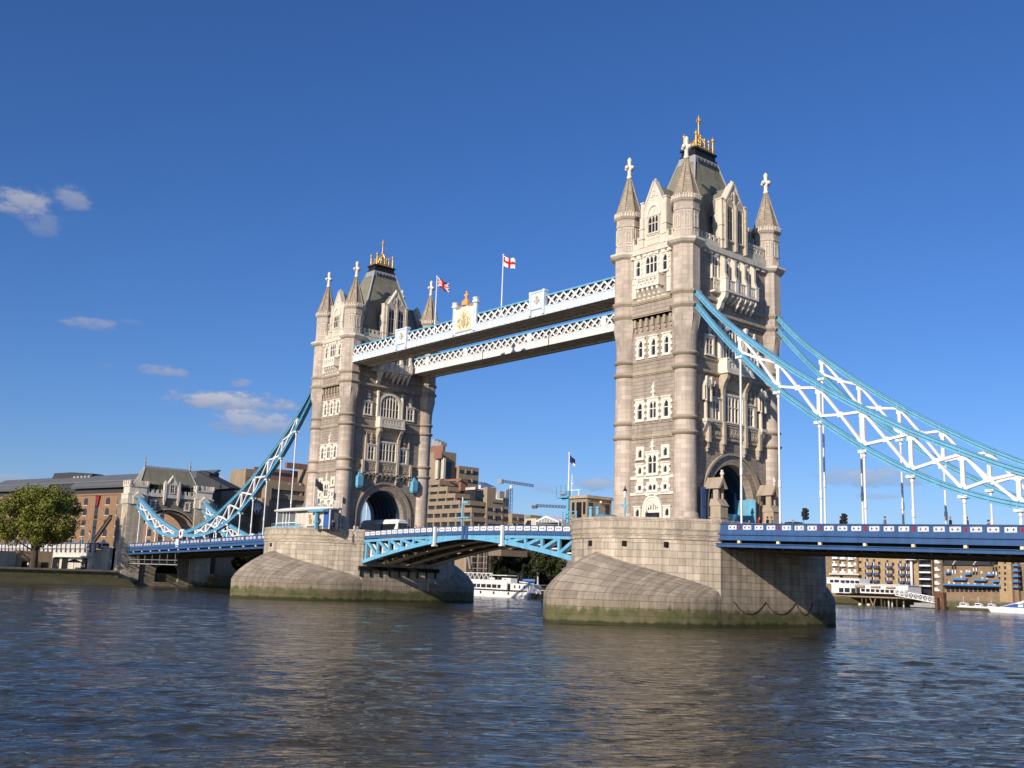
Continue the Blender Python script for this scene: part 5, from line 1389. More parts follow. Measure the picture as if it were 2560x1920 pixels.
    g = MB(); blk(g, 650, 870, 1030, 850, 1005, Y+7); g.build('corner_glazing', M_glassd, T)
    for u in (285, 370): r = MB(); pbox(r, 'd', u, 380, u+25, 680, 'y', yd-1, 1.0); r.build('rib', M_render, T)
    r = MB(); pbox(r, 'd', 318, 400, 365, 680, 'y', yd-.2, .3); r.build('recess', M_glassd, T)
    for u, v in ((225, 110), (275, 130), (320, 150)): r = MB(); pbox(r, 'd', u, v, u+38, 196-u*.02, 'y', yd+6+u*.01, 2.5); r.build('roof_plant', M_render, T)
    r = MB(); pbox(r, 'd', 720, 808, 860, 836, 'y', Y+.8, .2); r.build('sign_strip', M_render, T)
    r = MB()
    for u, v in ((225, 110), (275, 130), (320, 150)): pbox(r, 'd', u, v, u+45, 200, 'y', Y+20, 3)
    r.build('roof_plant', M_lead, T)
    # left wing behind the left chain
    X = -166
    def blk2(b, uL, uC, uR, vt, vb, xs, zf=None):
        C = at('c', uC, vt, 'x', xs); y1 = at('c', uR, vt, 'x', xs).y; x0 = at('c', uL, vt, 'y', C.y).x; zb = at('c', uC, vb, 'x', xs).z if zf is None else zf
        b.box(x0, C.y, zb, xs, y1, C.z)
    c = MB(); blk2(c, 920, 1045, 1130, 768, 1000, X, 3); blk2(c, 755, 845, 1060, 930, 1330, X+1, 3); blk2(c, 1480, 1558, 1640, 745, 900, X+.5, 3); blk2(c, 1080, 1120, 1640, 850, 900, X-1, 3); blk2(c, 1130, 1180, 1240, 1010, 1300, X+3, 3); blk2(c, 1168, 1215, 1262, 905, 1260, X+2, 3)
    blk2(c, 1190, 1200, 1640, 880, 930, X); blk2(c, 1190, 1200, 1640, 965, 1008, X)
    c.build('block', M_conc, T)
    c = MB(); blk2(c, 1105, 1120, 1480, 752, 850, X-1.5); c.build('upper_block', M_tile, T)
    for (uL, uC, uR, vt, vb) in ((915, 1048, 1132, 830, 905), (1370, 1385, 1600, 715, 760)): c = MB(); blk2(c, uL, uC, uR, vt, vb, X+.2); c.build('red_cladding', M_tile, T)
    for (u0, v0, u1, v1, xx) in ((1210, 895, 1640, 928, X-.9), (1210, 975, 1640, 1006, X-.9), (1130, 780, 1470, 838, X-1.4), (850, 1022, 1050, 1078, X+1.1), (850, 1112, 1050, 1168, X+1.1), (850, 1202, 1050, 1258, X+1.1), (1060, 835, 1125, 855, X+.1)):
        c = MB(); A_ = at('c', u0, v0, 'x', xx); B_ = at('c', u1, v1, 'x', xx); c.box(xx-.4, A_.y, B_.z, xx+.08, B_.y, A_.z); c.build('window_band', M_glassd, T)
    for u, v0, v1 in ((1310, 890, 930), (1400, 890, 930), (1490, 890, 930), (1560, 890, 930), (1310, 970, 1008), (1490, 970, 1008)):
        c = MB(); A_ = at('c', u, v0, 'x', X-.8); B_ = at('c', u+14, v1, 'x', X-.8); c.box(X-1.2, A_.y, B_.z, X-.1, B_.y, A_.z); c.build('window_divider', M_conc, T)
    for (u, v) in ((778, 1105), (1135, 1090)):      # flower like roundel on the wall: a plain disc with spread white petals
        P = at('c', u, v, 'x', X+3.2); c = MB(); c.tube((X+2.6, P.y, P.z), (X+3.2, P.y, P.z), 2.3, n=20); o = c.build('wall_roundel', M_brn2, T)
        c = MB()
        for a in (-50, -25, 0, 25, 50): c.beam((X+3.3, P.y, P.z-1.8), (X+3.3, P.y+2.0*sin(R(a)), P.z-1.8+3.4*cos(R(a))), .4, .15, (1, 0, 0))
        c.build('petal', M_white, o)
hotel()
def simple_building(name, label, cat, parts, group=None, loc=None):
    """parts: (part name, material, [(zone,u0,v0,u1,v1,ax,val,depth,zfloor)])"""
    first = parts[0][2][0]; P = at(*first[:3], first[5], first[6])
    T = thing(name, label, cat, (P.x, P.y, 3), group)
    for nm, m, bs in parts:
        if nm.endswith('*'):
            for q in bs: b = MB(); pbox(b, *q); b.build(nm[:-1], m, T)
        else:
            b = MB()
            for q in bs: pbox(b, *q)
            b.build(nm, m, T)
    return T
simple_building('office_block', 'white office block with a pale tank behind the concrete hotel', 'office', [('wall', M_render, [('d', 1165, 870, 1320, 1000, 'y', 210, 1.5, 3)]), ('roof_plant', M_lead, [('d', 1180, 862, 1215, 960, 'y', 205, 6), ('d', 1290, 840, 1308, 950, 'y', 206, 2)]), ('glazing', M_glassd, [('d', 1275, 965, 1318, 1080, 'y', 209, .5)])])
b = MB(); P = at('d', 915, 730, 'y', 180); Q = at('d', 1100, 800, 'y', 180)
b.prism([(P.x, Q.z-3), (P.x, P.z), (P.x+1, P.z), (Q.x, Q.z), (Q.x, Q.z-3)], 180, 183); b.box(P.x, 180.4, 3, Q.x, 182.6, Q.z-3)
tag(b.build('office_roof', M_white), 'white pitched roof just behind the hotel', 'roof')
def pavilion_hall():
    Y = 150; T = thing('glazed_hall', 'white gabled hall beside the near cabin, seen above the bascule', 'hall', (at('d', 1900, 1300, 'y', Y).x, Y, 3))
    g = lambda u, v: (at('d', u, v, 'y', Y).x, at('d', u, v, 'y', Y).z)
    a, m, c = g(1740, 1290), g(1895, 1215), g(2070, 1290)
    b = MB(); b.prism([a, (m[0], m[1]), c, (c[0], c[1]-.7), (m[0], m[1]-.8), (a[0], a[1]-.7)], Y, Y+22); b.build('roof', M_white, T)
    b = MB(); b.prism([(a[0]+.5, a[1]-.7), (m[0], m[1]-.8), (c[0]-.5, c[1]-.7)], Y+.3, Y+.5); b.build('gable_glazing', M_lead, T)
    b = MB()
    for k in range(9):
        x = a[0]+(c[0]-a[0])*k/8; b.box(x-.12, Y+.1, 3 if k in (0, 8) else a[1]-.8, x+.12, Y+.35, a[1]-.5+ (m[1]-a[1])*(1-abs(k-4)/4)*.9)
    b.build('frame', M_white, T)
    b = MB(); b.box(a[0]+.4, Y+2, 3, c[0]-.4, Y+20, a[1]-1.6); b.build('interior', M_glassd, T)
pavilion_hall()
simple_building('low_building', 'pale low building left of the gabled hall', 'building', [('wall', M_render, [('d', 1570, 1260, 1745, 1340, 'y', 152, 18, 3), ('d', 2065, 1275, 2130, 1345, 'y', 152, 18, 3)]), ('roof_plant', M_conc, [('d', 1590, 1208, 1665, 1262, 'y', 158, 6)])])
# frontage with shade in its colour, scaffold and quay things under the bascule
simple_building('quay_building', 'shaded quayside block with concrete canopy under the bascule', 'building', [('wall', M_quay, [('m', 640, 420, 740, 800, 'y', 126, 8, 3), ('m', 60, 330, 560, 800, 'y', 122.4, 1.5, 3)]), ('canopy', M_conc_shade, [('m', 520, 290, 785, 420, 'y', 118, 12)]), ('recess', M_glassd, [('m', 40, 300, 1500, 800, 'y', 146, 3, 3)])])  # wide front wall box is an added sheet, coloured as shade
T = thing('scaffold', 'scaffolding poles around columns under the bascule beside the far pier', 'scaffolding', (at('m', 300, 750, 'y', 120).x, 120, 3))
for k, u in enumerate((170, 235, 310, 385, 435, 490)):
    P = at('m', u, 330, 'y', 120+k % 2*2); b = MB(); b.tube((P.x, P.y, 3), (P.x, P.y, P.z+2), .09 if k % 2 else .32, n=8); b.build('pole', M_lead if k % 2 else M_conc_shade, T)
b = MB()
for v in (440, 570, 690): P, Q = at('m', 150, v, 'y', 120), at('m', 500, v, 'y', 120); b.beam((P.x, 119.8, P.z), (Q.x, 119.8, Q.z), .12, .12)
P, Q = at('m', 80, 380, 'y', 119), at('m', 130, 700, 'y', 119); b.beam(P, Q, .5, .5)
b.build('ledger', M_lead, T)
# ------------------------------------------------------------ cranes
def crane(name, label, u, vb, vt, ul, vl, ur, vr, Y, yellow=False):
    B = at('d', u, vb, 'y', Y); Tt = at('d', u, vt, 'y', Y); L_, R_ = at('d', ul, vl, 'y', Y), at('d', ur, vr, 'y', Y)
    T = thing(name, label, 'crane', (B.x, Y, 3))
    b = MB(); w_ = 1.1
    for sx in (-w_, w_):
        for sy in (-w_, w_): b.beam((B.x+sx, Y+sy, 3), (B.x+sx, Y+sy, Tt.z), .28, .28)
    n = int((Tt.z-3)/2.6)
    for k in range(n):
        z0 = 3+k*(Tt.z-3)/n; z1 = z0+(Tt.z-3)/n; s = 1 if k % 2 else -1
        b.beam((B.x-w_*s, Y-w_, z0), (B.x+w_*s, Y-w_, z1), .18, .18); b.beam((B.x+w_, Y-w_*s, z0), (B.x+w_, Y+w_*s, z1), .18, .18)
    b.build('mast', M_crane, T)
    b = MB(); n = 14
    for k in range(n):
        p = L_.lerp(R_, k/n); q = L_.lerp(R_, (k+1)/n)
        b.beam(p, q, .6, .5); b.beam(p+V((0, 0, 1.7)), q+V((0, 0, 1.7)), .5, .5); b.beam(p, q+V((0, 0, 1.7)), .4, .4); b.beam(p+V((0, 0, 1.7)), q, .4, .4)
    b.build('jib', M_crane, T)
    b = MB(); b.box(B.x+.6, Y-1.5, Tt.z-.2, B.x+2.6, Y+.6, Tt.z+2); b.build('cab', M_white, T)
    if ul < u-50: b = MB(); b.box(L_.x-1, Y-1, L_.z-1.5, L_.x+3.5, Y+1, L_.z+1.8); b.build('counterweight', M_lead, T)
M_crane = mat('pale blue crane paint', (.08, .12, .20), .6, None, .1, 1)
crane('tower_crane', 'tower crane with jib level over the concrete hotel', 1365, 1180, 820, 1215, 725, 1710, 800, 380)
crane('tower_crane', 'distant low crane jib left of the near stone cabin', 2320, 1220, 1130, 1710, 1085, 2330, 1115, 420)
# ------------------------------------------------------------ approach viaduct and promenade kiosks on the left
def viaduct():
    Y = -14; T = thing('approach_viaduct', 'low stone approach viaduct with white parapet behind the promenade tree', 'viaduct', (-190, Y, 3))
    b = MB(); b.box(-240, Y, 3, -150, -9, 8.6); b.box(-150, Y+2, 3, -144, -9, 9.2)
    b.build('wall', M_render, T)
    b = MB(); b.box(-240, Y-.2, 8.9, -147, Y+.1, 10.1); b.build('parapet', M_render, T)  # dimmer than white, tree shade put into the parapet colour
    b = MB()
    for k in range(24): b.box(-238+k*3.9, Y-.4, 7.8, -237.5+k*3.9, Y-.15, 10.3)
    b.box(-240, Y-.3, 10.1, -147, Y+.2, 10.35); b.build('parapet_post', M_dblue, T)
    b = MB()
    for u0, u1 in ((640, 710), (755, 815), (1000, 1050), (505, 575)):
        P, Q = at('i', u0, 1290, 'y', Y-.1), at('i', u1, 1390, 'y', Y-.1); b.box(P.x, Y-.15, 3, Q.x, Y-.02, 6.2)
    b.build('shop_opening', M_hole, T)
    b = MB(); P, Q = at('i', 620, 1240, 'y', Y-1), at('i', 1090, 1260, 'y', Y-1); b.box(P.x, Y-1.6, 6.5, Q.x, Y, 6.9); b.build('canopy', M_white, T)
viaduct()
simple_building('stone_kiosk', 'plain tan kiosk block behind the tree trunk', 'kiosk', [('wall', M_gran2 if 'M_gran2' in globals() else M_conc, [('i', 235, 1150, 625, 1380, 'x', -152, 8, 3)]), ('door*', M_hole, [('i', 270, 1285, 345, 1375, 'x', -151.9, .1, 3), ('i', 505, 1295, 575, 1380, 'x', -151.9, .1, 3)])])
simple_building('white_kiosk', 'white panelled kiosk at the left edge', 'kiosk', [('wall', M_render, [('i', -120, 1150, 240, 1370, 'x', -154, 6, 3)]), ('railing', M_hole, [('i', -100, 1300, 220, 1310, 'x', -147, .1), ('i', -100, 1330, 220, 1338, 'x', -147, .1)])])
P = at('i', 900, 1330, 'x', -141)
T = thing('parasol', 'dark cafe parasol on the left promenade', 'parasol', (-141, P.y, 3)); b = MB(); b.lathe(-141, P.y, [(3, .06), (5.4, .06)], 8); b.build('pole', M_black, T); b = MB(); b.octa(-141, P.y, [(5.0, 2.2), (5.05, 2.25), (5.9, .1)]); b.build('canopy', M_black, T)
# black stay of the chain running down behind the gatehouse
b = MB(); P, Q = at('i', 1355, 750, 'y', -9), at('i', 1130, 1070, 'y', -9); b.beam(P, Q, .5, .9); b.beam(P+V((0, 0, .6)), Q+V((0, 0, .6)), .9, .12)
tag(b.build('back_stay', M_soffd), 'dark back stay sloping down left of the gatehouse', 'stay')
# ------------------------------------------------------------ far bank on the right
RY = 284
def rb(z, u, v, dy=0): return at(z, u, v, 'y', RY+dy)
def windows(T, z, rects, dy, m, nm='window', depth=.2):
    for q in rects:
        b = MB(); pbox(b, z, *q, 'y', RY+dy, depth); b.build(nm, m, T)
def balc(T, z, rects, m, dy=-1.6, dep=1.6):
    for q in rects:
        b = MB(); P, Q = pbox(b, z, *q, 'y', RY+dy, dep); b.build('balcony', m, T)
T = thing('apartment_block', 'brown brick flats with stacked white balconies at the far right bank', 'apartments', (rb('k', 400, 700).x, RY, 3), 'riverside flats')
b = MB(); pbox(b, 'k', 20, 190, 345, 800, 'y', RY, 16, 3); pbox(b, 'k', 345, 240, 410, 800, 'y', RY+1.5, 14, 3); pbox(b, 'k', 405, 200, 760, 800, 'y', RY, 16, 3); b.build('wall', M_brn2, T)
b = MB(); pbox(b, 'k', 10, 155, 345, 190, 'y', RY-.4, 17); pbox(b, 'k', 405, 165, 765, 208, 'y', RY-.4, 17); b.build('cornice', M_white, T)
b = MB(); pbox(b, 'k', 110, 640, 770, 690, 'y', RY-1.4, 1.5); b.build('terrace', M_render, T)
for r, v in enumerate((230, 385, 540)):
    windows(T, 'k', [(180, v-5, 240, v+70), (360, v+10, 430, v+90), (525, v+20, 590, v+100), (655, v+25, 710, v+90)], -.1, M_white)
    windows(T, 'k', [(185, v+5, 205, v+60), (362, v+5, 385, v+80)], -.15, M_glassd)
    balc(T, 'k', [(175, v+50, 290, v+100), (345, v+60, 460, v+110), (525, v+70, 635, v+120)], M_white)
T = thing('apartment_block', 'yellow brick flats with navy balconies and blue glass penthouse', 'apartments', (rb('k', 1400, 700).x, RY, 3), 'riverside flats')
b = MB(); pbox(b, 'k', 768, 285, 1960, 1050, 'y', RY+.3, 16, 3); pbox(b, 'k', 1960, 310, 2110, 1080, 'y', RY+1, 14, 3); b.build('wall', M_yell, T)
b = MB(); pbox(b, 'k', 768, 280, 1960, 300, 'y', RY+.1, 1); pbox(b, 'k', 1590, 400, 1612, 900, 'y', RY+.1, .2); b.build('coping', M_render, T)
b = MB(); pbox(b, 'k', 790, 195, 1120, 290, 'y', RY+3, 8); pbox(b, 'k', 1250, 200, 1420, 300, 'y', RY+3, 8); pbox(b, 'k', 1570, 215, 1860, 330, 'y', RY+3, 8); b.build('penthouse', mat('blue glass', (.05, .13, .22), .15, None, .3, .5, spec=.6), T)
b = MB(); pbox(b, 'k', 1120, 190, 1250, 290, 'y', RY+4, 8); pbox(b, 'k', 1420, 205, 1570, 320, 'y', RY+4, 8); b.build('penthouse_wall', M_render, T)
cols = [(905, 1030), (1055, 1190), (1350, 1475), (1640, 1755), (1780, 1890)]
for (a, c) in cols:
    for v in (400, 560, 720):
        k = (a-900)*.035; windows(T, 'k', [(a, v+k, a+70, v+k+110)], .1, M_glassd); windows(T, 'k', [(a+35, v+k, a+58, v+k+90)], .05, M_white)
        balc(T, 'k', [(a+10, v+k+70, c, v+k+125)], M_navy)
    b = MB(); pbox(b, 'k', a+20, 325+(a-900)*.06, a+50, 370+(a-900)*.06, 'y', RY-.6, 1); b.build('hoist', M_navy, T)
windows(T, 'k', [(775, 370, 825, 430), (775, 520, 825, 610), (780, 680, 830, 755), (1195, 390, 1245, 455), (1200, 540, 1250, 640), (1205, 700, 1250, 775), (1500, 410, 1550, 480), (1505, 550, 1550, 650), (1510, 710, 1555, 790), (1915, 430, 1945, 500), (1930, 740, 1955, 810)], .1, M_glassd)
b = MB(); P = rb('k', 1950, 290); b.tube((P.x, RY-1, 4), (P.x, RY-1, P.z), .5, n=10); b.lathe(P.x, RY-1, [(P.z-1.2, 2.4), (P.z, 2.4), (P.z+.3, .5)], 12); b.build('white_pylon', M_white, T)
T = thing('apartment_block', 'dark glass flats banded with white balcony fronts', 'apartments', (rb('l', 40, 700).x, RY, 3), 'riverside flats')
b = MB(); pbox(b, 'k', 2080, 200, 2150, 1050, 'y', RY, 14, 3); pbox(b, 'l', -60, 200, 170, 1100, 'y', RY+2, 14, 3); b.build('wall', M_glassd, T)
balc(T, 'l', [(-110, v, 135, v+40) for v in (310, 455, 605, 755, 905)], M_white, -.5, 2.4)
b = MB(); pbox(b, 'l', 150, 280, 205, 1100, 'y', RY+.5, 12, 3); b.build('stair_wall', M_brn2, T)
T = thing('round_stair_tower', 'brown cylindrical tower with white balconies between dark glass flats and long terrace', 'tower', (rb('l', 275, 700).x, RY, 3))
b = MB(); P = rb('l', 275, 270); b.lathe(P.x, RY+1.5, [(3, 1.75), (P.z, 1.75)], 20); b.build('wall', M_brn2, T)
b = MB(); b.lathe(P.x-.3, RY+1.5, [(P.z, 1.0), (P.z+.9, 1.0), (P.z+1.1, .1)], 14); b.build('roof_drum', M_white, T)
balc(T, 'l', [(235, v+35, 340, v+80) for v in (350, 515, 665, 820, 965)], M_white, -.9, 1.2)
windows(T, 'l', [(230, v, 300, v+50) for v in (350, 515, 665, 820, 965)], -.35, M_white)
T = thing('terrace_house', 'long brown brick riverside terrace with slate roof and bright blue balconies', 'terrace', (rb('l', 1000, 900).x, RY, 3))
b = MB(); pbox(b, 'l', 350, 440, 1690, 1160, 'y', RY+2, 14, 3); b.build('wall', M_brn2, T)
P, Q, R_, S_ = rb('l', 350, 450, 1), rb('l', 1520, 480, 1), rb('l', 340, 300, 1), rb('l', 1390, 380, 1)
b = MB(); zt = (P.z+Q.z)/2; b.prism([(RY+1, zt), (RY+9, zt+4.8), (RY+17, zt)], P.x, Q.x, 'x'); b.build('roof', M_roofd, T)
b = MB()
for u, v in ((640, 440), (1100, 460)): p = rb('l', u, v, 1); b.beam((p.x, RY+.8, zt+.1), (p.x-.3, RY+8.8, zt+4.9), .4, .35)
b.build('roof_coping', M_render, T)
for u, v in ((455, 260), (735, 285), (910, 300), (1190, 340)): b = MB(); pbox(b, 'l', u-25, v, u+30, v+90, 'y', RY+7, 2); b.build('chimney', M_brick, T)
windows(T, 'l', [(u+o, v, u+o+45, v+190) for u, v in ((610, 465), (1075, 490), (1515, 510)) for o in (0, 62)], 1.8, M_glassd)
windows(T, 'l', [(u+o+6, v, u+o+34, v+85) for u, v in ((610, 570), (1075, 520), (1515, 610)) for o in (0, 62)], 1.75, M_white)
windows(T, 'l', [(u, v, u+45, v+60) for u, v in ((510, 555), (800, 580), (920, 570), (980, 575), (1250, 600), (1410, 620), (800, 700), (1270, 730), (1370, 750), (530, 820), (640, 840), (820, 850), (960, 850), (1100, 860), (1280, 870), (1540, 870))], 1.8, M_render)
windows(T, 'l', [(500+k*100, 960, 570+k*100, 1060) for k in range(12)], 1.8, M_glassd)
balc(T, 'l', [(455, 610, 560, 650), (890, 640, 1020, 680), (1345, 660, 1520, 700), (620, 750, 920, 800), (1080, 775, 1365, 820), (1510, 795, 1665, 840), (410, 875, 1685, 945)], M_bblue, -.2, 2.2)
b = MB(); pbox(b, 'l', 430, 945, 1690, 965, 'y', RY-.2, 2.4); b.build('canopy_shadow_strip', M_hole, T)  # solid black strip stands in for the shadow under the balcony
T = thing('apartment_block', 'tall yellow brick tower with small dark windows and one long blue balcony', 'apartments', (rb('l', 1780, 900).x, RY, 3), 'riverside flats')
b = MB(); pbox(b, 'l', 1385, 260, 1640, 1150, 'y', RY+6, 10, 3); pbox(b, 'l', 1630, 255, 1960, 1160, 'y', RY+.5, 16, 3); b.build('wall', M_yell, T)
windows(T, 'l', [(1770, v, 1815, v+65) for v in (370, 490, 615, 735, 860, 980)]+[(1650, v, 1690, v+50) for v in (490, 615, 730)]+[(1450, 370, 1490, 420), (1545, 370, 1585, 420)], .4, M_glassd)
balc(T, 'l', [(1590, 315, 1960, 360)], M_bblue, -1, 1.6)
T = thing('apartment_block', 'brick flats with stacked bright blue balconies at the right edge', 'apartments', (rb('l', 2080, 900).x, RY, 3), 'riverside flats')
b = MB(); pbox(b, 'l', 1960, 290, 2100, 1160, 'y', RY+2, 14, 3); pbox(b, 'l', 2100, 430, 2700, 1160, 'y', RY+4, 14, 3); b.build('wall', M_brn2, T)
b = MB(); pbox(b, 'l', 2075, 270, 2700, 440, 'y', RY+5, 12, 12); b.build('upper_storey', M_lead, T)
b = MB(); pbox(b, 'l', 2100, 570, 2180, 1030, 'y', RY+3.6, .6); b.build('recess', M_hole, T)
balc(T, 'l', [(1955, v, 2085, v+40) for v in (450, 570, 690, 810, 930)]+[(2230, v, 2500, v+40) for v in (560, 720, 880)], M_bblue, 0, 2.2)
T = thing('office_block', 'long pale office roof rising just over the terrace chimneys', 'office', (rb('l', 800, 300, 40).x, RY+40, 3))
b = MB(); pbox(b, 'l', 290, 230, 1380, 330, 'y', RY+40, 20, 3); b.build('wall', M_lead, T); b = MB(); pbox(b, 'l', 290, 225, 1390, 245, 'y', RY+39, 22); b.build('roof', M_white, T)
# restaurant on a jetty
JY = 268
T = thing('jetty_restaurant', 'white restaurant on piled jetty with three brown name boards', 'restaurant', (at('k', 900, 1000, 'y', JY).x, JY, WATER_Z))
def J(b, u0, v0, u1, v1, dy=0, dep=10): return pbox(b, 'k', u0, v0, u1, v1, 'y', JY+dy, dep)
b = MB(); J(b, 60, 735, 355, 880, 4, 9); J(b, 355, 755, 785, 900, 4.6, 8); J(b, 165, 875, 575, 1090, 0, 10); J(b, 575, 890, 1865, 1120, .4, 10); b.build('wall', M_white, T)
b = MB(); J(b, 575, 885, 1870, 905, .1, 11); J(b, 1540, 1040, 1870, 1110, .1, 2); b.build('fascia', M_pblue, T)
for q in [(130, 790, 205, 850), (230, 790, 330, 850), (370, 800, 445, 858), (475, 800, 550, 858), (580, 805, 655, 860), (685, 810, 760, 865)]: g = MB(); J(g, *q, 3.8, .4); g.build('window', M_glassd, T)
for q in [(330, 970, 430, 1070), (455, 970, 565, 1070), (600, 975, 690, 1075), (710, 975, 785, 1075)]+[(820+k*107, 985+k*5, 892+k*107, 1045+k*5) for k in range(10)]: g = MB(); J(g, *q, -.1, .6); g.build('window', M_glassd, T)
for (u0, v0, u1, v1) in ((680, 905, 890, 965), (1030, 925, 1235, 970), (1365, 940, 1565, 985)):
    g = MB(); P, Q = J(g, u0, v0, u1, v1, -.25, .6); o = g.build('name_board', M_brick, T)
    g = MB(); zc = (P.z+Q.z)/2; x = P.x+.3; rr = random.Random(u0)
    while x < Q.x-.4: w_ = rr.uniform(.1, .24); g.box(x, JY-.3, zc-.28, x+w_*.4, JY-.26, zc+.28); g.box(x, JY-.3, zc-.05, x+w_, JY-.27, zc+.06); x += w_+.12
    g.build('lettering', M_cream, o)
b = MB(); P = at('k', 130, 1090, 'y', JY); Q = at('k', 1900, 1140, 'y', JY); b.box(P.x-8, JY-1.2, 2.75, Q.x+1, JY+16, 3.3); b.build('deck', M_conc, T)
for k, u in enumerate((250, 395, 620, 840, 1040, 1110, 1270, 1430, 1505, 1610, 1760, 500, 930, 1340)):
    P = at('k', u, 1250, 'y', JY+(k % 3)*1.5); b = MB(); b.tube((P.x, P.y, -4), (P.x, P.y, 2.9), .3, n=8); b.build('pile', M_render if k in (1, 2, 7, 8, 10) else M_mud, T)
b = MB(); P, Q = at('k', 1025, 1150, 'y', JY), at('k', 1110, 1340, 'y', JY); b.beam((P.x, JY-.5, 2.8), (Q.x, JY-.5, -.5), .3, .3); b.beam((P.x+2.6, JY-.5, 2.8), (Q.x, JY-.5, -.5), .3, .3); b.build('raking_brace', M_conc, T)
b = MB(); b.box(at('k', 60, 1200, 'y', JY).x, JY+13, -2, at('k', 1900, 1200, 'y', JY).x, JY+13.4, 2.8); b.build('back_wall', M_hole, T)
for u, v in ((795, 1350), (985, 1360)):
    P = at('k', u, v, 'z', WATER_Z); b = MB(); b.sphere((P.x, P.y, WATER_Z+.25), .75, 12, .7); tag(b.build('buoy', M_cream), 'cream mooring buoy '+('nearer the dark pier edge' if u < 900 else 'right of the other, below the jetty'), 'buoy', 'mooring buoys')
# gangway, dolphin, pontoon
T = thing('gangway', 'white lattice gangway sloping down right of the restaurant', 'gangway', (at('k', 1600, 1100, 'y', 262).x, 262, 3))
P, Q = at('k', 1580, 1130, 'y', 262), at('l', 290, 1310, 'y', 258); b = MB()
for dz in (0, 2.0): b.beam(P+V((0, 0, dz)), Q+V((0, 0, dz)), .5, .34)
n = 9
for k in range(n):
    p, q = P.lerp(Q, k/n), P.lerp(Q, (k+1)/n); b.beam(p, p+V((0, 0, 2)), .24, .24); b.beam(p, q+V((0, 0, 2)), .18, .18); b.beam(p+V((0, 0, 2)), q, .18, .18)
b.beam(Q, Q+V((0, 0, 2)), .3, .3); b.build('truss', M_white, T)
b = MB(); P2 = at('k', 1930, 1230, 'y', 259); b.box(P2.x, 258, WATER_Z+.3, Q.x-1, 262, .9+WATER_Z); b.box(P2.x+1, 259, .6, Q.x-1, 261.8, 1.6); b.build('pontoon_house', M_lead, T)
T = thing('mooring_dolphin', 'rusty brown steel mooring frame at the gangway foot', 'mooring dolphin', (at('l', 360, 1300, 'y', 254).x, 254, WATER_Z))
b = MB()
for u in (290, 440): P = at('l', u, 1200, 'y', 254); b.box(P.x-.5, 253, -4, P.x+.5, 255, 4.2)
P, Q = at('l', 265, 1065, 'y', 254), at('l', 460, 1120, 'y', 254); b.box(P.x, 252.8, 3.6, Q.x, 255.2, P.z); b.build('frame', mat('rust', (.14, .07, .045), .9, None, .2, 1), T)
b = MB(); P, Q = at('l', 480, 1380, 'y', 258), at('l', 1620, 1400, 'y', 258); b.box(P.x, 257, -.6, Q.x+4, 262, .55); b.box(P.x, 256.9, .45, Q.x+4, 257.1, .65)
tag(b.build('pontoon', M_mud), 'long low dark pontoon with boats moored along it', 'pontoon')
# boats
def hull(b, x0, x1, yc, zb, zd, w_, bow=1, rake=.22, n=14):
    rings = []
    for i in range(n+1):
        t = i/n; x = x0+(x1-x0)*t; k = t if bow > 0 else 1-t
        f = 1 if k < .55 else max(.03, 1-((k-.55)/.45)**2.0)
        sh = (zd-zb)*(.25*max(0, k-.4)**1.5*2)
        x_ = x; rings.append([(x_, yc-w_*f*.78, zb), (x_, yc+w_*f*.78, zb), (x_+bow*rake*k, yc+w_*f, zd+sh), (x_+bow*rake*k, yc-w_*f, zd+sh)])
    b.loft(rings, True, False, False)
def cruiser(label, u0, u1, Y, L=1, wheel=True):
    P, Q = at('l', u0, 1350, 'y', Y), at('l', u1, 1350, 'y', Y); x0, x1 = P.x, Q.x; l = x1-x0
    T = thing('motor_cruiser', label, 'boat', ((x0+x1)/2, Y, WATER_Z), 'small white boats')
    b = MB(); hull(b, x0, x1, Y, WATER_Z-.2, 1.0, 1.5); b.build('hull', M_white, T)
    b = MB(); b.loft([[(x0+l*.12, Y-1.1, 1.0), (x0+l*.62, Y-1.1, 1.0), (x0+l*.62, Y+1.1, 1.0), (x0+l*.12, Y+1.1, 1.0)], [(x0+l*.15, Y-1.0, 2.3), (x0+l*.5, Y-1.0, 2.3), (x0+l*.5, Y+1.0, 2.3), (x0+l*.15, Y+1.0, 2.3)]], True, False, False); b.build('cabin', M_white, T)
    b = MB(); b.box(x0+l*.18, Y-1.08, 1.5, x0+l*.5, Y-1.0, 2.0); b.build('window', M_glassd, T)
    b = MB(); b.tube((x0+l*.3, Y, 2.3), (x0+l*.3, Y, 4.6 if wheel else 3.4), .06, n=6); b.build('mast', M_white, T)
cruiser('white motor boat left of the other on the dark pontoon', 770, 1130, 266)
cruiser('white motor boat with tall mast in the middle of the pontoon', 1110, 1420, 265.5)
cruiser('small white boat partly behind the blue river bus', 1400, 1700, 267, 1, False)
T = thing('river_bus', 'white and blue river bus catamaran cut by the right edge', 'ferry', (at('l', 2000, 1400, 'y', 236).x, 236, WATER_Z))
P = at('l', 1460, 1400, 'y', 236); x0 = P.x; x1 = x0+30
b = MB(); hull(b, x1, x0+2.2, 234.5, WATER_Z-.2, 1.5, 1.2, -1, .3) if False else None
for yy in (233.6, 238.4):
    b = MB(); rings = []
    for i in range(13):
        t = i/12; x = x0+(x1-x0)*t; f = min(1, .08+t*2.6); zb = WATER_Z-.3; zt = 1.55-.3*min(1, t*2)
        rings.append([(x+ (1.6*(1-min(1, t*4))), yy-1.0*f, zb), (x+(1.6*(1-min(1, t*4))), yy+1.0*f, zb), (x, yy+1.25*f, zt), (x, yy-1.25*f, zt)])
    b.loft(rings, True, False, False); b.build('hull', M_white, T)
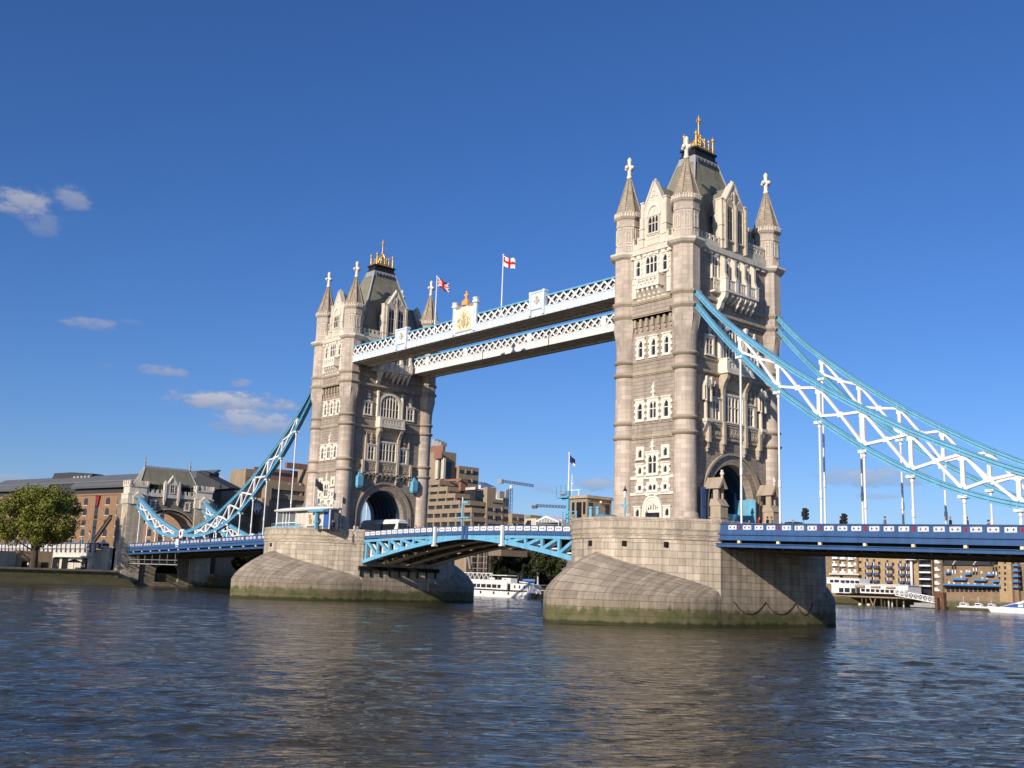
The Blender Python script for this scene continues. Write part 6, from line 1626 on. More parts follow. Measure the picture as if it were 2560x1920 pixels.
b = MB(); b.loft([[(x0+3.5, 233, 1.3), (x1, 233, 1.3), (x1, 239, 1.3), (x0+3.5, 239, 1.3)], [(x0+9.5, 233.2, 3.0), (x1, 233.2, 3.2), (x1, 238.8, 3.2), (x0+9.5, 238.8, 3.0)], [(x0+12.5, 233.5, 4.0), (x1, 233.5, 4.1), (x1, 238.5, 4.1), (x0+12.5, 238.5, 4.0)]], True, False, False); b.build('superstructure', M_white, T)
b = MB(); b.prism([(x0+5.2, 1.65), (x0+13, 1.5), (x1, 1.55), (x1, 2.6), (x0+9.5, 2.75)], 232.85, 232.98); b.build('blue_side', mat('ferry blue', (.03, .10, .42), .4), T)
b = MB(); b.prism([(x0+11.5, 2.95), (x1, 2.8), (x1, 3.9), (x0+14.5, 3.9)], 232.98, 233.12); b.build('window_band', M_glassd, T)
b = MB()
for k, (a, w_) in enumerate(((10.5, 1.6), (12.7, .35), (13.6, .35))): b.box(x0+a, 232.78, 1.75, x0+a+w_, 232.84, 2.5)
b.box(x0+12.7, 232.78, 1.75, x0+13.3, 232.84, 1.95); b.box(x0+13.3, 232.78, 2.3, x0+14.3, 232.84, 2.5); b.build('lettering', M_white, T)
# passenger boat between the piers
BYo = 78
T = thing('passenger_boat', 'white two deck passenger boat moored beyond the bascule', 'boat', (at('m', 700, 1200, 'y', BYo).x, BYo, WATER_Z))
def MX(u): return at('m', u, 1150, 'y', BYo).x
def MZ(v, u=800): return at('m', u, v, 'y', BYo).z
xa, xb = MX(-260), MX(1380)
b = MB(); b.prism([(xa, WATER_Z-.3), (xb-.6, WATER_Z-.3), (xb+.2, MZ(1180)), (xa, MZ(1165))], BYo, BYo+4.8); b.build('hull', M_white, T)
b = MB(); b.box(xa+2, BYo+.5, MZ(1165), MX(880), BYo+4.6, MZ(935)); b.box(MX(880), BYo+1.1, MZ(1165), MX(960), BYo+4.2, MZ(1000)); b.prism([(MX(960), MZ(1165)), (MX(1365), MZ(1180)), (MX(1380), MZ(1040)), (MX(1310), MZ(1000)), (MX(960), MZ(1000))], BYo+.4, BYo+4.6); b.build('saloon', M_boatw if 'M_boatw' in globals() else M_white, T)
b = MB(); b.box(xa, BYo+.1, MZ(1160), xb-1, BYo+.16, MZ(1140)); b.build('rubbing_strake', M_black, T)
for u0, u1 in ((245, 310), (335, 430), (452, 545), (568, 660), (682, 748), (120, 225), (0, 100)): g = MB(); g.box(MX(u0), BYo+.42, MZ(1110), MX(u1), BYo+.5, MZ(1035)); g.build('window', M_glassd, T)
for u in (1055, 1158, 1258): g = MB(); g.box(MX(u-13), BYo+.32, MZ(1100), MX(u+13), BYo+.4, MZ(1035)); g.build('window', M_glassd, T)
g = MB(); g.box(MX(890), BYo+.6, MZ(1165), MX(960), BYo+1.08, MZ(1015)); g.build('doorway', M_hole, T)
b = MB()
for k in range(7):
    a, c = MX(-100+k*95), MX(-5+k*95); m_ = (a+c)/2; z0, z1 = MZ(930), MZ(800)
    b.beam((a, BYo+.6, z0), (m_, BYo+.6, z1), .16, .16); b.beam((m_, BYo+.6, z1), (c, BYo+.6, z0), .16, .16); b.beam((a, BYo+.6, z1), (c, BYo+.6, z1), .2, .2)
b.box(MX(500), BYo+.5, MZ(930), MX(610), BYo+.7, MZ(890)); b.box(MX(520), BYo+.4, MZ(845), MX(885), BYo+4, MZ(828)); b.build('upper_deck_rail', M_white, T)
b = MB(); b.box(MX(750), BYo+.8, MZ(1000), MX(940), BYo+3.8, MZ(890)); b.build('wheelhouse', M_white, T)
b = MB()
for k in range(12): a = 2*pi*k/12; b.beam((MX(830)+.4*cos(a), BYo+.7, MZ(945)+.4*sin(a)), (MX(830)+.4*cos(a+.6), BYo+.7, MZ(945)+.4*sin(a+.6)), .14, .12)
b.build('lifebuoy', M_red, T)
for u in (1035, 1095): b = MB(); b.tube((MX(u), BYo+2, MZ(1000)), (MX(u), BYo+2, MZ(780)), .35, n=10); b.build('funnel', M_black, T)
b = MB(); b.beam((MX(1320), BYo+.5, MZ(1100)), (MX(1320), BYo+.5, MZ(985)), .25, .2); b.beam((MX(1450), BYo+.5, MZ(1170)), (MX(1450), BYo+.5, MZ(985)), .25, .2); b.beam((MX(1150), BYo+.5, MZ(960)), (MX(1460), BYo+.5, MZ(990)), .35, .3); b.build('gantry', M_white, T)
for u in (360, 640, 950): b = MB(); b.sphere((MX(u), BYo-.05, MZ(1215)), .3, 8, 1.5); b.build('fender', M_black, T)
T = thing('quay_pontoon', 'dark floating pontoon with white rails between boat and near pier', 'pontoon', (MX(1600), BYo+4, WATER_Z)); b = MB(); b.box(MX(1380), BYo+1, -1, MX(2300), BYo+7, MZ(1200)); b.build('float', M_hole, T)
b = MB()
for u in range(1480, 2200, 85): b.box(MX(u)-.1, BYo+1, MZ(1200), MX(u)+.1, BYo+1.2, MZ(1110))
b.box(MX(1440), BYo+1, MZ(1125), MX(2250), BYo+1.15, MZ(1110)); b.build('railing', M_white, T)
b = MB(); b.box(MX(1240), BYo+20, 3.0, MX(1500), BYo+20.4, 3.4); P = at('m', 1240, 960, 'y', 98); Q = at('m', 1505, 920, 'y', 98); b = MB(); b.box(P.x, 98, P.z, Q.x, 98.3, Q.z); b.box(P.x+.3, 98.1, 2.9, P.x+.45, 98.2, P.z); b.box(Q.x-.45, 98.1, 2.9, Q.x-.3, 98.2, P.z)
tag(b.build('pier_sign', mat('mid blue sign', (.10, .20, .50), .5)), 'blue sign board above the boat stern', 'sign')
# ------------------------------------------------------------ things standing on the bridge
PT = 12.3
def lamp_post(x, y, z0, h, label, group):
    T = thing('lamp_post', label, 'street lamp', (x, y, z0), group)
    b = MB(); b.lathe(x, y, [(z0, .28), (z0+.5, .24), (z0+.6, .12), (z0+h*.62, .09), (z0+h*.66, .13)], 10); b.box(x-.7, y-.06, z0+h*.42, x+.7, y+.06, z0+h*.46); b.beam((x-.65, y, z0+h*.44), (x, y, z0+h*.34), .07, .07); b.beam((x+.65, y, z0+h*.44), (x, y, z0+h*.34), .07, .07); b.build('post', M_lblue, T)
    b = MB(); b.octa(x, y, [(z0+h*.66, .12), (z0+h*.84, .26)], 6); b.build('lantern', M_white, T)
    b = MB(); b.octa(x, y, [(z0+h*.84, .32), (z0+h*.9, .14), (z0+h, .02)], 6); b.build('lantern_cap', M_black, T)
    return T
P = at('g', 1190, 480, 'y', -15.5); lamp_post(P.x, P.y, PT, P.z-PT, 'tall blue lamp post with black cap before the near tower', 'bridge lamp posts')
for k, (u, v) in enumerate(((1100, 900), (1000, 1010), (885, 1040), (165, 1040))):
    P = at('i', u, v, 'y', -14); lamp_post(P.x, -14, 9.6, max(2.5, P.z-9.6), ['tallest blue lamp on the left viaduct', 'blue lamp second from the stay on the left viaduct', 'small blue lamp right of the tree on the viaduct', 'blue lamp at the far left of the viaduct'][k], 'viaduct lamps')
FLAG = {}
def flagmat(n, c): return mat('flag '+n, c, .8, None, .05, 2)
def flag(name, label, x, y, z, w_, h, pattern, dirv=(1, 0, 0), droop=.35, seed=0):
    """cloth rippling from its hoist; pattern(s,t) gives a material index"""
    b = MB(); nx, ny = 26, 16; D = V(dirv).normalized(); Wd = V((-D.y, D.x, 0))
    def pt(i, j):
        s, t = i/nx, j/ny
        rip = .16*w_*s*sin(s*9+seed+t*1.2); q = V((x, y, z))+D*(w_*s*.93)+Wd*rip
        q.z += -h*(1-t)-droop*w_*s**1.3+.05*w_*sin(s*7+seed); return q
    b.pts([pt(i, j) for j in range(ny+1) for i in range(nx+1)])
    for j in range(ny):
        for i in range(nx):
            b.m = pattern((i+.5)/nx, (j+.5)/ny); a = j*(nx+1)+i; b.face([a, a+1, a+nx+2, a+nx+1])
    return b
FM = [flagmat('navy', (.012, .02, .10)), flagmat('white', (.75, .75, .72)), flagmat('red', (.50, .012, .02)), flagmat('black', (.022, .022, .03))]
def union(s, t):
    X, Y = (s-.5)*2, (t-.5)*2
    if abs(X) < .12 or abs(Y) < .17: return 2
    if abs(X) < .18 or abs(Y) < .26: return 1
    d = abs(abs(Y)-abs(X))
    if d < .08: return 2
    return 1 if d < .22 else 0
def cross(s, t): return 2 if abs(t-.5) < .1 or abs(s-.5) < .07 or (s < .14 and .65 < t < .95) else 1
def navy(s, t): return 0 if not (s > .55 and t < .3) else 1
def darkred(s, t): return 3
def flagpole(label, flabel, x, y, z0, z1, r, fw_, fh, pat, dirv, droop, seed, group=None, fd=.5):
    T = thing('flagpole', label, 'flagpole', (x, y, z0), group)
    b = MB(); b.lathe(x, y, [(z0, r), (z1, r*.7), (z1+.05, r*1.3), (z1+.2, r*1.3), (z1+.28, .02)], 10); b.build('pole', M_white, T)
    if pat:
        b = flag('flag', flabel, x, y, z1-fd*.2, fw_, fh, pat, dirv, droop, seed); tag(b.build('flag', FM), flabel, 'flag', 'flags')
dv = (.80, .6, 0)
flagpole('white flagpole left of the crest on the high walkway', 'red white and blue flag flying left of the walkway crest', -8.6, -9.55, 45.6, 55.7, .13, 2.5, 1.6, union, dv, .5, .6, 'walkway flagpoles')
flagpole('white flagpole right of the crest on the high walkway', 'white flag with red cross flying right of the walkway crest', 9.15, -9.55, 45.6, 55.7, .13, 2.2, 1.65, cross, dv, .3, 2.1, 'walkway flagpoles')
# ---- near pier: stone control cabin and radar mast
def control_cabin():
    C = at('g', 570, 980, 'y', -14.5); x1 = C.x; A_ = at('g', 290, 980, 'y', -14.5); x0 = A_.x
    D_ = at('g', 965, 980, 'x', x1); y1 = D_.y; y0 = -14.5; zt = at('g', 570, 640, 'y', -14.5).z
    T = thing('control_cabin', 'small stone control cabin with flat roof on the near pier', 'cabin', ((x0+x1)/2, (y0+y1)/2, PT))
    b = MB(); b.box(x0, y0, PT-.3, x1, y1, zt-.35); b.build('wall', M_conc_shade if False else mat('cabin stone', (.33, .27, .20), .85, None, .1, .8, .2, .2), T)
    b = MB(); b.box(x0-.3, y0-.3, zt-.35, x1+.3, y1+.3, zt-.1); b.box(x0-.1, y0-.1, zt-.1, x1+.1, y1+.1, zt+.05); b.build('roof', M_course, T)
    w_ = x1-x0
    for f0, f1, z0 in ((.12, .26, 13.4), (.38, .68, PT), (.76, .9, 13.4)):
        g = MB(); g.box(x0+w_*f0, y0-.03, z0, x0+w_*f1, y0+.05, zt-.85); g.build('door' if z0 < 13 else 'window', M_hole, T)
    l = y1-y0
    for f0, f1 in ((.06, .23), (.74, .9)):
        g = MB(); g.box(x1-.05, y0+l*f0, 13.2, x1+.03, y0+l*f1, zt-.9); g.build('window', M_glassd, T)
    b = MB(); b.sphere((x1+.25, y0+l*.5, zt-.75), .2, 8); b.build('bulkhead_lamp', M_cream, T)
    return x0, x1, y0, y1, zt
cx0, cx1, cy0, cy1, czt = control_cabin()
P = at('g', 258, 1000, 'y', -14.6); mx = P.x; ztop = at(2, 0, 0, 'y', -14.6).z
zt = at('p', 1421, 1136, 'y', -14.6).z
flagpole('white flagpole beside the near control cabin', 'small dark navy flag above the near control cabin', mx, -14.6, 14.5, zt, .13, .95, .95, navy, (.85, .5, 0), .75, 1.0)
T = thing('signal_mast', 'light blue mast with platform and radar bar left of the near cabin', 'mast', (mx, -14.6, PT))
b = MB(); b.box(mx-.22, -14.8, PT, mx+.22, -14.4, 16.6); b.build('column', M_lblue, T)
zp = at('g', 200, 670, 'y', -14.6).z; L_ = at('g', 110, 670, 'y', -14.6).x
b = MB(); b.box(L_, -15.2, zp-.12, mx+.4, -14.0, zp+.1); b.prism([(mx-.2, zp-.8), (mx-.2, zp-.1), (L_+.4, zp-.1)], -14.7, -14.5); b.build('platform', M_lblue, T)
b = MB()
for q in (L_+.1, (L_+mx)/2, mx): b.box(q-.04, -15.2, zp, q+.04, -15.12, zp+1.5)
b.box(L_, -15.2, zp+1.45, mx, -15.12, zp+1.55); b.build('railing', M_lblue, T)
b = MB(); b.sphere((L_+.9, -14.6, zp+.5), .55, 10, .55); b.build('scanner', M_lead, T)
b = MB(); q = at('g', 320, 600, 'y', -14.2); b.tube((q.x, -14.2, 15), (q.x, -14.2, at('g', 320, 300, 'y', -14.2).z), .06, n=6); b.box(q.x-.6, -14.25, q.z+1.2, q.x+.3, -14.1, q.z+1.3); b.box(q.x-.2, -14.25, q.z+.3, q.x+1.6, -14.1, q.z+.4); b.box(q.x+1.3, -14.2, q.z-.6, q.x+1.42, -14.1, q.z+.4); b.build('aerial', M_white, T)
T = thing('pier_railing', 'light blue railing round the near pier edge beside the cabin', 'railing', (mx+3, -15.5, PT))
b = MB()
for u in (175, 290, 400): P = at('g', u, 1000, 'y', -15.6); b.box(P.x-.06, -15.7, PT, P.x+.06, -15.6, 13.7)
P, Q = at('g', 170, 900, 'y', -15.6), at('g', 410, 900, 'y', -15.6)
for z in (13.2, 13.7): b.box(P.x, -15.68, z-.04, Q.x, -15.62, z+.04)
b.build('rail', M_lblue, T)
for k, u in enumerate((632, 742)):
    P = at('g', u, 830, 'y', -15.2); T = thing('bollard', 'light blue bollard post '+('nearer the cabin corner' if k == 0 else 'farther from the cabin corner')+' on the near pier', 'bollard', (P.x, -15.2, PT), 'near pier bollards')
    b = MB(); b.lathe(P.x, -15.2, [(PT, .24), (P.z-.2, .24)], 10); b.build('shaft', M_lblue, T); b = MB(); b.lathe(P.x, -15.2, [(P.z-.2, .3), (P.z, .3), (P.z+.08, .1)], 10); b.build('cap', M_lblue, T)
T = thing('tarpaulin_heap', 'grey blue tarpaulin over a long heap beside the near lamp post', 'tarpaulin', (0, -15, PT)); P, Q = at('g', 770, 910, 'y', -15), at('g', 1260, 970, 'y', -15)
T.location = ((P.x+Q.x)/2, -15, PT); b = MB(); rings = []
for i in range(9):
    t = i/8; x = P.x+(Q.x-P.x)*t; h = (P.z-PT+.05)*(1-t*.7)*(.9+.1*sin(i*2.1)); rings.append([(x, -15.6, PT), (x, -14.2, PT), (x, -14.3, PT+h*.8), (x, -14.9, PT+h), (x, -15.5, PT+h*.75)])
b.loft(rings, True, True, False); b.build('cover', mat('grey blue tarpaulin', (.12, .20, .27), .7, None, .2, 2), T)
# ---- far pier: glazed pavilion
def far_pavilion():
    y0 = -15.0; C = at('h', 720, 1450, 'y', y0); x1 = C.x; x0 = at('h', 285, 1450, 'y', y0).x; xp = x1; x1 = at('h', 1500, 1450, 'y', y0).x; y1 = y0+2.0; zt = at('h', 720, 1090, 'y', y0).z
    T = thing('glazed_pavilion', 'white flat roofed glazed pavilion on the far pier', 'pavilion', ((x0+x1)/2, (y0+y1)/2, PT))
    b = MB(); n = 24; xm, ym = (x0+x1)/2, (y0+y1)/2
    def ring(g, z, sx=1, p=3.2): return [(xm-.2+(x1-x0+2.6)/2*g*abs(cos(a))**(2/p)*(1 if cos(a) > 0 else -1), ym+(y1-y0+2.4)/2*g*abs(sin(a))**(2/p)*(1 if sin(a) > 0 else -1), z) for a in [2*pi*i/n for i in range(n)]]
    b.loft([ring(.93, zt), ring(1.0, zt+.2), ring(1.0, zt+.38), ring(.8, zt+.6), ring(.3, zt+.72)], True, False, False); b.build('roof', M_white, T)
    b = MB(); b.box(x0+.15, y0+.15, PT, x1-.15, y1-.1, zt); b.build('interior', M_pavg, T)
    b = MB(); w_ = xp-x0; r_ = x1-xp
    for x in (x0, x0+w_*.33, x0+w_*.5, x0+w_*.66, xp, xp+r_*.34, xp+r_*.82, x1): b.box(x-.1, y0-.06, PT, x+.1, y0+.1, zt)
    b.box(x0, y0-.05, 13.6, xp, y0+.06, 13.75); b.build('frame', M_white, T)
    b = MB(); b.box(xp+.1, y0, PT, xp+r_*.34-.1, y0+.12, zt-.4); b.build('side_panel', M_render, T)
    b = MB(); b.box(xp+r_*.34+.1, y0-.02, 12.9, xp+r_*.82-.1, y0+.12, zt-.4); o = b.build('poster', M_render, T)
    for (xf, zf, rr, mm) in ((.43, .7, .42, 'ochre'), (.45, .35, .55, 'ochre'), (.68, .7, .4, 'plum'), (.72, .35, .5, 'navy')):
        b = MB(); q = xp+r_*xf; zz = 12.9+(zt-13.3)*zf; b.tube((q, y0-.05, zz), (q, y0-.025, zz), rr, n=14)
        b.build('poster_picture', mat('poster '+mm, {'ochre': (.36, .23, .10), 'plum': (.30, .17, .22), 'navy': (.04, .045, .10)}[mm], .7, None, .5, 2.5), o)
    b = MB(); b.box(xp+r_*.82+.12, y0-.02, 12.7, x1-.1, y0+.1, zt-.5); b.build('blue_board', mat('board blue', (.04, .12, .38), .5), T)
    b = MB()
    for k in range(12): x = x0-.6+k*(xp-x0+3.6)/11; b.box(x-.03, y0-.7, PT, x+.03, y0-.64, 13.5)
    for z in (13.05, 13.5): b.box(x0-.6, y0-.7, z-.03, xp+3, y0-.64, z+.03)
    b.box(x0-.6, y0-.68, PT, xp+3, y0-.66, 13.0)
    b.build('blue_railing', M_lblue, T)
    b = MB(); z = zt+.6
    for k in range(6): b.box(xm+k*.7, ym+1, z, xm+k*.7+.08, ym+1.08, z+1.1)
    b.box(xm, ym+1, z+1.0, xm+3.6, ym+1.1, z+1.12); b.box(xm, ym+1, z+.5, xm+3.6, ym+1.08, z+.56); b.build('roof_railing', M_lead, T)
    return x0, x1, y0, y1, zt
M_pavg = mat('pavilion glass', (.13, .145, .14), .2, None, .2, .7, spec=.5)
fx0, fx1, fy0, fy1, fzt = far_pavilion()
P = at('h', 1215, 1090, 'y', -15.6); T = thing('signal_mast', 'light blue signal mast with flat platform on the far pier', 'mast', (P.x, -15.6, PT), None)
b = MB(); b.box(P.x-.25, -15.8, PT, P.x+.25, -15.4, P.z); b.box(P.x-.5, -15.9, PT+1.1, P.x+.5, -15.3, PT+1.5); b.build('column', M_lblue, T)
A_, B_ = at('h', 1085, 1085, 'y', -15.6).x, at('h', 1430, 1085, 'y', -15.6).x
b = MB(); b.box(A_, -16.2, P.z-.1, B_, -15.0, P.z+.14); b.build('platform', M_lblue, T)
b = MB(); b.tube((P.x, -15.6, P.z), (P.x, -15.6, P.z+2.2), .12, n=8); b.box(P.x-.5, -15.8, P.z+1.4, P.x+.5, -15.4, P.z+2.3); b.build('signal_head', M_lead, T)
p1, p2 = at('h', 1130, 1080, 'y', -14.5), at('h', 1195, 330, 'y', -14.5)
flagpole('tall white flagpole over the far pavilion roof', 'long dark drooping flag over the far pavilion', p1.x, -14.5, PT, p2.z, .1, 2.2, 1.4, darkred, (.9, .4, 0), .55, .4, None)
p1, p2 = at('h', 1760, 1450, 'y', -12), at('h', 1795, 740, 'y', -12)
flagpole('thin dark flagpole in front of the far tower corner turret', 'small black pennant before the far tower turret', p1.x, -12, PT, p2.z, .07, .95, 1.1, darkred, (.9, .4, 0), .5, 2.4, None)
# flagpole on the middle of the bascules (north leaf mast)
P = at('d', 690, 950, 'y', -6.8); Q = at('d', 665, 1340, 'y', -6.8)
T = thing('signal_mast', 'white topped blue mast standing on the bascule', 'mast', (Q.x, -6.8, 11.6)); b = MB(); b.tube((Q.x, -6.8, 11.6), (Q.x, -6.8, Q.z+3.4), .16, n=8); b.build('column', M_lblue, T)
b = MB(); b.tube((Q.x, -6.8, Q.z+3.4), (Q.x, -6.8, P.z), .1, n=8); b.build('topmast', M_white, T)
b = MB(); b.box(Q.x-1.6, -7.2, Q.z+.9, Q.x+2.2, -6.4, Q.z+1.1); b.box(Q.x+.3, -7, Q.z+3.3, Q.x+1.6, -6.6, Q.z+3.7); b.build('platform', M_lblue, T)
# ---- vehicles
def coach(name, label, x0, x1, y0, y1, z0, z1, body, glass_from, cat='coach', group=None):
    """x1 is the end facing the camera side"""
    T = thing(name, label, cat, ((x0+x1)/2, (y0+y1)/2, z0), group); r = .35
    b = MB(); H = z1-z0; cs = []
    for f, ins, dz in ((0, .14, .25), (.02, .04, .08), (.06, 0, 0), (.94, 0, 0), (.98, .05, .1), (1, .16, .3)):
        x = x0+(x1-x0)*f; cs.append([(x, y0+ins, z0+.35), (x, y1-ins, z0+.35), (x, y1-ins, z1-.55-dz), (x, y1-ins-.25, z1-.12-dz), (x, y1-ins-.6, z1-dz), (x, y0+ins+.6, z1-dz), (x, y0+ins+.25, z1-.12-dz), (x, y0+ins, z1-.55-dz)])
    b.loft(cs, True, False, False); b.build('body', body, T)
    L = x1-x0
    for y, s in ((y0, -1), (y1, 1)):
        g = MB(); g.prism([(x0+L*.01, z0+H*.40), (x1-L*.09, z0+H*.40), (x1-L*.03, z0+H*.76), (x0+L*.02, z0+H*.76)], y+s*.02, y+s*.05); g.build('side_window', M_glass, T)
    g = MB(); g.box(x1-.02, y0+.3, z0+H*.5, x1+.05, y1-.3, z0+H*.8); g.build('end_window', M_glassd, T)
    g = MB(); g.box(x1-.03, y0+.3, z0+H*.2, x1+.06, y0+.55, z0+H*.3); g.build('lamp', M_red, T); g = MB(); g.box(x1-.03, y1-.55, z0+H*.2, x1+.06, y1-.3, z0+H*.3); g.build('lamp', M_red, T)
    for f in (.2, .78):
        for y in (y0-.02, y1-.25):
            g = MB(); xx = x0+L*f; g.tube((xx, y, z0+.5), (xx, y+.27, z0+.5), .5, n=16); w_ = g.build('wheel', M_black, T); g = MB(); g.tube((xx, y-.02, z0+.5), (xx, y+.29, z0+.5), .27, n=12); g.build('rim', M_lead, w_)
    return T
coach('coach', 'white coach with black side windows leaving the far tower arch', -45.2, -32.4, 1.3, 3.9, 11.35, 15.2, M_white, 0)
P, Q = at('i', 500, 1070, 'y', -11), at('i', 740, 1095, 'y', -11)
coach('bus', 'red bus behind the viaduct parapet by the tree trunk', Q.x-11, Q.x, -12.4, -10, 8.6, max(P.z, 11.2), M_red, 0, 'bus')
b = MB(); P = at('i', 1315, 1055, 'y', -11); 
coach('van', 'white van on the viaduct beside the gatehouse', P.x-7, P.x, -12.6, -10.4, 8.8, P.z, M_white, 0, 'van')
def car(label, x, y, z, m):
    T = thing('parked_car', label, 'car', (x, y, z)); b = MB(); l, w_ = 4.4, .9
    b.prism([(x-l/2, z+.35), (x+l/2, z+.35), (x+l/2, z+.8), (x+l*.3, z+.95), (x-l*.35, z+.95), (x-l/2, z+.85)], y-w_, y+w_); b.prism([(x-l*.36, z+.95), (x-l*.22, z+1.48), (x+l*.12, z+1.5), (x+l*.3, z+.95)], y-w_+.12, y+w_-.12); b.build('body', m, T)
    g = MB(); g.prism([(x-l*.3, z+.98), (x-l*.2, z+1.4), (x+l*.11, z+1.42), (x+l*.24, z+.98)], y-w_+.09, y-w_+.13); g.build('side_window', M_glass, T)
    for f in (-.3, .3):
        for yy in (y-w_-.02, y+w_-.2): g = MB(); g.tube((x+l*f, yy, z+.33), (x+l*f, yy+.22, z+.33), .33, n=14); g.build('wheel', M_black, T)
P = at('a', 700, 1628, 'y', -5); car('black car on the side span just right of the near tower', P.x, -5, deck_z(P.x)-1.03, M_black)
for k, (u, v, yy) in enumerate(((758, 1530, -7.8), (1010, 1565, 5.5))):
    P = at('a', u, v, 'y', yy); z0 = deck_z(P.x)-1.05
    T = thing('traffic_light', ['black traffic light nearer the tower on the right side span', 'black traffic light farther right on the side span'][k], 'traffic light', (P.x, yy, z0), 'traffic lights')
    b = MB(); b.tube((P.x-.25, yy, z0), (P.x-.25, yy, P.z), .07, n=8); b.build('pole', M_lblue, T)
    b = MB(); b.box(P.x-.2, yy-.25, P.z-1.35, P.x+.15, yy+.25, P.z); b.box(P.x-.42, yy-.12, P.z-.95, P.x-.34, yy+.12, P.z-.4); b.build('housing', M_black, T)
    for q in (.28, .68, 1.08): b = MB(); b.tube((P.x+.1, yy, P.z-q), (P.x+.42, yy, P.z-q-.04), .19, .17, 10); b.build('hood', M_black, T)
# ---- people: one skinned body, re-coloured
def person_mesh(pose):
    me = bpy.data.meshes.new('body'); st = .26 if pose else .1
    vs = [(0,0,.95),(0,0,1.2),(.02,0,1.42),(.03,0,1.52),(.05,0,1.64),(.06,0,1.74),
          (0,.1,.9),(st*.6,.1,.48),(st*.9,.1,.08),(st*.9+.16,.1,.04), (0,-.1,.9),(-st*.3,-.1,.48),(-st*1.3,-.1,.1),(-st*1.3+.16,-.1,.05),
          (.0,.2,1.4),(-.1*(pose+.3),.25,1.13),(.08*pose,.24,.9),(.12*pose,.235,.82), (.0,-.2,1.4),(.1*(pose+.3),-.25,1.13),(.26*pose,-.22,.95),(.3*pose,-.215,.88)]
    es = [(0,1),(1,2),(2,3),(3,4),(4,5),(0,6),(6,7),(7,8),(8,9),(0,10),(10,11),(11,12),(12,13),(2,14),(14,15),(15,16),(16,17),(2,18),(18,19),(19,20),(20,21)]
    rad = [.15,.15,.15,.06,.1,.08,.1,.075,.05,.04,.1,.075,.05,.04,.07,.055,.04,.035,.07,.055,.04,.035]
    me.from_pydata(vs, es, []); o = bpy.data.objects.new('tmp', me); col.objects.link(o)
    md = o.modifiers.new('s', 'SKIN'); sv = me.skin_vertices[0].data
    for v, r in zip(sv, rad): v.radius = (r, r)
    sv[0].use_root = True
    o.modifiers.new('u', 'SUBSURF').levels = 1
    dg = bpy.context.evaluated_depsgraph_get(); m2 = bpy.data.meshes.new_from_object(o.evaluated_get(dg)); bpy.data.objects.remove(o)
    m2.materials.clear()
    return m2
PMS = [person_mesh(0), person_mesh(1)]
M_skin = mat('skin', (.50, .30, .21), .7, None, 0)
def hair_mesh():
    b = MB(); b.sphere((.035, 0, 1.77), .108, 10, .8); b.box(-.06, -.09, 1.62, -.02, .09, 1.76); return b
def person(x, y, z, head, top, legs, hair, label, pose=1):
    me = PMS[pose].copy(); me.name = 'person'
    cols = [mat('cloth %d %d %d' % tuple(int(c*100) for c in top), top, .9, None, .08, 3), mat('cloth %d %d %d' % tuple(int(c*100) for c in legs), legs, .9, None, .08, 3), M_skin]
    for c in cols: me.materials.append(c)
    for p in me.polygons:
        zc = p.center.z; p.use_smooth = True
        p.material_index = 2 if zc > 1.5 or (abs(p.center.y) > .18 and zc < .93) else (0 if zc > .93 else 1)
    o = bpy.data.objects.new('person', me); col.objects.link(o); o.location = (x, y, z); o.rotation_euler = (0, 0, head); o.scale = (1.07,)*3
    tag(o, label, 'person', 'people')
    h = hair_mesh().build('hair', mat('hair %d' % int(hair[0]*100), hair, .8, None, 0)); h.parent = o
    return o
DK, RD, GY, WH, BL, TN_ = (.02, .02, .025), (.40, .03, .03), (.18, .18, .18), (.65, .63, .6), (.04, .07, .18), (.35, .25, .16)
HB, HD, HG = (.09, .05, .03), (.015, .012, .01), (.35, .30, .25)
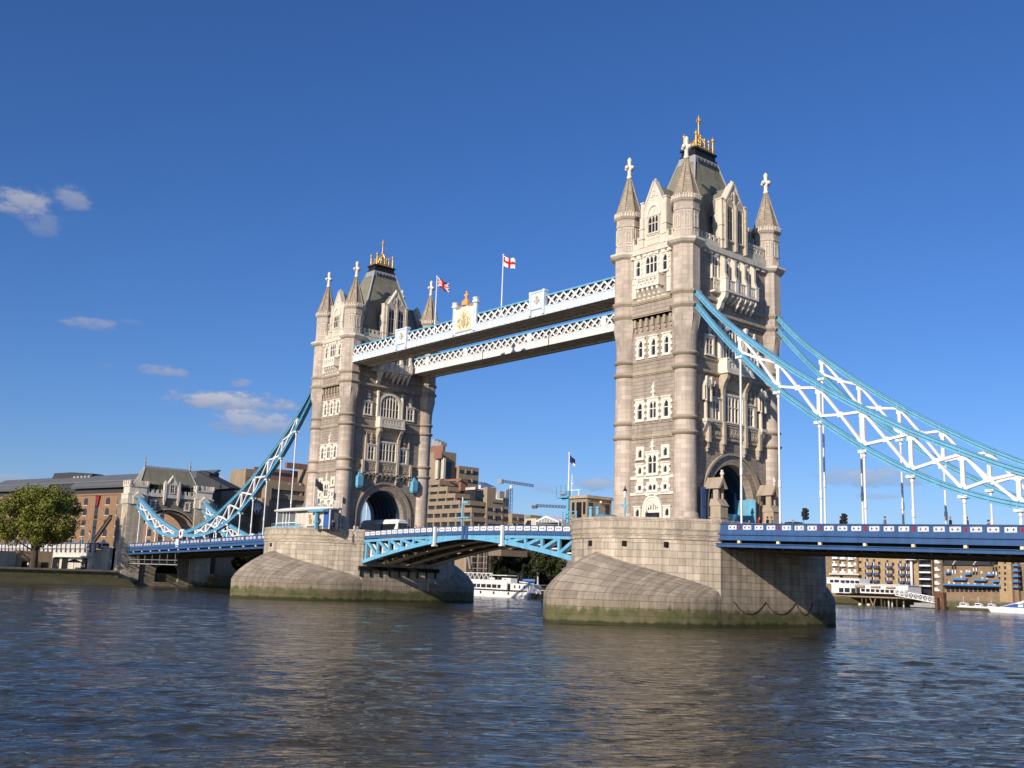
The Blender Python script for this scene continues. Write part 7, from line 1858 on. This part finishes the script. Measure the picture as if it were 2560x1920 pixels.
for (u, top, hr, hd, lab) in ((460, RD, HB, 0, 'person in a red top walking past the light blue hoarding'), (515, DK, HD, pi, 'person in black left of two walking by the shrine'), (542, TN_, HB, pi, 'person in tan right of two walking by the shrine'), (395, GY, HD, 0, 'person in grey at the foot of the near white hanger'), (680, DK, HG, 0, 'fair haired person in black beside the black car'), (990, DK, HD, pi, 'dark haired person under the farther traffic light'), (1275, GY, HB, 0, 'person in grey alone between two hangers on the side span'), (1700, DK, HG, pi, 'fair haired person in dark coat by a hanger foot'), (1808, DK, HD, pi, 'dark figure just right of a hanger on the side span'), (1945, BL, HD, 0, 'person in navy low behind the side span rail')):
    P = at('a', u, 1610, 'y', -8.3); person(P.x, -8.3, deck_z(P.x)-1.03-(.35 if u in (395, 680, 1945) else 0), hd, top, DK if u % 2 else BL, hr, lab)
for (z, u, v, top, hd, lab) in (('f', 632, 60, WH, 0, 'person in white beside the bascule centre post'), ('f', 1112, 60, TN_, 0, 'person in tan leftmost of three near the white signal post'), ('f', 1188, 60, (.55, .42, .30), pi, 'person in pale brown in the middle of three on the bascule'), ('f', 1262, 60, GY, pi, 'person in grey rightmost of three on the bascule'), (6, 1560, 320, WH, 0, 'person in white just right of the coach'), (6, 1628, 310, WH, pi, 'person in white jacket right of the far arch'), (6, 2070, 300, GY, 0, 'person in grey on the bascule past its centre')):
    P = at(z, u, v, 'y', -6.3); person(P.x, -6.3, 11.3, hd, top, DK, HB, lab)
for (u, yy, top, lab) in ((2090, -9.0, WH, 'person in white at the corner of the far pier'), (2170, -8.0, (.6, .62, .66), 'person in pale grey near the coach front'), (1600, -14, DK, 'person in black by the far pavilion doorway'), (1570, -15, BL, 'person in navy beside the far pavilion board')):
    P = at('h', u, 1450, 'y', yy); person(P.x, yy, PT-.35 if yy < -10 else 11.6, 0, top, DK, HB, lab, 0)
for (u, top, lab) in ((335, WH, 'person in white standing by the tree trunk'), (700, GY, 'person in grey walking on the left promenade'), (985, WH, 'person in white left of a pair on the promenade'), (1022, (.6, .6, .62), 'person in pale grey right of a pair on the promenade'), (1130, DK, 'person in black near the gatehouse foot')):
    P = at('i', u, 1380, 'x', -137); person(-137, P.y, 3.0, pi/2, top, DK, HD, lab, u % 2)
